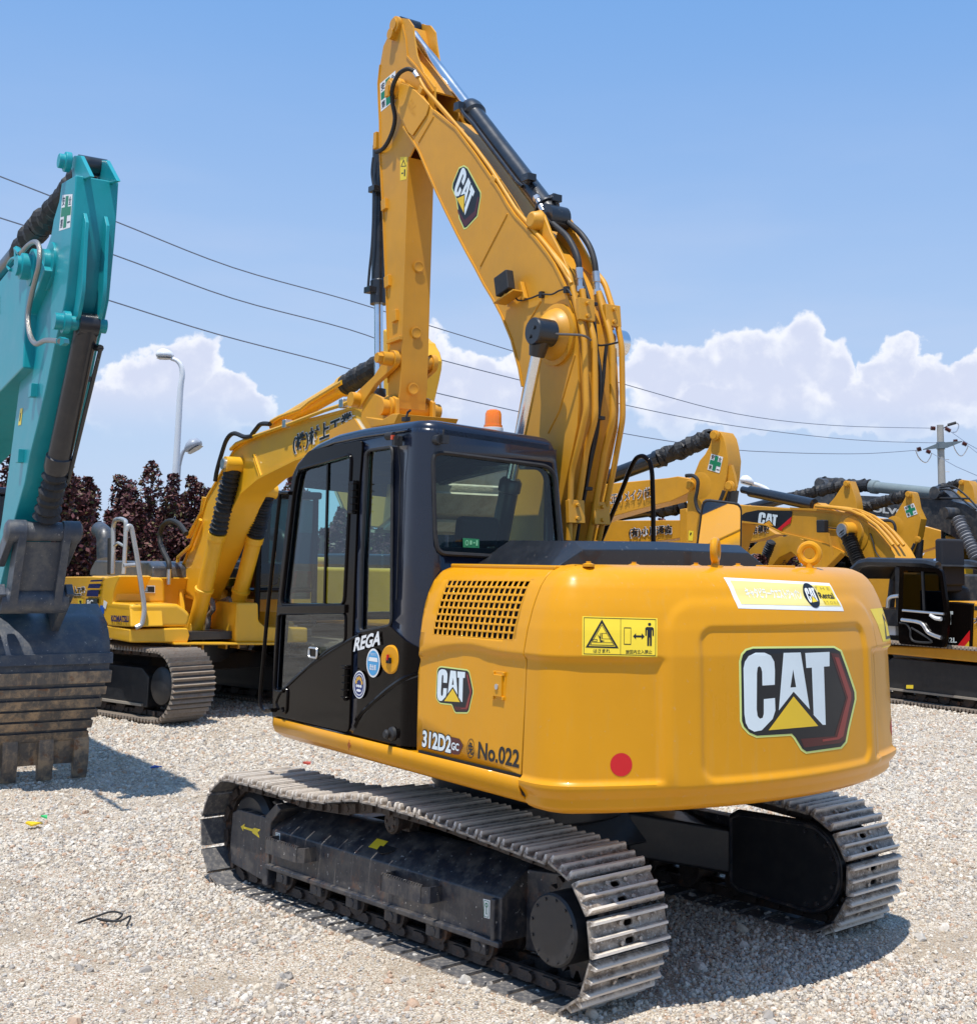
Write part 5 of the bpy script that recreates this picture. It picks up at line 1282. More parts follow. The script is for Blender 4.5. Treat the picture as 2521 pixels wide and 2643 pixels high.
# boom badge: follows the beam
def bmap(off): return lambda u, z: Vector((-u, BL+off, z))
bp_ = lambda p: (lambda q: (-q.x, q.z))(B.un(p, zo='4', L=BL))
P0 = {k: None for k in LOGO}
# fit by affine: badge corners in the photograph of the boom
o0 = bp_((590,838)); o1 = bp_((525,945)); o2 = bp_((673,990)); o3 = bp_((592,1168))
src = [(1042,600),(1500,562),(1060,900)]; dst = [bp_((540,870)), bp_((668,985)), bp_((566,1085))]
src = [(1095,553),(1046,870),(1541,760)]; dst = [bp_((585,845)), bp_((530,965)), bp_((640,1130))]
src = [(1066,562),(1478,566),(1330,1006)]; dst = [bp_((566,852)), bp_((668,975)), bp_((590,1160))]
Bb = MB()
def aff(src, dst):
    (x0,y0),(x1,y1),(x2,y2) = src; d = (x1-x0)*(y2-y0)-(x2-x0)*(y1-y0)
    def f(x, y):
        s_ = ((x-x0)*(y2-y0)-(x2-x0)*(y-y0))/d; t_ = ((x1-x0)*(y-y0)-(x-x0)*(y1-y0))/d
        return (dst[0][0]+s_*(dst[1][0]-dst[0][0])+t_*(dst[2][0]-dst[0][0]), dst[0][1]+s_*(dst[1][1]-dst[0][1])+t_*(dst[2][1]-dst[0][1]))
    return f
# letters run down the beam: C top, T bottom right
src = [(1052,745),(1430,600),(1330,1006)]; dst = [bp_((545,905)), bp_((672,1010)), bp_((592,1160))]
src = [(1121,571),(1121,918),(1430,600)]; dst = [bp_((602,862)), bp_((528,958)), bp_((672,985))]
af = aff(src, dst)
hexo = [bp_(p) for p in [(560,850),(585,838),(605,850),(672,975),(672,1000),(655,1100),(600,1160),(585,1166),(560,1110),(545,1010),(524,960),(527,930)]]
m = MB(); m.mi = 0; sheet(m, hexo, [], bmap(.0010)); m.mi = 1; sheet(m, offset_poly(hexo, -.011), [], bmap(.0018))
hex2 = [bp_(p) for p in [(664,1000),(650,1090),(598,1148),(584,1146),(556,1080),(553,1060),(590,1118),(640,1072),(655,1000)]]
m.mi = 4; sheet(m, hex2, [], bmap(.0024))
# letters placed one by one along the beam axis
ax = Vector(bp_((650,1010)))-Vector(bp_((580,880))); 
E0 = Vector(bp_((535,962))); E1 = Vector(bp_((598,1085))); Up = Vector(bp_((603,870)))-E0
src = [(1056,918),(1430,888),(1056,571)]; 
W3 = Vector(bp_((590,1085)))
af = aff([(1052,915),(1405,890),(1120,571)], [bp_((533,970)), bp_((590,1090)), bp_((592,862))])
def A_(P): return [af(x, y) for x, y in P]
m.mi = 2
sheet(m, A_(LOGO['C']), [], bmap(.0026)); sheet(m, A_(LOGO['A']), [A_(LOGO['Ah'])], bmap(.0026)); sheet(m, A_(LOGO['T']), [], bmap(.0026)); m.mi = 3; sheet(m, A_(LOGO['tri']), [], bmap(.0026))
m.build('brand_logo', [LIME, BLACKD, LETW, LOGY, DRED], boomo, smooth=False)
# green cross safety stickers
def cross_sticker(Q, mapfn, parent, name='safety_sticker', chars=True):
    def bl_(a, b): return (Q[0][0]*(1-a)*(1-b)+Q[1][0]*a*(1-b)+Q[2][0]*a*b+Q[3][0]*(1-a)*b, Q[0][1]*(1-a)*(1-b)+Q[1][1]*a*(1-b)+Q[2][1]*a*b+Q[3][1]*(1-a)*b)
    m = MB(); m.mi = 0; sheet(m, [bl_(a,b) for a,b in ((0,0),(1,0),(1,1),(0,1))], [], mapfn(.0012))
    m.mi = 1; sheet(m, [bl_(a,b) for a,b in ((.36,.04),(.64,.04),(.64,.36),(.96,.36),(.96,.62),(.64,.62),(.64,.96),(.36,.96),(.36,.62),(.04,.62),(.04,.36),(.36,.36))], [], mapfn(.0022))
    if chars:
        m.mi = 2; mp = mapfn(.0022)
        for ch, a0, b0 in (('安',.06,.05),('全',.68,.05),('第',.06,.68),('一',.70,.80)):
            vs, fs = text2d(ch, .02); x0 = min(v[0] for v in vs); x1 = max(v[0] for v in vs); y0 = min(v[1] for v in vs); y1 = max(v[1] for v in vs)
            hh_ = .26 if ch != '一' else .05
            m.add([mp(*bl_(a0+(v[0]-x0)/(x1-x0)*.25, b0+hh_-(v[1]-y0)/(y1-y0)*hh_)) for v in vs], fs)
    return m.build(name, [WHITE, GREEN, BLACKD], parent, smooth=False)
def stmap(off): return lambda u, z: Vector((-u, SL+off, z))
sp_ = lambda p: (lambda q: (-q.x, q.z))(B.un(p, zo='4', L=SL))
cross_sticker([sp_((160,425)), sp_((238,358)), sp_((240,505)), sp_((164,568))], stmap, sto)
m = MB(); Q_ = [sp_((262,797)), sp_((299,797)), sp_((294,910)), sp_((262,917))]
m.mi = 0; sheet(m, Q_, [], stmap(.0012)); m.mi = 1
def b2(a, b): return (Q_[0][0]*(1-a)*(1-b)+Q_[1][0]*a*(1-b)+Q_[2][0]*a*b+Q_[3][0]*(1-a)*b, Q_[0][1]*(1-a)*(1-b)+Q_[1][1]*a*(1-b)+Q_[2][1]*a*b+Q_[3][1]*(1-a)*b)
sheet(m, [b2(.5,.1),b2(.9,.42),b2(.1,.42)], [[b2(.5,.18),b2(.78,.39),b2(.22,.39)]], stmap(.0022)); sheet(m, [b2(.6,.55),b2(.78,.55),b2(.78,.85),b2(.6,.85)], [], stmap(.0022)); sheet(m, [b2(.2,.68),b2(.5,.68),b2(.5,.73),b2(.2,.73)], [], stmap(.0022))
m.build('warning_sticker', [YEL, BLACKD], sto, smooth=False)
# raised casting letters on the nose
m = MB(); af = aff([(0,0),(1,0),(0,1)], [bp_((300,530)), bp_((335,592)), bp_((318,510))])
for s_, y in (('N J', 1.0), ('78Z30', 0.)):
    vs, fs = text2d(s_, .0); x1 = max(v[0] for v in vs)
    m.add([(lambda q: Vector((-q[0], BL+.0135, q[1])))(af(v[0]/x1*(.6 if y else 1.), y*.9+v[1]*.9)) for v in vs], fs)
m.build('cast_number', CATB, boomo, smooth=False)
m = MB(); q = sk_ = B.un((495,1718), zo='2', L=1.236)
m.tube([q+Vector((0,.001,.03)), q+Vector((0,.001,-.03))], .0015, 4); m.tube([q+Vector((-.02,.001,0)), q+Vector((.02,.001,0))], .0015, 4)
rg = [q+Vector((cos(2*pi*k/14)*.014,.001,sin(2*pi*k/14)*.014)) for k in range(15)]; m.tube(rg, .0015, 4, caps=False); m.build('paint_mark', flat('dark_red_mark', (.30,.05,.02)), main)
# ------------------------------------------------------------ helpers for the other machines
ZO['k'] = (140,1280,.30501); ZO['tb'] = (0,1450,.29493); ZO['r'] = (1540,1080,.26652); ZO['q'] = (2020,1080,.26706); ZO['v'] = (2150,1450,.22873)
class Mach:
    def __init__(s, name, x, y, a, **kw):
        s.F = Fr(x, y, a); s.root = empty(name, s.F.o, a+pi/2, **kw)
    def p(s, pts, zo, L): return [s.F.un(q, zo=zo, L=L) for q in pts]
    def q(s, pt, zo, **k): return s.F.un(pt, zo=zo, **k)
    def beam(s, name, pts, zo, L0, L1, m_, parent=None, bevel=.01):
        b = MB(); b.prism(s.p(pts, zo, L0), (0, L1-L0, 0)); return b.build(name, m_, parent or s.root, bevel=bevel)
def boot(P, q, r, m_, name, parent, n=16, rip=.25, jit=0.):
    """ribbed rubber boot round a cylinder rod"""
    P = Vector(P); q = Vector(q); path = []; rr = []
    for i in range(n*2+1):
        t_ = i/(n*2); path.append(P+(q-P)*t_+Vector((random.uniform(-1,1),random.uniform(-1,1),random.uniform(-1,1)))*jit); rr.append(r*(1+rip*(1 if i % 2 else -.3))*random.uniform(.93, 1.07))
    m = MB(); m.tube(path, rr, 14); return m.build(name, m_, parent, smooth=False)
def ram(mc, a, b, r0, r1, cut, m0, m1, parent=None, names=('cylinder','cylinder_rod')):
    a = Vector(a); b = Vector(b); d = b-a; m = MB(); m.tube([a, a+d*cut*.97, a+d*cut*.972, a+d*cut], [r0,r0,r0*1.15,r0*1.15], 18); c = m.build(names[0], m0, parent or mc.root, ang=40)
    m = MB(); m.tube([a+d*cut, b], r1, 14); m.build(names[1], m1, c); return c
def crawler(mc, yo, hc, r, wd, mat_f=BLK, z0=0., ns=48, frame=True):
    """both crawler belts with shoes, side frames and final drives, in machine coordinates"""
    P = track_path(hc, r, 0, z0+.02, lambda x: 0.); Lp = plen(P)
    for s in (1, -1):
        b = MB(); vs = []; fs = []
        N = ns*9
        for i in range(N):
            (x, z), a = along(P, Lp*i/N); nx_, nz_ = -sin(a), cos(a); hgt = .034 if i % 3 == 0 else .0
            b.mi = 0
            for o_, y in ((hgt, -wd/2), (hgt, wd/2), (-.02, wd/2), (-.02, -wd/2)): vs.append((x+nx_*o_, yo*s+y, z+nz_*o_))
        for hi in (0, 1):
            b.mi = hi; fs = []
            for i in range(N):
                j = (i+1) % N
                if (i % 3 != 1) == bool(hi): fs += [(i*4+k, j*4+k, j*4+(k+1) % 4, i*4+(k+1) % 4) for k in range(4)]
            b.add(vs, fs)
        belt = b.build('track_belt', [SHOED, SHOEB], mc.root, smooth=False, clean=True)
        ch = chain_mb(P, Lp, yo*s, ns, -.06, 0, .08); ch.build('track_chain', CHAIN, belt)
        f = MB(); ys = yo*s
        f.prism([(hc*.80, ys+.16, r*.35),(hc*.80, ys+.16, r*1.25),(hc*.7, ys+.16, r*1.5),(-hc*.75, ys+.16, r*1.5),(-hc*.8, ys+.16, r*1.2),(-hc*.8, ys+.16, r*.35)], (0,-.32,0))
        fo = f.build('track_frame', mat_f, mc.root, bevel=.015)
        e = MB(); e.box((0, ys+s*.17, r*.42), (hc*1.5,.04,.03)); e.build('frame_edge', MT['worn_edge'], fo)
        for x in (hc, -hc):
            d = MB(); d.lathe((x, ys-.12*s, r+z0+.02), (0,s,0), [(0,r*.8),(.10,r*.8),(.11,r*.55),(.30,r*.55),(.32,r*.48),(.325,0)], 28)
            for k in range(14): t_ = 2*pi*k/14; d.cyl((x+r*.66*cos(t_), ys-.01*s, r+z0+.02+r*.66*sin(t_)), (x+r*.66*cos(t_), ys+.01*s, r+z0+.02+r*.66*sin(t_)), .018, n=6)
            d.build('final_drive' if x > 0 else 'idler_wheel', mat_f, mc.root)
        for k in range(6):
            x = hc*(-.66+k*.264); d = MB(); d.lathe((x, ys-.12, r*.34), (0,1,0), [(0,r*.24),(.05,r*.24),(.06,r*.17),(.18,r*.17),(.19,r*.24),(.24,r*.24)], 14); d.build('track_roller', CHAIN, fo)
    c = MB(); c.cyl((0,0,r*1.4), (0,0,r*2.3), yo*.62, n=30); c.box((0,0,r*1.45), (hc*1.0, yo*1.9, r*.5), taper=.8); c.build('car_body', mat_f, mc.root, bevel=.02)
SHOEB = mat('worn_track_shoe', (.30,.25,.20), .6, metal=.2, scale=8., dirt=.7, dcol=(.26,.20,.15), rust=.4, bump=.4)
SHOED = mat('dark_track_shoe', (.045,.04,.036), .6, dirt=.5, dcol=(.12,.10,.08))
mat('worn_edge', (.30,.26,.21), .6)
def glyphs(mc, s_, pts, zo, L, m_, name, parent, bold=.02, halo=None, off=.004, flip=1):
    """text whose lower-left, lower-right and upper-left corners are seen at three pixels on the side plane"""
    a, b, c = mc.p(pts, zo, L); base = text2d(s_, 0.)[0]
    x0 = min(v[0] for v in base); x1 = max(v[0] for v in base); y0 = min(v[1] for v in base); y1 = max(v[1] for v in base)
    mm = MB(); ms = []
    for bd, mt_, o_ in (([(halo, WHITE, off)] if halo else [])+[(bold, m_, off*1.8)]):
        ms.append(mt_); mm.mi = len(ms)-1; vs, fs = text2d(s_, bd)
        mm.add([a+(b-a)*((v[0]-x0)/(x1-x0))+(c-a)*((v[1]-y0)/(y1-y0))+Vector((0, (1 if L > 0 else -1)*o_*flip, 0)) for v in vs], fs)
    return mm.build(name, ms, parent, smooth=False)
def plate_px(mc, polys, zo, L, mats, name, parent, off=.003):
    m = MB(); s = 1 if L > 0 else -1
    for k, (mi, pts) in enumerate(polys):
        m.mi = mi; q = mc.p(pts, zo, L); m.add([v+Vector((0, s*off*(1+k*.8), 0)) for v in q], [tuple(range(len(q)))])
    return m.build(name, mats, parent, smooth=False)

# ------------------------------------------------------------ teal machine at the left
td = -2.531
tm = Mach('crawler_excavator', -5.26, 12.22, td, label='teal excavator at the left edge, its wide dark bucket resting on the gravel', cat='excavator')
SLt = .21
edge = [(430,222),(418,400),(405,560),(372,900),(350,1010),(310,1180),(265,1400),(215,1620),(170,1800),(140,1960)]
bk_e = [(350,268),(335,370),(305,470),(290,560),(262,640),(240,740),(200,900),(165,1010),(150,1150),(128,1290),(112,1400),(75,1700),(40,1960)]
low_e = [(75,2190),(30,2420),(-20,2640)]; low_b = [(8,2190),(-30,2400),(-70,2620)]
pts = edge+low_e+low_b[::-1]+bk_e[::-1]
st = tm.beam('stick', pts, '5', -SLt, .145, TEAL, bevel=.012)
# head lugs, pin, ribs down the front
m = MB()
for y in (-.15, .10):
    m.prism([v+Vector((0, y+SLt, 0)) for v in tm.p([(440,235),(370,250),(365,190),(350,140),(380,105),(415,105),(470,222)], '5', -SLt)], (0, .035 if y < 0 else -.035, 0))
hd_ = tm.q((385,150), '5', L=-.2); m.lathe(hd_+Vector((0,.02,0)), (0,-1,0), [(0,.09),(.05,.09),(.055,.065),(.10,.065)], 20); m.build('stick_head_lug', TEAL, st, bevel=.006)
m = MB(); m.cyl((hd_.x, -.12, hd_.z), (hd_.x, .12, hd_.z), .085, n=20); m.build('rod_end', BLKC, st)
Ed = tm.p(edge+low_e, '5', -SLt)
def efx(z): return lerp_t(sorted([(v.z, v.x) for v in Ed]), z)
for y in (-.13, .07):
    m = MB(); zt = tm.q((450,455), '5', L=-.13).z; zb = tm.q((360,1120), '5', L=-.13).z
    zs = frange(zb, zt, .1); pr = [(efx(z), z) for z in zs]; of = [.10+.13*sst((zt-z)/1.0) for z in zs]; of[-1] = .01; of[0] = .15
    m.prism([Vector((a, y, z)) for a, z in pr]+[Vector((a+o_, y, z)) for (a, z), o_ in list(zip(pr, of))[::-1]], (0, .03 if y < 0 else -.03, 0)); m.build('front_rib', TEAL, st, bevel=.004)
pz = tm.q((340,1070), '5', L=-.2); px_ = efx(pz.z)+.16
m = MB(); m.cyl((px_, -.20, pz.z), (px_, .13, pz.z), .06, n=20); m.lathe((px_,-.17,pz.z),(0,-1,0),[(0,.095),(.05,.095),(.055,.07),(.12,.07)],20); m.build('cylinder_pin', TEAL, st)
# bucket cylinder down to the linkage
cb_ = tm.q((255,420), '6', L=-.02); 
top = Vector((px_, -.02, pz.z)); lk = tm.q((235,455), '6', L=0.)
d_ = lk-top
m = MB(); m.cyl((px_,-.10,pz.z), (px_,.06,pz.z), .10, n=24); m.tube([top, top+d_*.62, top+d_*.625, top+d_*.68, top+d_*.70], [.098,.098,.112,.112,.10], 28); tc = m.build('bucket_cylinder', mat('teal_machine_cylinder', (.016,.017,.022), .35, coat=.2, dirt=.2, dcol=(.07,.06,.055)), tm.root, ang=40)
boot(top+d_*.70, top+d_*.95, .095, RUB, 'cylinder_boot', tc, 6, .22, .006)
m = MB(); a1_, b1_ = tm.q((570,1200), '5', L=.1), tm.q((385,1960), '5', L=.1); m.tube([a1_+Vector((0,0,.0)), b1_], .018, 8); m.tube([a1_, tm.q((510,1190), '5', L=.05)], .03, 8); m.box(tm.q((480,1365), '5', L=.1), (.12,.08,.08)); m.box(tm.q((320,1338), '5', L=-.12), (.03,.05,.05)); m.build('cylinder_pipe', BLKC, tc)
# boom going out of frame, its cylinder with a ragged cover, hose
bo_ = tm.beam('boom', [(-900,1420),(-500,1080),(0,820),(60,745),(100,700),(170,672),(235,700),(250,760),(215,860),(150,1000),(138,1160),(130,1310),(0,1445),(-260,1800),(-700,2300),(-1400,2500),(-1600,2300)], '5', -.30, .25, TEAL, bevel=.015)
pvt = tm.q((165,742), '5', L=-.33); m = MB(); m.lathe(pvt+Vector((0,.05,0)), (0,-1,0), [(0,.17),(.04,.17),(.05,.12),(.12,.12),(.13,.09),(.16,.09)], 24); m.build('boom_pin', TEAL, bo_); m = MB()
pv2 = tm.q((285,740), '5', L=-SLt); m.lathe(pv2, (0,-1,0), [(0,.22),(.02,.22),(.03,.15),(.08,.15)], 24); m.build('boom_pin', TEAL, bo_)
ac0 = Vector((hd_.x, 0, hd_.z)); ac1 = tm.q((20,770), '5', L=.0); dd_ = ac1-ac0
boot(ac0+dd_*.06, ac0+dd_*.78, .105, RUB, 'ragged_rod_cover', tm.root, 26, .16, .02)
m = MB(); m.tube([ac0+dd_*.78, ac0+dd_*2.3], .10, 20); m.build('arm_cylinder', BLKC, tm.root)
m = MB(); hz_ = [tm.q(p, '5', L=-.36) for p in [(120,665),(165,615),(205,600),(225,640),(222,730),(205,800),(180,900),(160,1020),(170,1120),(205,1175),(260,1155),(340,1160)]]; m.tube(smooth_path(hz_, 5), .022, 10); m.build('braided_hose', mat('braided_steel', (.33,.31,.28), .35, metal=.7, bump=.6, bscale=150.), tm.root)
m = MB(); m.tube([hz_[-1], tm.q((370,1163), '5', L=-.3)], .036, 6); m.tube([hz_[0], tm.q((95,640), '5', L=-.36)], .03, 6); m.bar(tm.q((100,640), '5', L=-.36), tm.q((100,730), '5', L=-.36), .05, .05, (0,1,0)); m.build('hose_fitting', TEAL, tm.root)
m = MB(); hh = smooth_path([tm.q(p, '5', L=-.31) for p in [(60,760),(45,730),(80,690),(130,720)]], 4); m.tube(hh, .014, 8); m.build('hydraulic_tube', TEAL, bo_)
cross_sticker([(-v.x, v.z) for v in tm.p([(355,335),(412,330),(398,518),(335,538)], '5', -SLt)], lambda off: (lambda u, z: Vector((-u, -SLt-off, z))), st)
plate_px(tm, [(0, [(118,1540),(132,1538),(122,1632),(106,1636)]), (1, [(120,1565),(124,1565),(118,1610),(113,1610)])], '5', -SLt, [YEL, BLACKD], 'warning_sticker', st)
m = MB()
for p in ((190,1438),(118,1808)):
    v = tm.q(p, '5', L=-SLt-.02); m.box(v, (.10,.06,.12))
m.build('hose_bracket', TEAL, st, bevel=.004)
# faded pink letters on the boom
glyphs(tm, 'SK135', [(2,1005),(2,905),(-60,1005)], '5', -.30, flat('pale_pink_print', (.55,.5,.55)), 'boom_lettering', bo_, .02)
# linkage and dark bucket
def seg(a, b, w0, w1, L0, L1, name, m_, mc=tm, parent=None):
    a = Vector(a); b = Vector(b); d = (b-a).normalized(); n_ = Vector((-d.z,0,d.x)); P = []
    for k in range(9): t_ = pi*k/8; P.append(a+n_*cos(t_)*w0-d*sin(t_)*w0)
    for k in range(9): t_ = pi*k/8; P.append(b-n_*cos(t_)*w1+d*sin(t_)*w1)
    m = MB(); m.prism([Vector((v.x, L0, v.z)) for v in P], (0, L1-L0, 0)); return m.build(name, m_, parent or mc.root, bevel=.008)
DKS = mat('dark_worn_steel', (.055,.065,.085), .36, dirt=.55, dcol=(.17,.16,.14), scale=3., chip=.6, bump=.2)
kn = tm.q((235,460), '6', L=0.); bp0 = tm.q((180,830), '6', L=0.)
m = MB(); m.cyl((kn.x,-.30,kn.z), (kn.x,.30,kn.z), .085, n=24); m.lathe((kn.x,-.32,kn.z),(0,1,0),[(0,.07),(.02,.10),(.14,.10),(.16,.085)],24); m.lathe((kn.x,.32,kn.z),(0,-1,0),[(0,.07),(.02,.10),(.14,.10),(.16,.085)],24); m.build('linkage_pin', DKS, tm.root); m = MB(); m.cyl((bp0.x,-.28,bp0.z),(bp0.x,.28,bp0.z),.11,n=24); m.build('linkage_pin', DKS, tm.root)
for L0 in (-.22, .15): seg(kn, bp0, .10, .11, L0, L0+.07, 'bucket_link', DKS)
m = MB(); m.prism([Vector((v.x, -.2, v.z)) for v in (kn*.85+bp0*.15+Vector((.04,0,0)), kn*.15+bp0*.85+Vector((.04,0,0)), kn*.15+bp0*.85-Vector((.04,0,0)), kn*.85+bp0*.15-Vector((.04,0,0)))], (0,.4,0)); m.build('link_web', DKS, tm.root)
q0 = tm.q((-10,600), '6', L=-.30)
for L0 in (-.30, .24): seg(kn, Vector((q0.x, 0, q0.z)), .085, .08, L0, L0+.06, 'guide_link', DKS)
# shell in profile: F measured out from the teeth, seen from its back
W3 = .76
def zrow(y, L=.0, F=.0): return tm.q((300, y), 'tb', F=F).z
rows_ = [(395,-.30),(520,-.02),(560,.05),(640,.14),(720,.20),(805,.235),(910,.25),(965,.25),(1075,.235),(1180,.20),(1290,.15),(1400,.08),(1500,.02),(1590,-.04)]
prof_b = [(F_, tm.q((300, y), 'tb', F=F_).z) for y, F_ in rows_]
tip_z = .0
m = MB(); vs = []; fs = []
wfun = lambda z: W3*lerp_t([(0,.80),(.45,.86),(1.0,1.0),(2.,1.0)], z)
n_ = 12
for F_, z in prof_b:
    for i in range(n_+1): vs.append((F_, -wfun(z)+2*wfun(z)*i/n_, z))
for j in range(len(prof_b)-1):
    for i in range(n_): a = j*(n_+1)+i; fs.append((a, a+1, a+n_+2, a+n_+1))
m.add(vs, fs)
BKS = mat('rusty_bucket_steel', (.11,.095,.08), .55, dirt=1., dcol=(.42,.29,.17), scale=2.2, rust=.8, bump=.6, bscale=40., streak=.6)
bkt = m.build('bucket', DKS, tm.root, solid=.03)
for s_ in (1,-1):
    m = MB(); P = [(F_, wfun(z)*s_, z) for F_, z in prof_b]; P += [(-.20, wfun(.1)*s_, .42), (-.75, W3*s_, 1.0), (-.62, W3*s_, 1.52)]
    m.prism(P, (0, -.025*s_, 0)); m.build('bucket_side', DKS, bkt)
for k, (y0, y1, o_) in enumerate(((808,905,.03),(968,1075,.035),(1110,1180,.03),(1215,1290,.025),(1310,1385,.022),(1405,1475,.022),(1500,1570,.022))):
    F0 = lerp_t(rows_, y0); F1 = lerp_t(rows_, y1); z0_ = tm.q((300,y0), 'tb', F=F0).z; z1_ = tm.q((300,y1), 'tb', F=F1).z; w_ = wfun(z0_)+.02
    m = MB(); m.prism([(F0-.02,-w_,z0_),(F0+o_+.035,-w_,z0_),(F1+o_+.035,-w_,z1_),(F1-.02,-w_,z1_)], (0,2*w_,0)); m.build('wear_strip', DKS if k == 0 else BKS, bkt, bevel=.004)
m = MB(); zL = prof_b[-1][1]; m.prism([(-.06,-wfun(.3)-.02,zL+.02),(.02,-wfun(.3)-.02,zL+.02),(-.04,-wfun(.3)-.02,.12),(-.07,-wfun(.3)-.02,.12)], (0,2*wfun(.3)+.04,0)); m.build('cutting_edge', BKS, bkt)
for i in range(5):
    y = .62-i*.31; m = MB(); m.prism([(.03,y-.07,.38),(.055,y-.07,.30),(.02,y-.055,.14),(-.03,y-.05,-.02),(-.07,y-.05,-.02),(-.08,y-.06,.2),(-.05,y-.07,.38)], (0,.135,0)); m.build('bucket_tooth', BKS, bkt, bevel=.008)
for y in (-.47,.14):
    m = MB(); P = [(F_+.006, z) for F_, z in prof_b[1:6]]; m.prism([(a, y, z) for a, z in P]+[(a+.02, y, z) for a, z in P[::-1]], (0,.28,0)); m.build('wear_patch', DKS, bkt)
for L0 in (-.32, .25):
    z_ = bp0.z; m = MB(); m.prism([(bp0.x-.14,L0,z_-.05),(bp0.x-.10,L0,z_+.10),(bp0.x+.02,L0,z_+.15),(bp0.x+.13,L0,z_+.06),(.10,L0,prof_b[3][1]),(.02,L0,prof_b[1][1]+.02),(-.28,L0,prof_b[0][1]+.03)], (0,.07,0)); m.build('bucket_ear', DKS, bkt, bevel=.01)
# its body, out of the frame to the left
crawler_at = -5.6
def simple_body(mc, F0, colr, tr=(1.15,1.75,.42,.6), cabm=NAVY, cabside=1, yo=1.2, text=None):
    """body and crawlers of a machine whose swing centre is at F0 in the arm's own frame"""
    sub = Mach.__new__(Mach); o = mc.F.o+mc.F.f*F0; sub.F = Fr(o.x, o.y, mc.F.a); sub.root = mc.root
    hlp = MB
    M_ = Matrix.Translation((F0, 0, 0))
    b = MB(M_); b.prism([(-2.5,-1.2,1.05),(-2.75,-.9,1.05),(-2.75,.9,1.05),(-2.5,1.2,1.05),(-1.6,1.25,1.05),(-1.6,-1.25,1.05)], (0,0,1.0)); b.build('counterweight', colr, mc.root, bevel=.08, seg=3)
    b = MB(M_); b.box((-.45,0,1.5),(2.3,2.44,.8)); b.box((.9,-.85*cabside,1.4),(1.0,.75,.6)); b.build('engine_house', colr, mc.root, bevel=.05)
    b = MB(M_); b.box((-.9,0,1.98),(1.3,1.3,.25)); b.build('engine_hood', BLKC, mc.root, bevel=.04)
    b = MB(M_); y = .78*cabside
    for (x0, y0) in ((.05,.38),(.05,-.38),(1.45,.38),(1.25,-.38)): b.bar((x0,y+y0,1.15),(x0-.05*(x0 > 1),y+y0,2.85),.08,.08,(1,0,0))
    b.box((.72,y,2.87),(1.5,.92,.10)); b.box((.75,y,1.35),(1.45,.90,.45)); cbx = b.build('cab', cabm, mc.root, bevel=.03)
    b = MB(M_); b.box((.73,y,2.2),(1.34,.80,1.2)); b.build('cab_glass', GLD, cbx); b = MB(M_); b.box((.4,y,1.75),(.5,.5,.5)); b.box((.2,y,2.1),(.15,.45,.6)); b.build('seat', SEATM, cbx, bevel=.05)
    b = MB(M_); b.box((.1,0,.98),(3.2,2.3,.14)); b.build('swing_frame', BLK, mc.root)
    crawler_shift(mc, F0, yo, tr)
def crawler_shift(mc, F0, yo, tr):
    before = set(o.name for o in col.objects); crawler(mc, yo, tr[1], tr[2], tr[3])
    if F0:
        M_ = Matrix.Translation((F0, 0, 0))
        for o in list(col.objects):
            if o.name not in before and o.type == 'MESH': o.data.transform(M_)
simple_body(tm, -7.4, TEAL)
# ------------------------------------------------------------ bright yellow machine standing behind at the left
KT, KA = -2.25, -2.50                                   # heading of the crawlers, heading of the swung body
km = Mach('crawler_excavator', 0, 0, KT)
_f = km.F.f; _l = km.F.l
# its near front track corner stands where the photograph shows it
gp_ = (lambda d: Vector((0,0,CH))+d*((GZ0-CH)/d.z))(ray(310*1.34382, 1397*1.34382))
KHC, KR, KW, KYO = 1.62, .42, .60, 1.19
o_ = gp_-_f*(KHC+KR*.55)-_l*(-KYO-KW/2); km.F = Fr(o_.x, o_.y, KA); km.root.location = (o_.x, o_.y, 0); km.root.rotation_euler = (0, 0, KA+pi/2)
setp(km.root, 'bright yellow excavator behind the black cab, its arched boom lettered in black and white', 'excavator')
_before = set(o.name for o in col.objects); crawler(km, KYO, KHC, KR, KW, ns=44)
for o in list(col.objects):
    if o.name not in _before and o.type == 'MESH': o.data.transform(Matrix.Rotation(KT-KA, 4, 'Z'))
KS = -1.30                                              # plane of its right flank
def kface(name, pts, F_, dep, bevel=.03, m_=None, parent=None):
    m = MB(); m.prism([km.F.un(p, zo='k', F=F_) for p in pts], (-dep,0,0)); return m.build(name, m_ or KOMY, parent or km.root, bevel=bevel)
kb = km.beam('counterweight', [(25,760),(60,700),(100,684),(330,682),(430,690),(415,770),(395,1000),(455,1110),(455,1130),(140,1130),(60,960),(25,900)], 'k', KS, 1.3, KOMY, bevel=.06)
kh = km.beam('side_door', [(415,760),(430,690),(540,672),(560,680),(520,760),(498,830),(490,905),(640,915),(652,1110),(460,1100),(400,1000)], 'k', KS-.01, -.9, KOMY, bevel=.02)
fc_ = km.F.un((648,1010), zo='k', L=KS); F1 = fc_.x
ks = kface('lower_box', [(642,915),(1050,915),(1110,955),(1160,1000),(1150,1060),(1130,1112),(650,1112)], F1, 1.2, .05)
ft_ = km.F.un((560,800), zo='k', L=KS+.08); F2 = ft_.x
ko = kface('tool_box', [(528,760),(545,700),(575,690),(900,690),(930,705),(940,760),(945,908),(505,908),(510,830)], F2, 1.3, .04)
kd_ = kface('lower_skirt', [(640,1128),(1100,1118),(1135,1122),(1150,1180),(1130,1245),(640,1240)], F1+.03, 2.2, .02)
kf0 = kface('front_sill', [(1020,1243),(1960,1243),(1960,1262),(1020,1262)], F1+.1, 1.0, .01)
kf1 = kface('cab_base', [(1545,905),(1730,905),(1735,1060),(1790,1110),(2150,1115),(2150,1242),(1530,1242),(1530,1120),(1540,1000)], F1, 1.5, .03)
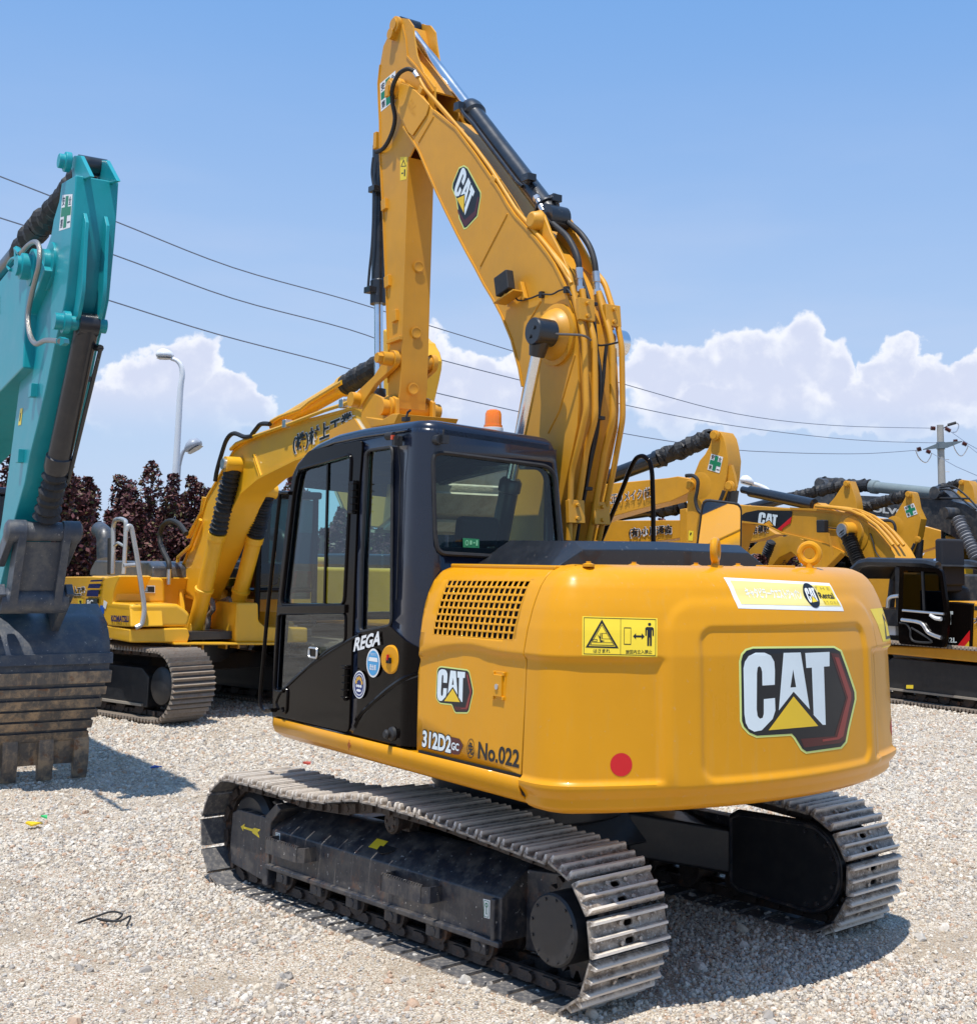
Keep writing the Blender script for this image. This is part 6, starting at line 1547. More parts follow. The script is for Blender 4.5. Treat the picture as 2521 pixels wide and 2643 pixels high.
ke = km.beam('engine_hood', [(300,675),(305,620),(345,545),(560,550),(800,560),(830,600),(830,700),(760,720)], 'k', -.65, .5, mat('grey_hood', (.045,.05,.06), .35, coat=.2, dirt=.2), bevel=.03)
m = MB(); e0 = km.q((435,540), 'k', L=-.3); e1 = km.q((430,340), 'k', L=-.3); e2 = km.q((400,310), 'k', L=-.3); m.tube(round_path([e0, e1+Vector((0,0,.03)), e2+Vector((-.12,0,.05))], .12), .13, 18); m.build('exhaust_pipe', MT['grey_hood'], km.root)
plat = MB(); plat.box((F1-1.9,0,1.02),(3.6,2.4,.10)); plat.cyl((0,0,.75),(0,0,1.0),.75,n=36); plat.build('swing_frame', BLK, km.root)
# cab
kc = MB(); K0 = F1-1.75
for (x, y) in ((K0,.40),(K0,1.22),(F1-.1,.40),(F1-.1,1.22)): kc.bar((x,y,1.1),(x-.12*(x > K0),y,2.86),.08,.08,(1,0,0))
kc.box((F1-.98,.81,2.89),(1.75,.92,.10)); kc.box((F1-.95,.81,1.6),(1.6,.86,.06)); kco = kc.build('cab', BLKP, km.root, bevel=.03)
kc = MB(); kc.box((F1-.95,.81,2.15),(1.5,.78,1.35)); kc.build('cab_glass', GLD, kco)
kc = MB(); kc.box((F1-1.2,.81,1.8),(.5,.5,.3)); kc.box((F1-1.45,.81,2.1),(.15,.5,.6)); kc.build('seat', flat('blue_seat', (.03,.09,.2), .8), kco, bevel=.05)
kc = MB(); kc.box((F1-.6,.55,1.75),(.15,.08,.5)); kc.box((F1-.6,1.1,1.7),(.3,.1,.3)); kc.build('red_lever', RED, kco)
# boom side plates and box
Lb = -.18
km_b = km.beam('boom', [q for q in [(430,1225),(415,1190)]] and
   [(345,1102),(380,1090),(440,1000),(438,895),(442,860)] and
   [(1075,780),(1090,600),(1140,520),(1235,250),(1300,60)], 'k', Lb, -Lb, KOMY) if False else None
bpts = [('k',(1080,830)),('k',(1065,740)),('k',(1085,600)),('k',(1135,480)),('k',(1235,230)),('k',(1300,10)),
        ('8',(20,830)),('8',(110,760)),('8',(330,680)),('8',(600,610)),('8',(860,540)),('8',(905,565)),('8',(925,640)),('8',(780,760)),('8',(640,830)),('8',(430,905)),('8',(185,1028)),('8',(60,1135)),('8',(5,1240)),
        ('k',(1470,230)),('k',(1395,410)),('k',(1310,600)),('k',(1240,760)),('k',(1190,870))]
P = [km.F.un(p, zo=z, L=Lb) for z, p in bpts]; m = MB(); m.prism(P, (0, -2*Lb, 0)); kbo = m.build('boom', KOMY, km.root, bevel=.012)
# boom edge flanges on the near side
m = MB()
for i in range(len(P)):
    a, b = P[i], P[(i+1) % len(P)]; m.bar(a+Vector((0,-.006,0)), b+Vector((0,-.006,0)), .03, .022, (0,1,0))
m.build('boom_edge', KOMY, kbo)
m = MB(); 
for a, b in (((140,870),(190,1025)),((150,865),(200,1020))): m.bar(km.F.un(a, zo='8', L=Lb-.008), km.F.un(b, zo='8', L=Lb-.008), .02, .02, (0,1,0))
m.build('weld_seam', KOMY, kbo)
glyphs(km, '(株)村上工業', [(425,862),(830,700),(425,740)], '8', Lb, BLACKD, 'boom_lettering', kbo, .03, .075, .006)
# boom foot brackets, cylinders
m = MB()
for L_ in (-.27, .21): m.prism([v for v in km.p([(950,905),(955,790),(985,745),(1030,742),(1060,770),(1070,910),(1100,1240),(950,1240)], 'k', L_)], (0,.06,0))
fk_ = km.q((1010,790), 'k', L=-.3); m.cyl((fk_.x,-.3,fk_.z),(fk_.x,.3,fk_.z),.08); m.build('boom_foot_bracket', KOMY, km.root, bevel=.01)
def plate_front(polys, F_, mats, name, parent, off=.004):
    m = MB()
    for k, (mi, pts) in enumerate(polys):
        m.mi = mi; q = [km.F.un(p, zo='k', F=F_) for p in pts]; m.add([v+Vector((off*(1+k*.8), 0, 0)) for v in q], [tuple(range(len(q)))])
    return m.build(name, mats, parent, smooth=False)
def kram(top, mid, bot, L_, off):
    a = km.F.un(top[1], zo=top[0], L=L_); b = km.F.un(bot[1], zo=bot[0], L=L_); c = km.F.un(mid[1], zo=mid[0], L=L_); t_ = (c-b).length/(a-b).length; d = a-b
    m = MB(); m.tube([b, b+d*t_*.42, b+d*t_*.425, b+d*t_*.45, b+d*t_*.455, b+d*t_*.93, b+d*t_*.94, b+d*t_], [.105,.105,.125,.125,.105,.105,.12,.12], 24); o = m.build('boom_cylinder', KOMY, km.root, ang=40)
    boot(b+d*t_, a-d*.02, .10, RUB, 'cylinder_boot', o, 15, .22)
    m = MB(); m.cyl(a+Vector((0,-.12,0)), a+Vector((0,.12,0)), .10, n=20); m.build('rod_end', KOMY, o); m = MB(); m.cyl(a+Vector((0,-.155,0)), a+Vector((0,-.12,0)), .07, n=16); m.build('pin_cap', STEEL, o)
    m = MB(); m.prism([b+Vector((-.16,-.10,-.12)), b+Vector((-.12,-.10,.12)), b+Vector((.0,-.10,.17)), b+Vector((.12,-.10,.12)), b+Vector((.12,-.10,-.22)), b+Vector((-.16,-.10,-.22))], (0,.03,0)); m.prism([b+Vector((-.16,.07,-.12)), b+Vector((-.12,.07,.12)), b+Vector((.0,.07,.17)), b+Vector((.12,.07,.12)), b+Vector((.12,.07,-.22)), b+Vector((-.16,.07,-.22))], (0,.03,0)); m.build('cylinder_bracket', KOMY, o, bevel=.006)
kram(('8',(10,935)), ('k',(1385,315)), ('k',(1185,1160)), -.28, 0)
kram(('8',(240,1120)), ('k',(1695,330)), ('k',(1490,1150)), .26, 0)
m = MB()
for pts in ([(1270,900),(1330,880),(1345,960),(1310,1010),(1300,1110),(1240,1165)], [(1285,890),(1300,960),(1285,1010),(1260,1100),(1230,1160)], [(1480,870),(1420,900),(1410,980),(1385,1080),(1340,1160),(1290,1160)], [(1500,880),(1450,930),(1440,1010),(1420,1100),(1350,1165)]):
    m.tube(smooth_path(km.p(pts, 'k', -.05 if pts[0][0] < 1400 else .15), 4), .035, 8)
m.build('foot_hose', mat('grey_sleeve', (.16,.15,.14), .7, bump=.5, bscale=30.), km.root)
# arm cylinder with boot on top of the boom, pipes
ca = km.F.un((970,280), zo='8', L=0.); cb2 = km.F.un((300,670), zo='8', L=0.); d = cb2-ca
m = MB(); m.tube([ca+d*.24, ca+d*.27, ca+d*.275, ca+d], [.125,.125,.10,.09], 24); kac = m.build('arm_cylinder', KOMY, km.root, ang=40); boot(ca-d*.12, ca+d*.24, .115, RUB, 'cylinder_boot', kac, 11, .10, .008)
m = MB(); m.tube([km.F.un(p, zo='8', L=-.12) for p in [(760,365),(540,500),(480,550),(330,605),(270,640)]], .028, 8); m.tube([km.F.un(p, zo='8', L=-.22) for p in [(845,485),(780,515),(640,560),(380,660),(150,740),(30,790),(-10,830)]], .024, 8); m.build('hydraulic_tube', KOMY, kbo)
m = MB(); m.tube(smooth_path([km.F.un(p, zo='8', L=-.15) for p in [(260,655),(200,655),(165,690),(135,730)]], 5), .03, 8); m.build('rubber_hose', RUB, kbo)
m = MB(); m.tube(smooth_path([km.F.un(p, zo='5', L=-.25) for p in [(1420,1695),(1380,1700),(1320,1680),(1280,1715),(1250,1800),(1225,1890),(1215,1950)]], 5), .03, 8); m.build('rubber_hose', RUB, kbo)
for i, p in enumerate(((775,515),(380,655))): m = MB(); m.box(km.F.un(p, zo='8', L=-.2), (.10,.10,.10)); m.build('tube_clamp', STEEL, kbo, bevel=.01)
m = MB()
for o_ in (0, .05): m.tube([v+Vector((-o_,o_,0)) for v in km.p([(1265,10),(1245,140),(1180,260),(1130,350)], 'k', Lb-.02)], .022, 8)
m.tube([v for v in km.p([(1240,200),(1160,420),(1050,520),(1040,660)], 'k', Lb-.04)], .026, 8); m.build('hydraulic_tube', KOMY, kbo)
m = MB(); m.tube(smooth_path(km.p([(1120,320),(1060,240),(990,210),(930,240),(900,310),(900,400),(930,480),(970,560),(975,620)], 'k', -.45), 5), .035, 10); hs_ = m.build('rubber_hose', RUB, km.root)
m = MB(); m.tube(km.p([(975,620),(970,750)], 'k', -.45), .03, 8); m.build('hose_fitting', STEEL, hs_)
# stick hanging behind the near machine's boom
kst = [('c5',(1120,90)),('c5',(1180,115)),('c5',(1260,215)),('c5',(1340,265)),('c5',(1350,310)),('c5',(1420,430)),('c5',(1465,600)),('c5',(1450,760)),('c5',(1400,1000)),('c5',(1330,1300)),('c5',(1260,1650)),('c5',(1190,2100)),('c5',(800,2100)),('c5',(900,1300)),('c5',(1000,500))]
m = MB(); P = [km.F.un(p, zo=z, L=.25) for z, p in kst]; m.prism(P, (0,-.5,0)); m.build('stick', KOMY, km.root, bevel=.02)
# handrails, stripes and letters on the flank
GRY = mat('galvanised_rail', (.50,.50,.50), .35, metal=.5)
m = MB(); m.tube(round_path(km.p([(498,660),(502,480),(500,260),(520,200),(570,195),(610,215),(605,400),(590,660)], 'k', -1.15), .05), .03, 10); m.tube(round_path(km.p([(600,430),(540,395),(515,420)], 'k', -1.15), .03), .02, 8)
m.build('handrail', GRY, km.root); m = MB(); m.tube(round_path([km.F.un(p, zo='k', F=F1+.08) for p in [(612,300),(625,250),(655,260),(700,500),(760,900),(765,980),(745,1090),(690,1115)]], .06), .03, 10); m.tube([km.F.un(p, zo='k', F=F1-.1) for p in [(590,590),(712,580)]], .025, 8); m.build('handrail', GRY, km.root)
m = MB(); m.tube(km.p([(480,660),(482,360)], 'k', -1.12), .045, 8); m.build('mirror_post', RUB, km.root)
DB = flat('dark_blue_print', (.012,.015,.10)); DG = flat('dark_grey_print', (.04,.045,.045))
plate_px(km, [(0, [(315,712),(415,708),(412,722),(308,727)]), (0, [(302,745),(402,742),(392,782),(290,780)]), (0, [(290,798),(385,798),(382,852),(280,850)]), (1, [(280,868),(378,870),(372,1010),(330,990),(274,940)])], 'k', KS-.012, [DB, DG], 'blue_stripes', kb, .004)
glyphs(km, 'PC', [(292,932),(342,932),(292,882)], 'k', KS-.016, WHITE, 'model_letters', kb, .03, None, .01)
glyphs(km, '210', [(310,1000),(372,1005),(310,952)], 'k', KS-.016, WHITE, 'model_letters', kb, .03, None, .01)
glyphs(km, '(株)村上工業', [(85,850),(268,855),(85,770)], 'k', KS, BLACKD, 'company_lettering', kb, .03, .08, .006)
glyphs(km, 'KOMATSU', [(492,1060),(638,1068),(492,1012)], 'k', KS-.014, DB, 'maker_lettering', kh, .05, None, .006)
plate_front([(0, [(643,758),(855,758),(855,822),(643,818)]), (1, [(650,766),(848,766),(848,815),(650,811)]), (2, [(735,772),(790,772),(790,808),(735,808)])], F2, [WHITE, BLACKD, flat('light_blue_print', (.35,.55,.85))], 'side_sticker', ko)
plate_front([(0, [(770,1010),(850,1010),(850,1022),(770,1022)]), (0, [(770,1033),(850,1033),(850,1045),(770,1045)]), (0, [(770,1056),(850,1056),(850,1068),(770,1068)])], F1, [DARK], 'air_slot', ks, .006)
plate_px(km, [(0, [(393,925),(430,930),(425,1000),(390,995)]), (1, [(425,880),(455,900),(440,960),(420,940)])], 'k', KS-.012, [flat('print_blue', (.02,.10,.45)), WHITE], 'side_sticker', kh)
plate_px(km, [(0, [(205,870),(248,872),(246,942),(203,940)]), (1, [(218,885),(236,885),(236,925),(222,925),(228,905),(218,900)])], 'k', KS, [YEL, BLACKD], 'warning_sticker', kb)
# ------------------------------------------------------------ main machine: right handrail, mirror, small things
m = MB(); m.tube(round_path([B.un(p, zo='r', L=-1.0) for p in [(20,1230),(200,800),(330,470),(385,375),(450,360),(510,410),(535,520),(545,900),(545,1200)]], .06), .017, 10); m.build('handrail', BLKP, main, ang=60)
MIR = bpy.data.materials.new('mirror_glass'); MIR.use_nodes = True; b_ = MIR.node_tree.nodes['Principled BSDF']; b_.inputs['Metallic'].default_value = 1; b_.inputs['Roughness'].default_value = .03; b_.inputs['Base Color'].default_value = (.85,.87,.88,1)
mc_ = B.un((1190,1060), zo='r', L=-1.32); cc = B.loc(Vector((0,0,CH))); tgt = Vector((-1.9,-.2,1.55)); nm = ((cc-mc_).normalized()+(tgt-mc_).normalized()).normalized()
ux = Vector((0,0,1)).cross(nm).normalized(); uy = nm.cross(ux)
def mpt(a, b, o=0): return mc_+ux*a+uy*b+nm*o
m = MB(); P = round_poly([mpt(-.17,-.20), mpt(.15,-.20), mpt(.15,.17), mpt(-.12,.20)], .05); m.prism(P, nm*-.03); mo = m.build('side_mirror', RUB, main, bevel=.008)
m = MB(); P2 = round_poly([mpt(-.155,-.185,.003), mpt(.138,-.185,.003), mpt(.138,.157,.003), mpt(-.11,.185,.003)], .045); m.add(P2, [tuple(range(len(P2)))]); m.build('mirror_glass', MIR, mo, smooth=False)
m = MB(); m.tube([mpt(-.1,-.2,-.02), mpt(-.1,-.7,-.02), Vector((mc_.x-.1, -1.1, 1.6))], .014, 8); m.build('mirror_post', RUB, mo)

# ------------------------------------------------------------ machines further back at the right
RA = -2.25
def far_frame(pt, zo, y, a, label, **kw):
    o = ZO[zo]; d = ray(o[0]+pt[0]*o[2], o[1]+pt[1]*o[2]); x = d.x/d.y*y
    mc = Mach('crawler_excavator', x, y, a, label=label, cat='excavator', **kw); return mc
def arm(mc, zo, stick, boom, L, w_, colr, acyl=None, boots=None, bcyl=None, pin=None):
    s = mc.beam('stick', stick, zo, L, L-(1 if L > 0 else -1)*w_, colr, bevel=.01) if stick else None
    bo = None
    if boom: bo = mc.beam('boom', boom, zo, L*.8, -L*.8, colr, bevel=.01)
    if acyl:
        a, c, e = mc.p(acyl, zo, 0.); d = (e-a)
        boot(a+d*.02, c, .105, RUB, 'ragged_rod_cover', mc.root, 22, .14, .018)
        m = MB(); m.tube([c, c+d.normalized()*.08, c+d.normalized()*.09, e], [.12,.12,.10,.10], 16); m.build('arm_cylinder', BLKC, mc.root, ang=40)
    if bcyl:
        a, e = mc.p(bcyl, zo, 0.); m = MB(); m.tube([a, a+(e-a)*.9, a+(e-a)*.92, e], [.10,.10,.12,.12], 16); m.build('bucket_cylinder', BLKC, mc.root, ang=40)
    if pin:
        m = MB()
        for p in pin: c = mc.q(p, zo, L=L); m.lathe(c+Vector((0, -.02 if L < 0 else .02, 0)), (0, -1 if L < 0 else 1, 0), [(0,.065),(.03,.065),(.035,.045),(.05,.045)], 16)
        m.build('pivot_pin', colr, s or bo)
    return s, bo
grp = 'excavators parked in the row behind'
r1 = far_frame((1150,650), 'r', 16.5, RA, 'excavator with safety cross sticker and ragged black sleeve, nearest behind the hood', group=grp)
s1, b1 = arm(r1, 'r', [(1150,122),(1190,125),(1225,180),(1245,260),(1268,400),(1255,560),(1225,700),(1160,870),(1120,940),(1080,1100),(1060,1500),(860,1500),(865,1000),(875,740),(930,560),(990,410),(1045,345),(1090,260),(1120,165)],
   [(-700,760),(-200,665),(130,630),(500,595),(690,575),(780,560),(920,590),(958,640),(935,690),(860,735),(720,800),(400,880),(100,965),(-200,1080),(-700,1400),(-900,1700),(-1000,1300)], -.20, .31, CATB, [(1155,165),(620,380),(-400,760)], None, [(1300,690),(1262,960)], [(1155,165),(1300,655),(915,645)])
m = MB(); c = r1.q((1000,650), 'r', L=-.20); m.lathe(c+Vector((0,.03,0)), (0,-1,0), [(0,.17),(.03,.17),(.035,.14),(.04,.0)], 28); m.build('pivot_boss', CATB, s1)
for L_ in (-.17,.12):
    m = MB(); m.prism([v for v in r1.p([(1262,470),(1300,450),(1330,560),(1345,660),(1320,700),(1275,690),(1250,620)], 'r', L_)], (0,.05,0)); m.build('cylinder_lug', CATB, s1)
m = MB(); m.tube(smooth_path(r1.p([(860,555),(930,555),(975,600),(970,700),(955,800),(990,900),(1070,930),(1140,890),(1195,790),(1230,700)], 'r', -.30), 5), .024, 8); m.build('hydraulic_hose', RUB, r1.root)
glyphs(r1, '大正リメイク(株)', [(88,850),(545,770),(88,745)], 'r', -.17, BLACKD, 'company_lettering', b1, .01, .05, .012)
cross_sticker([(-v.x, v.z) for v in r1.p([(1108,342),(1222,374),(1186,530),(1070,495)], 'r', -.20)], lambda off: (lambda u, z: Vector((-u, -.20-off*3, z))), s1)
plate_px(r1, [(0, [(890,1085),(935,1090),(928,1185),(885,1182)]), (1, [(905,1105),(920,1105),(912,1130),(900,1130)])], 'r', -.20, [YEL, BLACKD], 'warning_sticker', s1)
simple_body(r1, -5.2, CATB)
r2 = far_frame((400,1080), 'r', 19.5, RA, 'excavator boom with bold black company letters, low behind the black hood and handrail', group=grp)
s2, b2_ = arm(r2, 'r', [(800,880),(860,870),(900,1000),(960,1100),(960,1500),(800,1500)], [(-400,1000),(0,990),(805,985),(862,962),(870,1130),(800,1160),(500,1200),(0,1210),(-400,1330)], -.20, .40, CATB, [(840,850),(560,880),(-300,1000)])
glyphs(r2, '(有)小川通商', [(318,1160),(730,1130),(318,1065)], 'r', -.16, BLACKD, 'company_lettering', b2_, .03, .07, .012)
simple_body(r2, -5.4, CATB)
r3 = far_frame((620,760), 'q', 26.5, RA, 'excavator with pointed stick head in front of the dark grey boom', group=grp)
s3, b3 = arm(r3, 'q', [(610,603),(640,605),(665,670),(700,780),(718,925),(690,900),(640,1100),(560,1300),(380,1480),(200,1480),(330,1250),(400,1000),(430,840),(500,760),(545,690),(580,640)], [(-700,960),(-480,985),(-200,1030),(-60,1120),(-250,1180),(-500,1215),(-700,1240),(-1200,1500),(-1300,1300)], -.22, .28, CATB, [(612,640),(60,770),(-700,960)], None, None, [(620,632)])
glyphs(r3, '佐治建設', [(-352,1120),(-130,1100),(-352,1050)], 'q', -.18, BLACKD, 'company_lettering', b3, .03, .07, .012)
simple_body(r3, -9.0, CATB)
r4 = far_frame((1210,1000), 'q', 26., RA, 'excavator with safety cross sticker right above the cab with open door', group=grp)
s4, b4 = arm(r4, 'q', [(1212,703),(1245,712),(1262,765),(1278,860),(1330,972),(1300,1140),(1250,1270),(1200,1400),(1200,1700),(1090,1700),(1095,1400),(1080,1150),(1048,985),(1100,900),(1160,800),(1190,740)], [(200,1130),(600,1010),(780,960),(950,965),(1060,1000),(1085,1050),(1000,1120),(900,1160),(600,1230),(300,1340),(150,1400)], -.20, .28, CATB, [(1215,738),(770,860),(0,1100)], None, [(1310,1170),(1285,1500)], [(1218,735),(1308,1170)])
cross_sticker([(-v.x, v.z) for v in r4.p([(1168,855),(1262,818),(1300,922),(1200,958)], 'q', -.20)], lambda off: (lambda u, z: Vector((-u, -.20-off*4, z))), s4)
m = MB(); c = r4.q((1075,1040), 'q', L=-.2); m.lathe(c+Vector((0,.03,0)), (0,-1,0), [(0,.20),(.03,.20),(.035,.16),(.04,0)], 24); m.build('pivot_boss', CATB, s4)
m = MB(); m.tube(smooth_path(r4.p([(940,990),(1040,990),(1080,1040),(1075,1120),(1020,1180)], 'q', -.3), 4), .03, 8); m.tube(smooth_path(r4.p([(1270,1210),(1240,1270),(1190,1320),(1130,1335)], 'q', -.3), 4), .03, 8); m.build('hydraulic_hose', RUB, r4.root)
simple_body(r4, -7.1, CATB)
r5 = far_frame((1770,700), 'q', 35., RA, 'excavator whose rounded stick head shows at the right edge beneath the utility pole', group=grp)
arm(r5, 'q', [(1720,590),(1790,600),(1830,660),(1862,820),(1850,1000),(1760,1000),(1660,750),(1690,680),(1700,630)], [(1500,1090),(1560,850),(1700,760),(1790,820),(1700,1100),(1400,1500),(1300,1400)], -.22, .5, CATB, [(1725,620),(1540,670),(1100,800)], None, None, [(1725,620)])
simple_body(r5, -5.2, CATB)
r8 = far_frame((1500,1150), 'q', 31.5, RA, 'excavator with drooping yellow boom and stick below the dark grey boom, near the right edge', group=grp)
arm(r8, 'q', [(1540,1100),(1640,1120),(1720,1190),(1770,1300),(1740,1420),(1700,1700),(1530,1700),(1530,1230)], [(1000,1180),(1370,1045),(1530,1090),(1560,1150),(1525,1225),(1320,1290),(900,1480),(800,1400)], -.22, .5, CATB)
simple_body(r8, -6.8, CATB)
r6 = far_frame((1600,1250), 'r', 33., .57, 'excavator whose curved boom and ribbed boot show just above the near machine tail', group=grp)
s6, b6 = arm(r6, 'r', None, [(1360,1500),(1440,1300),(1560,1195),(1700,1150),(1900,1130),(2050,1200),(2150,1330),(2200,1500),(1900,1600),(2000,1400),(1876,1290),(1760,1350),(1640,1500)], .25, .5, CATB)
a_, e_ = r6.p([(1690,1190),(1570,1500)], 'r', .45); boot(a_, e_, .10, RUB, 'cylinder_boot', r6.root, 16, .25)
m = MB(); a_, e_ = r6.p([(1540,1370),(1380,1480)], 'r', .6); m.tube([a_, e_], .17, 20); m.build('exhaust_stack', STEEL, r6.root); m = MB(); m.tube([a_+(a_-e_).normalized()*.002, a_+(a_-e_).normalized()*.01], .15, 20); m.build('exhaust_mouth', DARK, r6.root)
simple_body(r6, -5.2, CATB)
# dark grey machine with white letters
GRYP = mat('dark_grey_machine_paint', (.035,.038,.043), .4, coat=.2, dirt=.2)
rv = far_frame((1000,850), 'q', 28., .57, 'dark grey excavator boom with pale maker letters, behind the yellow booms at right', group=grp)
sv, bv = arm(rv, 'q', [(300,610),(335,575),(390,590),(440,680),(500,720),(480,900),(440,1300),(330,1300),(290,800)], [(470,745),(740,745),(1300,770),(1600,790),(1760,830),(1880,900),(2000,1020),(2080,1250),(2100,1600),(1850,1600),(1810,1340),(1740,1220),(1640,1140),(1520,1080),(1380,1040),(1060,970),(760,920),(470,900)], .28, .5, GRYP)
a_, c_, e_ = rv.p([(350,620),(860,660),(1490,725)], 'q', .0); boot(a_, c_, .12, RUB, 'ragged_rod_cover', rv.root, 20, .15, .03); m = MB(); m.tube([c_, c_+(e_-c_)*.08, c_+(e_-c_)*.09, e_], [.15,.15,.12,.12], 18); m.build('arm_cylinder', mat('pale_grey_paint', (.20,.24,.24), .35), rv.root, ang=40)
m = MB(); a_, c_ = rv.p([(1490,720),(1490,728)], 'q', .2); m.cyl(a_+Vector((0,-.3,0)), a_+Vector((0,.1,0)), .13); m.prism(rv.p([(1450,660),(1500,655),(1600,740),(1640,800),(1400,780)], 'q', .15), (0,-.3,0)); m.build('cylinder_bracket', GRYP, bv)
glyphs(rv, 'VOLVO', [(795,893),(1195,935),(795,842)], 'q', .23, flat('cream_print', (.62,.62,.58)), 'maker_lettering', bv, .05, None, .012)
a_, e_ = rv.p([(1680,960),(1876,1360)], 'q', .5); boot(a_, e_, .11, mat('grey_rubber', (.22,.22,.23), .6), 'cylinder_boot', rv.root, 14, .3)
m = MB(); a_ = rv.q((1670,920), 'q', L=.25); m.cyl(a_, a_+Vector((0,.35,0)), .12); m.build('rod_end', GRYP, rv.root)
m = MB(); m.tube(rv.p([(1300,765),(1800,775)], 'q', .25), .02, 6); m.tube(smooth_path(rv.p([(1500,670),(1640,660),(1760,740),(1876,860)], 'q', .2), 4), .02, 8); m.tube(smooth_path(rv.p([(1480,690),(1620,690),(1740,790),(1860,880)], 'q', .25), 4), .02, 8); m.build('hydraulic_tube', RUB, bv)
simple_body(rv, -2.6, GRYP, cabside=-1)
# ---- machine with the open black door
PO = (6.41, 20.06); ra = Mach('crawler_excavator', PO[0], PO[1], .57, label='yellow and black excavator with its black cab door swung open at the right edge', cat='excavator', group=grp)
LC = 1.42
bo = [('r',(1340,835)),('r',(1876,872)),('q',(300,882)),('q',(500,902)),('q',(640,930)),('q',(760,982)),('q',(880,1072)),('q',(960,1160)),('q',(1040,1262)),('q',(1110,1390)),('q',(1300,1800)),('q',(1000,1900)),('q',(800,1500)),('q',(660,1345)),('q',(560,1280)),('q',(420,1215)),('q',(250,1170)),('q',(0,1110)),('r',(1640,1030)),('r',(1330,990))]
m = MB(); P = [ra.F.un(p, zo=z, L=.24) for z, p in bo]; m.prism(P, (0,-.48,0)); rab = m.build('boom', CATB, ra.root, bevel=.012)
m = MB(); Pq = P[1:9]
for i in range(len(Pq)-1): m.bar(Pq[i]+Vector((0,.01,0)), Pq[i+1]+Vector((0,.01,0)), .04, .03, (0,1,0))
Pq = P[13:20]
for i in range(len(Pq)-1): m.bar(Pq[i]+Vector((0,.01,0)), Pq[i+1]+Vector((0,.01,0)), .03, .03, (0,1,0))
m.build('boom_edge', CATB, rab)
m = MB()
for o_ in (.05, -.08, -.2): m.tube([v+Vector((-.10,o_,.06)) for v in P[2:9]], .03, 8)
m.build('hydraulic_tube', CATB, rab)
def mix_px(pts, L): return [ra.F.un(p, zo=z, L=L) for z, p in pts]
m = MB(); mm = [BLACKD, RED, LETW, flat('orange_print', (.75,.33,.02))]
m.mi = 0; m.add([v+Vector((0,.008,0)) for v in mix_px([('r',(1372,980)),('r',(1400,940)),('r',(1440,912)),('r',(1560,888)),('r',(1876,893)),('q',(92,902)),('q',(88,950)),('q',(0,1045)),('r',(1750,1075)),('r',(1540,1032)),('r',(1395,1000))], .24)], [tuple(range(11))])
m.mi = 1; m.add([v+Vector((0,.012,0)) for v in mix_px([('r',(1748,1074)),('q',(88,948)),('q',(76,1010)),('q',(0,1062)),('r',(1790,1088))], .24)], [tuple(range(5))])
af = aff([(1052,571),(1430,571),(1052,918)], [(1577,905),(1755,937),(1560,1022)])
for k, mi in (('C',2),('A',2),('T',2),('tri',3)):
    m.mi = mi; sheet(m, [(x, -y) for x, y in [af(*q) for q in LOGO[k]]], [[(x, -y) for x, y in [af(*q) for q in LOGO['Ah']]]] if k == 'A' else [], lambda x, y: ra.F.un((x, -y), zo='r', L=.24)+Vector((0,.016,0)))
m.build('brand_logo', mm, rab, smooth=False)
a_, e_ = ra.F.un((1410,690), zo='r', L=0.), ra.F.un((300,835), zo='q', L=0.); m = MB(); m.tube([a_, a_+(e_-a_)*.1, a_+(e_-a_)*.12, e_], [.07,.07,.11,.11], 16); m.build('arm_cylinder', BLKC, ra.root, ang=40)
m = MB(); v = [ra.F.un(p, zo='q', L=.1) for p in [(290,880),(300,830),(330,815),(400,850),(520,900)]]; m.prism(v, (0,-.2,0)); m.build('cylinder_lug', CATB, rab)
a_, e_ = ra.F.un((605,1085), zo='q', L=.42), ra.F.un((735,1400), zo='q', L=.42); boot(a_, e_, .105, RUB, 'cylinder_boot', ra.root, 14, .28)
m = MB(); m.cyl(a_+Vector((0,-.2,0)), a_+Vector((0,.08,0)), .15); m.lathe(a_+Vector((0,-.19,0)), (0,1,0), [(0,.38),(.02,.38),(.03,.28),(.06,.25)], 24); m.build('rod_end', CATB, ra.root); m = MB(); m.cyl(a_+Vector((0,.08,0)), a_+Vector((0,.11,0)), .12); m.build('pin_cap', STEEL, ra.root)
m = MB(); v = ra.F.un((380,1042), zo='q', L=.40); m.box(v, (.20,.12,.22)); wl2 = m.build('work_light', RUB, ra.root, bevel=.02); m = MB(); m.bar(v+Vector((-.1,-.05,-.12)), v+Vector((-.15,-.1,-.5)), .04, .03); m.build('light_bracket', CATB, wl2)
m = MB(); m.tube(smooth_path([ra.F.un(p, zo='q', L=.26) for p in [(840,1110),(870,1200),(895,1290),(945,1360)]], 4), .012, 6); m.tube([ra.F.un(p, zo='q', L=.26) for p in [(430,1055),(520,1065),(640,1060),(720,1000)]], .012, 6); m.build('cable', RUB, rab)
m = MB(); sp_ = mix_px([('r',(1330,830)),('r',(1390,850)),('r',(1400,1000)),('r',(1330,1200)),('r',(1250,1500)),('r',(1100,1700)),('r',(1150,1300))], .2); m.prism(sp_, (0,-.4,0)); m.build('stick', CATB, ra.root, bevel=.01)
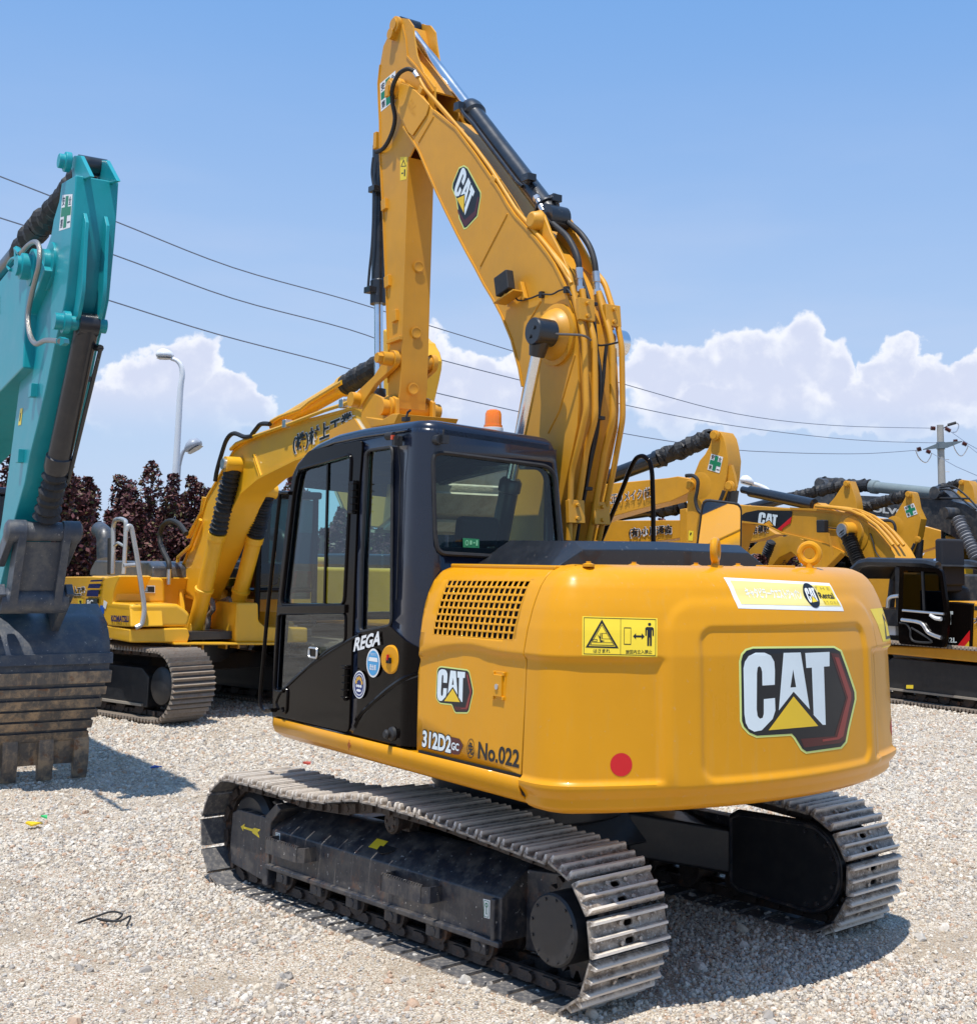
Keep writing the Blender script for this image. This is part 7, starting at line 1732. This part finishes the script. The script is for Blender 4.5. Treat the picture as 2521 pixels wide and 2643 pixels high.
# upper works (zoom v)
def vp(pts, L): return [ra.F.un(p, zo='v', L=L) for p in pts]
m = MB(); m.prism(vp([(600,945),(2300,1010),(2300,1200),(1900,1165),(700,1050),(560,1040)], LC), (0,-2.7,0)); m.build('side_skirt', CATB, ra.root, bevel=.03)
m = MB(); m.prism(vp([(1240,450),(1572,475),(1552,992),(1240,975)], LC-.02), (0,-1.2,0)); pb = m.build('black_side_panel', BLKP, ra.root, bevel=.02)
m = MB(); m.prism(vp([(1576,460),(2300,500),(2300,1030),(1558,992)], LC), (0,-1.6,0)); pd = m.build('side_door', CATB, ra.root, bevel=.03)
plate_px(ra, [(0, [(1590,500),(1640,502),(1636,548),(1588,546)])], 'v', LC, [DARK], 'air_grille', pd)
glyphs(ra, '大', [(1592,690),(1665,694),(1592,622)], 'v', LC, BLACKD, 'company_lettering', pd, .03, .08, .012)
plate_px(ra, [(0, [(1378,975),(1540,772),(1540,882),(1452,985)]), (1, [(1456,986),(1534,892),(1536,990)])], 'v', LC-.02, [RED, LOGY], 'corner_stripe', pb, .006)
glyphs(ra, 'T', [(1296,698),(1352,698),(1296,568)], 'v', LC-.02, LETW, 'maker_letter', pb, .05, None, .01)
glyphs(ra, '02L', [(1270,908),(1396,912),(1270,855)], 'v', LC-.02, LETW, 'model_letters', pb, .03, None, .01)
m = MB(); m.prism(vp([(1255,440),(2300,490),(2300,560),(1255,500)], LC-.3), (0,-1.8,0)); m.build('engine_hood', CATB, ra.root, bevel=.02)
m = MB(); v = ra.F.un((1390,370), zo='v', L=.6); m.cyl(v+Vector((0,0,-.45)), v+Vector((0,0,-.1)), .10); m.lathe(v+Vector((0,0,-.12)), (0,0,1), [(0,.19),(.16,.20),(.22,.17),(.27,.06)], 20); m.build('air_precleaner', RUB, ra.root)
m = MB(); v0, v1, v2 = vp([(1220,160),(1220,60),(1150,20)], .8); m.tube(smooth_path([v0, v1, v2], 5), .09, 12); m.build('exhaust_pipe', CHR, ra.root)
# cab: open frame with roof, posts and seat
cb3 = MB()
top = vp([(190,190),(235,90),(300,25),(400,0),(760,10),(1060,20),(1180,50)], LC)
for L_ in (LC, LC-.95):
    dL = Vector((0, L_-LC, 0)); pr = [v+dL for v in top]; cb3.tube(pr, .07, 8)
    for px, py, z1 in ((195,180,1000),(1180,50,1000),(740,60,960)):
        v = ra.F.un((px,py), zo='v', L=LC)+dL; cb3.bar(v, Vector((v.x+(.12 if px < 300 else 0), v.y, 1.2)), .09, .09, (1,0,0))
rt = [v for v in top]; vs = []; 
for v in rt: vs += [v, v+Vector((0,-.95,0))]
cb3.add(vs, [(i*2,i*2+1,i*2+3,i*2+2) for i in range(len(rt)-1)])
ca3 = cb3.build('cab', BLK, ra.root)
cb3 = MB(); v = ra.F.un((450,800), zo='v', L=LC-.5); v2 = ra.F.un((1180,60), zo='v', L=LC); cb3.box((v2.x+.45, LC-.5, 1.75),(.5,.5,.18)); cb3.box((v2.x+.22, LC-.5, 2.1),(.15,.5,.7)); cb3.build('seat', SEATM, ca3, bevel=.04)
cb3 = MB(); f0 = top[0].x; cb3.box(((f0+v2.x)/2, LC-.48, 1.25),(abs(f0-v2.x),.9,.25)); cb3.build('cab_floor', BLK, ca3)
cb3 = MB(); cb3.tube(smooth_path(vp([(610,520),(620,430),(660,395),(740,385)], LC+.06), 4), .03, 8); cb3.build('grab_handle', STEEL, ca3)
cb3 = MB(); cb3.box(ra.F.un((690,720), zo='v', L=LC-.2), (.22,.2,.28)); cb3.build('fire_extinguisher_label', WHITE, ca3); 
LD = LC+.22
dd3 = MB(); dout = vp([(745,60),(770,48),(1180,72),(1225,110),(1300,640),(1260,970),(735,925),(725,640)], LD)
dh = vp([(795,100),(1150,120),(1195,180),(1245,585),(780,545),(790,200)], LD)
sheet(dd3, [(-v.x, v.z) for v in round_poly(dout, .06)], [[(-v.x, v.z) for v in round_poly(dh, .05)]], lambda u, z: Vector((-u, LD, z)))
dro3 = dd3.build('cab_door', BLKP, ra.root, solid=.05, bevel=.01)
m = MB(); m.prism(dh, (0,-.012,0)); m.build('door_window', glass('smoked_glass', (.05,.05,.045), .0, .03), dro3)
m = MB(); m.bar(ra.F.un((1000,110), zo='v', L=LD+.01), ra.F.un((1020,550), zo='v', L=LD+.01), .03, .02, (0,1,0)); m.build('window_slide', BLK, dro3)
for pts, r_, mt_, nm_ in (([(770,655),(980,690),(1060,790),(1130,830),(1215,860)], .028, STEEL, 'inner_rail'), ([(880,745),(1000,820),(1080,870),(1100,910),(920,900),(870,850),(865,770),(820,700),(745,690)], .016, RUB, 'door_rib'), ([(1095,600),(1150,635),(1215,645)], .03, WHITE, 'door_handle'), ([(780,548),(1245,590)], .018, STEEL, 'window_rail')):
    m = MB(); m.tube(smooth_path(vp(pts, LD+.025), 4), r_, 8); m.build(nm_, mt_, dro3)
crawler(ra, 1.19, 1.75, .43, .60, ns=46)
m = MB(); v = vp([(820,1390),(900,1390),(898,1432),(818,1430)], LC+.1); m.add(v, [(0,1,2,3)]); m.build('yellow_reflector', YEL, ra.root, smooth=False)
m = MB(); m.box((.0,0,.98),(3.4,2.4,.16)); m.build('swing_frame', BLK, ra.root)
m = MB(); m.prism([(-2.4,-1.3,1.1),(-2.85,-.9,1.1),(-2.85,.9,1.1),(-2.4,1.3,1.1)], (0,0,1.1)); m.build('counterweight', CATB, ra.root, bevel=.08)
# one more cab behind at the right edge
r7 = Mach('crawler_excavator', 10.0, 22.4, .57, label='excavator at the far right edge with a bright yellow part behind its cab frame', cat='excavator', group=grp)
simple_body(r7, 0., CATB)
m = MB(); v = r7.F.un((1590,300), zo='v', L=.4); m.lathe(v, (0,1,0), [(0,.55),(.1,.55),(.12,.4),(.2,.4)], 28); m.build('yellow_hub', KOMY, r7.root)
m = MB(); m.prism(r7.p([(1260,-300),(1400,-260),(1460,0),(1480,420),(1240,440),(1230,0)], 'v', .25), (0,-.5,0)); m.build('boom', CATB, r7.root, bevel=.02)

# ------------------------------------------------------------ trees: dark red plum
BARK = mat('bark', (.09,.065,.05), .9, bump=.5)
def leafmat():
    m = bpy.data.materials.new('dark_red_foliage'); m.use_nodes = True; t = NT(m.node_tree); b = m.node_tree.nodes['Principled BSDF']
    a = t.n('ShaderNodeAttribute', _attribute_name='tone'); r = t.n('ShaderNodeValToRGB', Fac=a.outputs['Fac']); e = r.color_ramp
    e.elements[0].color = (.04,.014,.016,1); e.elements[1].color = (.30,.13,.10,1); q = e.elements.new(.55); q.color = (.13,.042,.045,1); q = e.elements.new(.68); q.color = (.10,.11,.035,1); q = e.elements.new(.8); q.color = (.20,.085,.07,1)
    t.put(b.inputs['Base Color'], r.outputs[0]); b.inputs['Roughness'].default_value = .55; b.inputs['Specular IOR Level'].default_value = .3
    return m
LEAF = leafmat()
def tree_mesh(seed, h, spread):
    rng = random.Random(seed); vs = []; fs = []; tone = []
    wood = MB(); wood.tube([(0,0,0),(.03,.02,h*.3),(0,.05,h*.6)], [.11,.08,.04], 8)
    spikes = []
    for k in range(15):
        a = rng.uniform(0, 2*pi); d = spread*math.sqrt(rng.uniform(.0, 1.)); x, y = d*cos(a), d*sin(a); top = h*(1.0-.42*(d/spread)**1.3)*rng.uniform(.82, 1.02); base = h*rng.uniform(.10,.25)
        spikes.append((x, y, base, top)); wood.tube([(0,0,h*.2), (x*.6,y*.6,h*.4), (x,y,top*.8), (x*1.04,y*1.04,top)], [.05,.035,.018,.006], 6)
    for (x, y, b0, tp) in spikes:
        for i in range(1250):
            t_ = rng.random()**.8; z = b0+(tp-b0)*t_; rad = (.52*(1-t_)**.7+.05)*(.55+.75*noise.noise(Vector((x*3, y*3, z*2.3+seed))))+.05
            a = rng.uniform(0, 2*pi); rr = abs(rad)*math.sqrt(rng.random())
            c = Vector((x+rr*cos(a)+.1*t_*x, y+rr*sin(a)+.1*t_*y, z)); s = rng.uniform(.03,.065)
            n_ = Vector((rng.gauss(0,1), rng.gauss(0,1), rng.gauss(0,.6)+.6)).normalized(); u = n_.orthogonal().normalized(); u = Matrix.Rotation(rng.uniform(0,6.28), 3, n_) @ u; v = n_.cross(u)
            b = len(vs); vs += [c-u*s, c+v*s*.5, c+u*s, c-v*s*.5]; fs.append((b,b+1,b+2,b+3)); tone.append(min(1, max(0, rng.gauss(.45,.24))))
    me = bpy.data.meshes.new('crown'); me.from_pydata([tuple(v) for v in vs], [], fs); me.materials.append(LEAF)
    at = me.attributes.new('tone', 'FLOAT', 'FACE'); at.data.foreach_set('value', tone)
    return me, wood
variants = []
for i in range(4):
    me, wood = tree_mesh(11+i, 4.4, 1.05); variants.append((me, wood))
wmesh = {}
tree_lab = ['dark red plum tree left of the teal arm at the left edge','dark red plum tree directly behind the teal arm','plum tree with a tall thin spire right of the teal arm','rounded dark plum tree above the bright yellow counterweight','dark plum tree behind the grey exhaust stack','plum tree beside the white street lamp, its shoots crossing the pole','dark plum tree left of the yellow boom foot hose','plum tree tucked under the bend of the bright yellow boom','plum tree seen between yellow boom and black cab','plum tree seen through the cab door window, on its left','plum tree seen through the cab door window, on its right','plum tree seen through the narrow side window','plum tree seen through the rear cab window, on its left','plum tree seen through the rear cab window, on its right','plum tree showing above the hood next to the yellow lifting eye','small plum tree left of the open cab door','plum tree half hidden under the curved boom at right','plum tree low behind the far right machines']
tpos = [(8,868,27),(62,905,28),(118,862,26),(190,905,28),(246,935,29),(300,912,28),(352,893,30),(405,905,29),(462,930,30),(560,935,28),(620,925,27),(690,935,29),(880,960,30),(975,930,28),(1300,985,34),(1490,985,33),(1410,1000,36),(1860,1040,36)]
for i, (px, py, dep) in enumerate(tpos):
    d = ray(px*1.34382, py*1.34382); k = dep/d.y; x = d.x*k; ztop = CH+d.z*k; sc_ = ztop/4.4*1.17; me, wood = variants[i % 4]
    r = empty('plum_tree', (x, dep, GZ0), (i*1.7) % 6.28, label=tree_lab[i], cat='tree', group='dark red plum trees in a row')
    r.scale = (sc_*1.15, sc_*1.15, sc_)
    if i < 4: wo = wood.build('trunk', BARK, r); wmesh[i] = wo.data
    else: wo = bpy.data.objects.new('trunk', wmesh[i % 4]); col.objects.link(wo); wo.parent = r
    co_ = bpy.data.objects.new('crown', me); col.objects.link(co_); co_.parent = r
# low hedge behind everything
def hedge(x0, x1, y, h, name, label):
    rng = random.Random(int(x0*7+y)); vs = []; fs = []; tone = []
    for i in range(int((x1-x0)*420)):
        x = rng.uniform(x0, x1); z = rng.random()**.7*h*(.75+.35*noise.noise(Vector((x*.9, 0, y)))); c = Vector((x, y+rng.uniform(-.6,.6), GZ0+z)); s = rng.uniform(.06,.12)
        n_ = Vector((rng.gauss(0,1), rng.gauss(0,1), rng.gauss(0,.6)+.5)).normalized(); u = n_.orthogonal().normalized(); v = n_.cross(u); b = len(vs); vs += [c-u*s, c+v*s*.6, c+u*s, c-v*s*.6]; fs.append((b,b+1,b+2,b+3)); tone.append(min(1, max(0, rng.gauss(.45,.2))))
    me = bpy.data.meshes.new(name); me.from_pydata([tuple(v) for v in vs], [], fs); me.materials.append(LEAF); me.attributes.new('tone', 'FLOAT', 'FACE').data.foreach_set('value', tone)
    o = bpy.data.objects.new(name, me); col.objects.link(o); setp(o, kind='stuff')
hedge(-22, 4, 32, 3.3, 'shrubbery', ''); hedge(4, 30, 44, 2.6, 'shrubbery', '')

# ------------------------------------------------------------ lamps, pole, wires
def at(px, py, y): d = ray(px, py); k = y/d.y; return Vector((d.x*k, y, CH+d.z*k))
def lamp(pole, head, dep, mt_, label, r0=.10, r1=.05, hsize=(.55,.22,.12), tilt=0., base=None):
    P = [at(x, y, dep) for x, y in pole]; b0 = Vector((P[0].x+(0 if base is None else base), dep, GZ0)); root = empty('street_lamp', b0, 0, label=label, cat='street lamp', group='street lamps beyond the yard')
    m = MB(); pts = [b0]+P; m.tube(smooth_path([p-b0 for p in pts], 4), [r0+(r1-r0)*i/(4*(len(pts)-1)) for i in range(4*(len(pts)-1)+1)], 12); m.build('pole', mt_, root)
    h = [at(x, y, dep)-b0 for x, y in head]; ax = (h[1]-h[0]); L_ = ax.length; ax.normalize(); m = MB(); up = Vector((0,0,1)); sd_ = ax.cross(up).normalized(); up = sd_.cross(ax)
    prof = [(0,.02),(.08,.10),(.3,.16),(.6,.20),(.9,.14),(1.,.02)]; n = 12; vs = []
    for t_, w_ in prof:
        for k in range(n): a = 2*pi*k/n; vs.append(h[0]+ax*L_*t_+sd_*cos(a)*w_*hsize[1]/.2+up*(sin(a)*w_*(hsize[2]/.2 if sin(a) > 0 else hsize[2]/.45)))
    m.add(vs, [(i*n+k, i*n+(k+1) % n, (i+1)*n+(k+1) % n, (i+1)*n+k) for i in range(len(prof)-1) for k in range(n)]); m.build('lamp_head', mt_, root, ang=60)
    m = MB(); vs = [h[0]+ax*L_*t_+sd_*s_*w_*hsize[1]/.25-up*(hsize[2]*.42) for t_, w_ in prof[1:5] for s_ in (-1,1)]; m.add(vs, [(i*2,i*2+1,i*2+3,i*2+2) for i in range(3)]); m.build('lamp_glass', flat('lamp_glass_grey', (.12,.12,.11), .2), root)
LW = flat('white_lamp_paint', (.75,.76,.77), .4)
lamp([(452,1250),(458,1150),(466,1010),(471,970),(468,945),(457,931),(443,926)], [(448,918),(404,918)], 34, LW, 'tall white street lamp with curved neck, left of the bright yellow boom', .095, .05, (.6,.26,.2))
lamp([(459,1240),(463,1200),(474,1165),(488,1158)], [(480,1166),(520,1140)], 46, flat('grey_lamp_paint', (.30,.33,.38), .4), 'shorter grey street lamp just right of the tall white one', .10, .05, (.9,.42,.30))
lamp([(2020,1400),(2012,1330),(1984,1272),(1960,1255),(1935,1247)], [(1945,1249),(1908,1238)], 40, LW, 'white street lamp whose curved arm peeks out behind the yellow stick head', .13, .06, (.6,.26,.2))
# concrete utility pole
UY = 45.; pb_ = at(2428, 1240, UY); ub = Vector((at(2425,1100,UY).x, UY, GZ0)); CON = mat('concrete', (.36,.35,.32), .85, bump=.3, streak=.3, dcol=(.22,.21,.19))
up_ = empty('utility_pole', ub, 0, label='grey concrete utility pole with a steel crossarm at the far right', cat='utility pole'); zt = at(2425,1097,UY).z-GZ0
m = MB(); m.tube([(0,0,0),(0,0,zt)], [.17,.115], 16); m.build('pole', CON, up_)
arm_a, arm_b = at(2378,1161,UY)-ub, at(2478,1141,UY)-ub; mid = (arm_a+arm_b)/2
m = MB(); m.prism([arm_a+Vector((0,-.14,-.02)), mid+Vector((-.16,-.14,-.10)), mid+Vector((.16,-.14,-.08)), arm_b+Vector((0,-.14,-.01)), arm_b+Vector((0,-.14,.02)), mid+Vector((.16,-.14,.12)), mid+Vector((-.16,-.14,.08)), arm_a+Vector((0,-.14,.01))], (0,-.06,0)); m.cyl((0,0,mid.z-.12),(0,0,mid.z-.02),.15); m.cyl((0,0,mid.z+.05),(0,0,mid.z+.13),.15); m.build('crossarm', mat('galvanised_steel', (.16,.20,.22), .5, metal=.4), up_)
INSM = flat('brown_insulator', (.10,.035,.03), .35)
def insul(p, q):
    a = at(p[0], p[1], UY)-ub; b = at(q[0], q[1], UY)-ub; m = MB(); m.tube([a+(b-a)*i/10 for i in range(11)], [.03,.085,.05,.085,.05,.085,.05,.085,.05,.085,.03], 10); m.build('insulator', INSM, up_)
insul((2400,1105),(2413,1106)); insul((2438,1105),(2452,1113)); insul((2365,1161),(2376,1158)); insul((2389,1163),(2400,1168)); insul((2459,1140),(2470,1139)); insul((2482,1143),(2494,1148))
for pts in ([(2361,1163),(2368,1180),(2380,1192),(2390,1193),(2399,1180),(2402,1170)], [(2457,1145),(2463,1162),(2474,1176),(2483,1175),(2492,1162),(2496,1152)], [(2468,1092),(2472,1100),(2466,1114),(2456,1116)]):
    m = MB(); m.tube(smooth_path([at(x, y, UY)-ub+Vector((0,-.05,0)) for x, y in pts], 4), .018, 6); m.build('jumper_wire', STEEL, up_)
m = MB(); m.tube([at(2445,1097,UY)-ub, at(2466,1091,UY)-ub], .05, 8); m.tube([at(2432,1106,UY)-ub, at(2446,1098,UY)-ub], .02, 6); m.build('surge_arrester', RUB, up_)
for k in range(7):
    z = zt-1.2-k*.42; m = MB(); m.tube([(.12,0,z),(.28,0,z)], .012, 6); m.build('climbing_step', STEEL, up_)
WF = Fr(ub.x, ub.y, 2.554); WIRE = flat('wire_grey', (.17,.20,.26), .5)
for i, (lab, pts) in enumerate((('uppermost of the three overhead wires, dropping from upper left to the pole top', [(2400,1105),(2150,1098),(1900,1068),(1612,992),(1142,851),(900,775),(600,690),(295,570),(0,455),(-200,380)]),
    ('middle of the three overhead wires, passing behind the crossarm', [(2470,1141),(2412,1143),(2200,1135),(1900,1100),(1612,1045),(1142,930),(900,850),(600,770),(295,658),(0,562),(-200,500)]),
    ('lowest of the three overhead wires, ending at the left tip of the crossarm', [(2365,1162),(2250,1170),(2140,1171),(2000,1167),(1870,1158),(1605,1118),(1142,1018),(860,940),(560,862),(262,769),(0,690),(-200,630)]))):
    m = MB(); m.tube(smooth_path([WF.o+WF.f*v.x+WF.l*v.y+Vector((0,0,v.z)) for v in [WF.un(p, zo='s', L=0.) for p in pts]], 5), .010, 6); o = m.build('overhead_wire', WIRE); setp(o, lab, 'wire', 'overhead wires crossing the sky')
for i, (lab, p0, p1) in enumerate((('short overhead wire leaving the pole top toward the right edge', (2452,1114), (2560,1180)), ('short overhead wire leaving the right tip of the crossarm', (2494,1148), (2560,1190)), ('short overhead wire leaving the left crossarm tip, falling behind the pole to the right', (2400,1168), (2560,1245)))):
    a = at(*p0, UY); b = at(*p1, 33.); m = MB(); m.tube([a, (a+b)/2+Vector((0,0,-.05)), b], .010, 6); setp(m.build('overhead_wire', WIRE), lab, 'wire', 'overhead wires crossing the sky')
# office block at the far right edge
bb = at(2513, 1260, 90); bl = empty('office_building', (bb.x+5, 92, GZ0), 0, label='pale blue grey building with vertical fins, a sliver at the right edge', cat='building')
m = MB(); m.box((0,0,bb.z/2+.3),(10,8,bb.z+.6)); m.build('wall', mat('blue_grey_wall', (.30,.38,.48), .6), bl)
for k in range(18): m = MB(); m.box((-4.8+k*.56,-4.05,bb.z/2+.3),(.12,.12,bb.z+.4)); m.build('fin', flat('pale_fin', (.55,.6,.66)), bl)
# litter
def scrap(p, pts, c, lab, name, h=.012):
    d = ray(*[k*1.34382 for k in p]); k = (GZ0+.012-CH)/d.z; o = Vector((d.x*k, d.y*k, GZ0+.012)); m = MB(); rng = random.Random(len(lab)); P = [(o.x+a, o.y+b, o.z+rng.uniform(0,.02)) for a, b in pts]; n = len(P)
    m.add(P+[(x, y, z+h) for x, y, z in P], [tuple(range(n))[::-1], tuple(range(n, 2*n))]+[(i, (i+1) % n, n+(i+1) % n, n+i) for i in range(n)]); setp(m.build(name, flat(name+'_'+str(len(lab)), c, .5)), lab, 'litter')
scrap((66,1586), [(-.055,-.03),(.0,-.045),(.06,-.02),(.05,.04),(-.02,.05),(-.06,.02)], (.75,.50,.01), 'crumpled bright yellow scrap lying on the gravel at lower left', 'paper_scrap')
scrap((85,1573), [(-.02,-.02),(.03,-.01),(.01,.03)], (.05,.5,.15), 'tiny green scrap beside the yellow one on the gravel', 'plastic_scrap')
scrap((300,1476), [(-.05,-.03),(.06,-.03),(.05,.03),(-.03,.04)], (.02,.09,.40), 'small blue scrap in the shadow right of the dark bucket', 'plastic_scrap')
scrap((590,1470), [(-.04,-.02),(.04,-.03),(.03,.03),(-.03,.02)], (.45,.07,.04), 'small red brick chip on gravel behind the near track', 'brick_chip', .02)
d = ray(212*1.34382, 1768*1.34382); k = (GZ0+.02-CH)/d.z; o = Vector((d.x*k, d.y*k, GZ0+.02)); m = MB()
m.tube(smooth_path([o+Vector(p) for p in ((-.16,-.05,.0),(-.10,.03,.01),(-.02,.07,.03),(.05,.05,.02),(.02,-.02,.0),(-.06,-.04,.02),(.06,-.05,.01),(.12,-.02,.03),(.13,-.10,.0))], 5), .006, 6); setp(m.build('wire_scrap', RUB), 'bent piece of dark wire lying on the sandy gravel at lower left', 'wire')
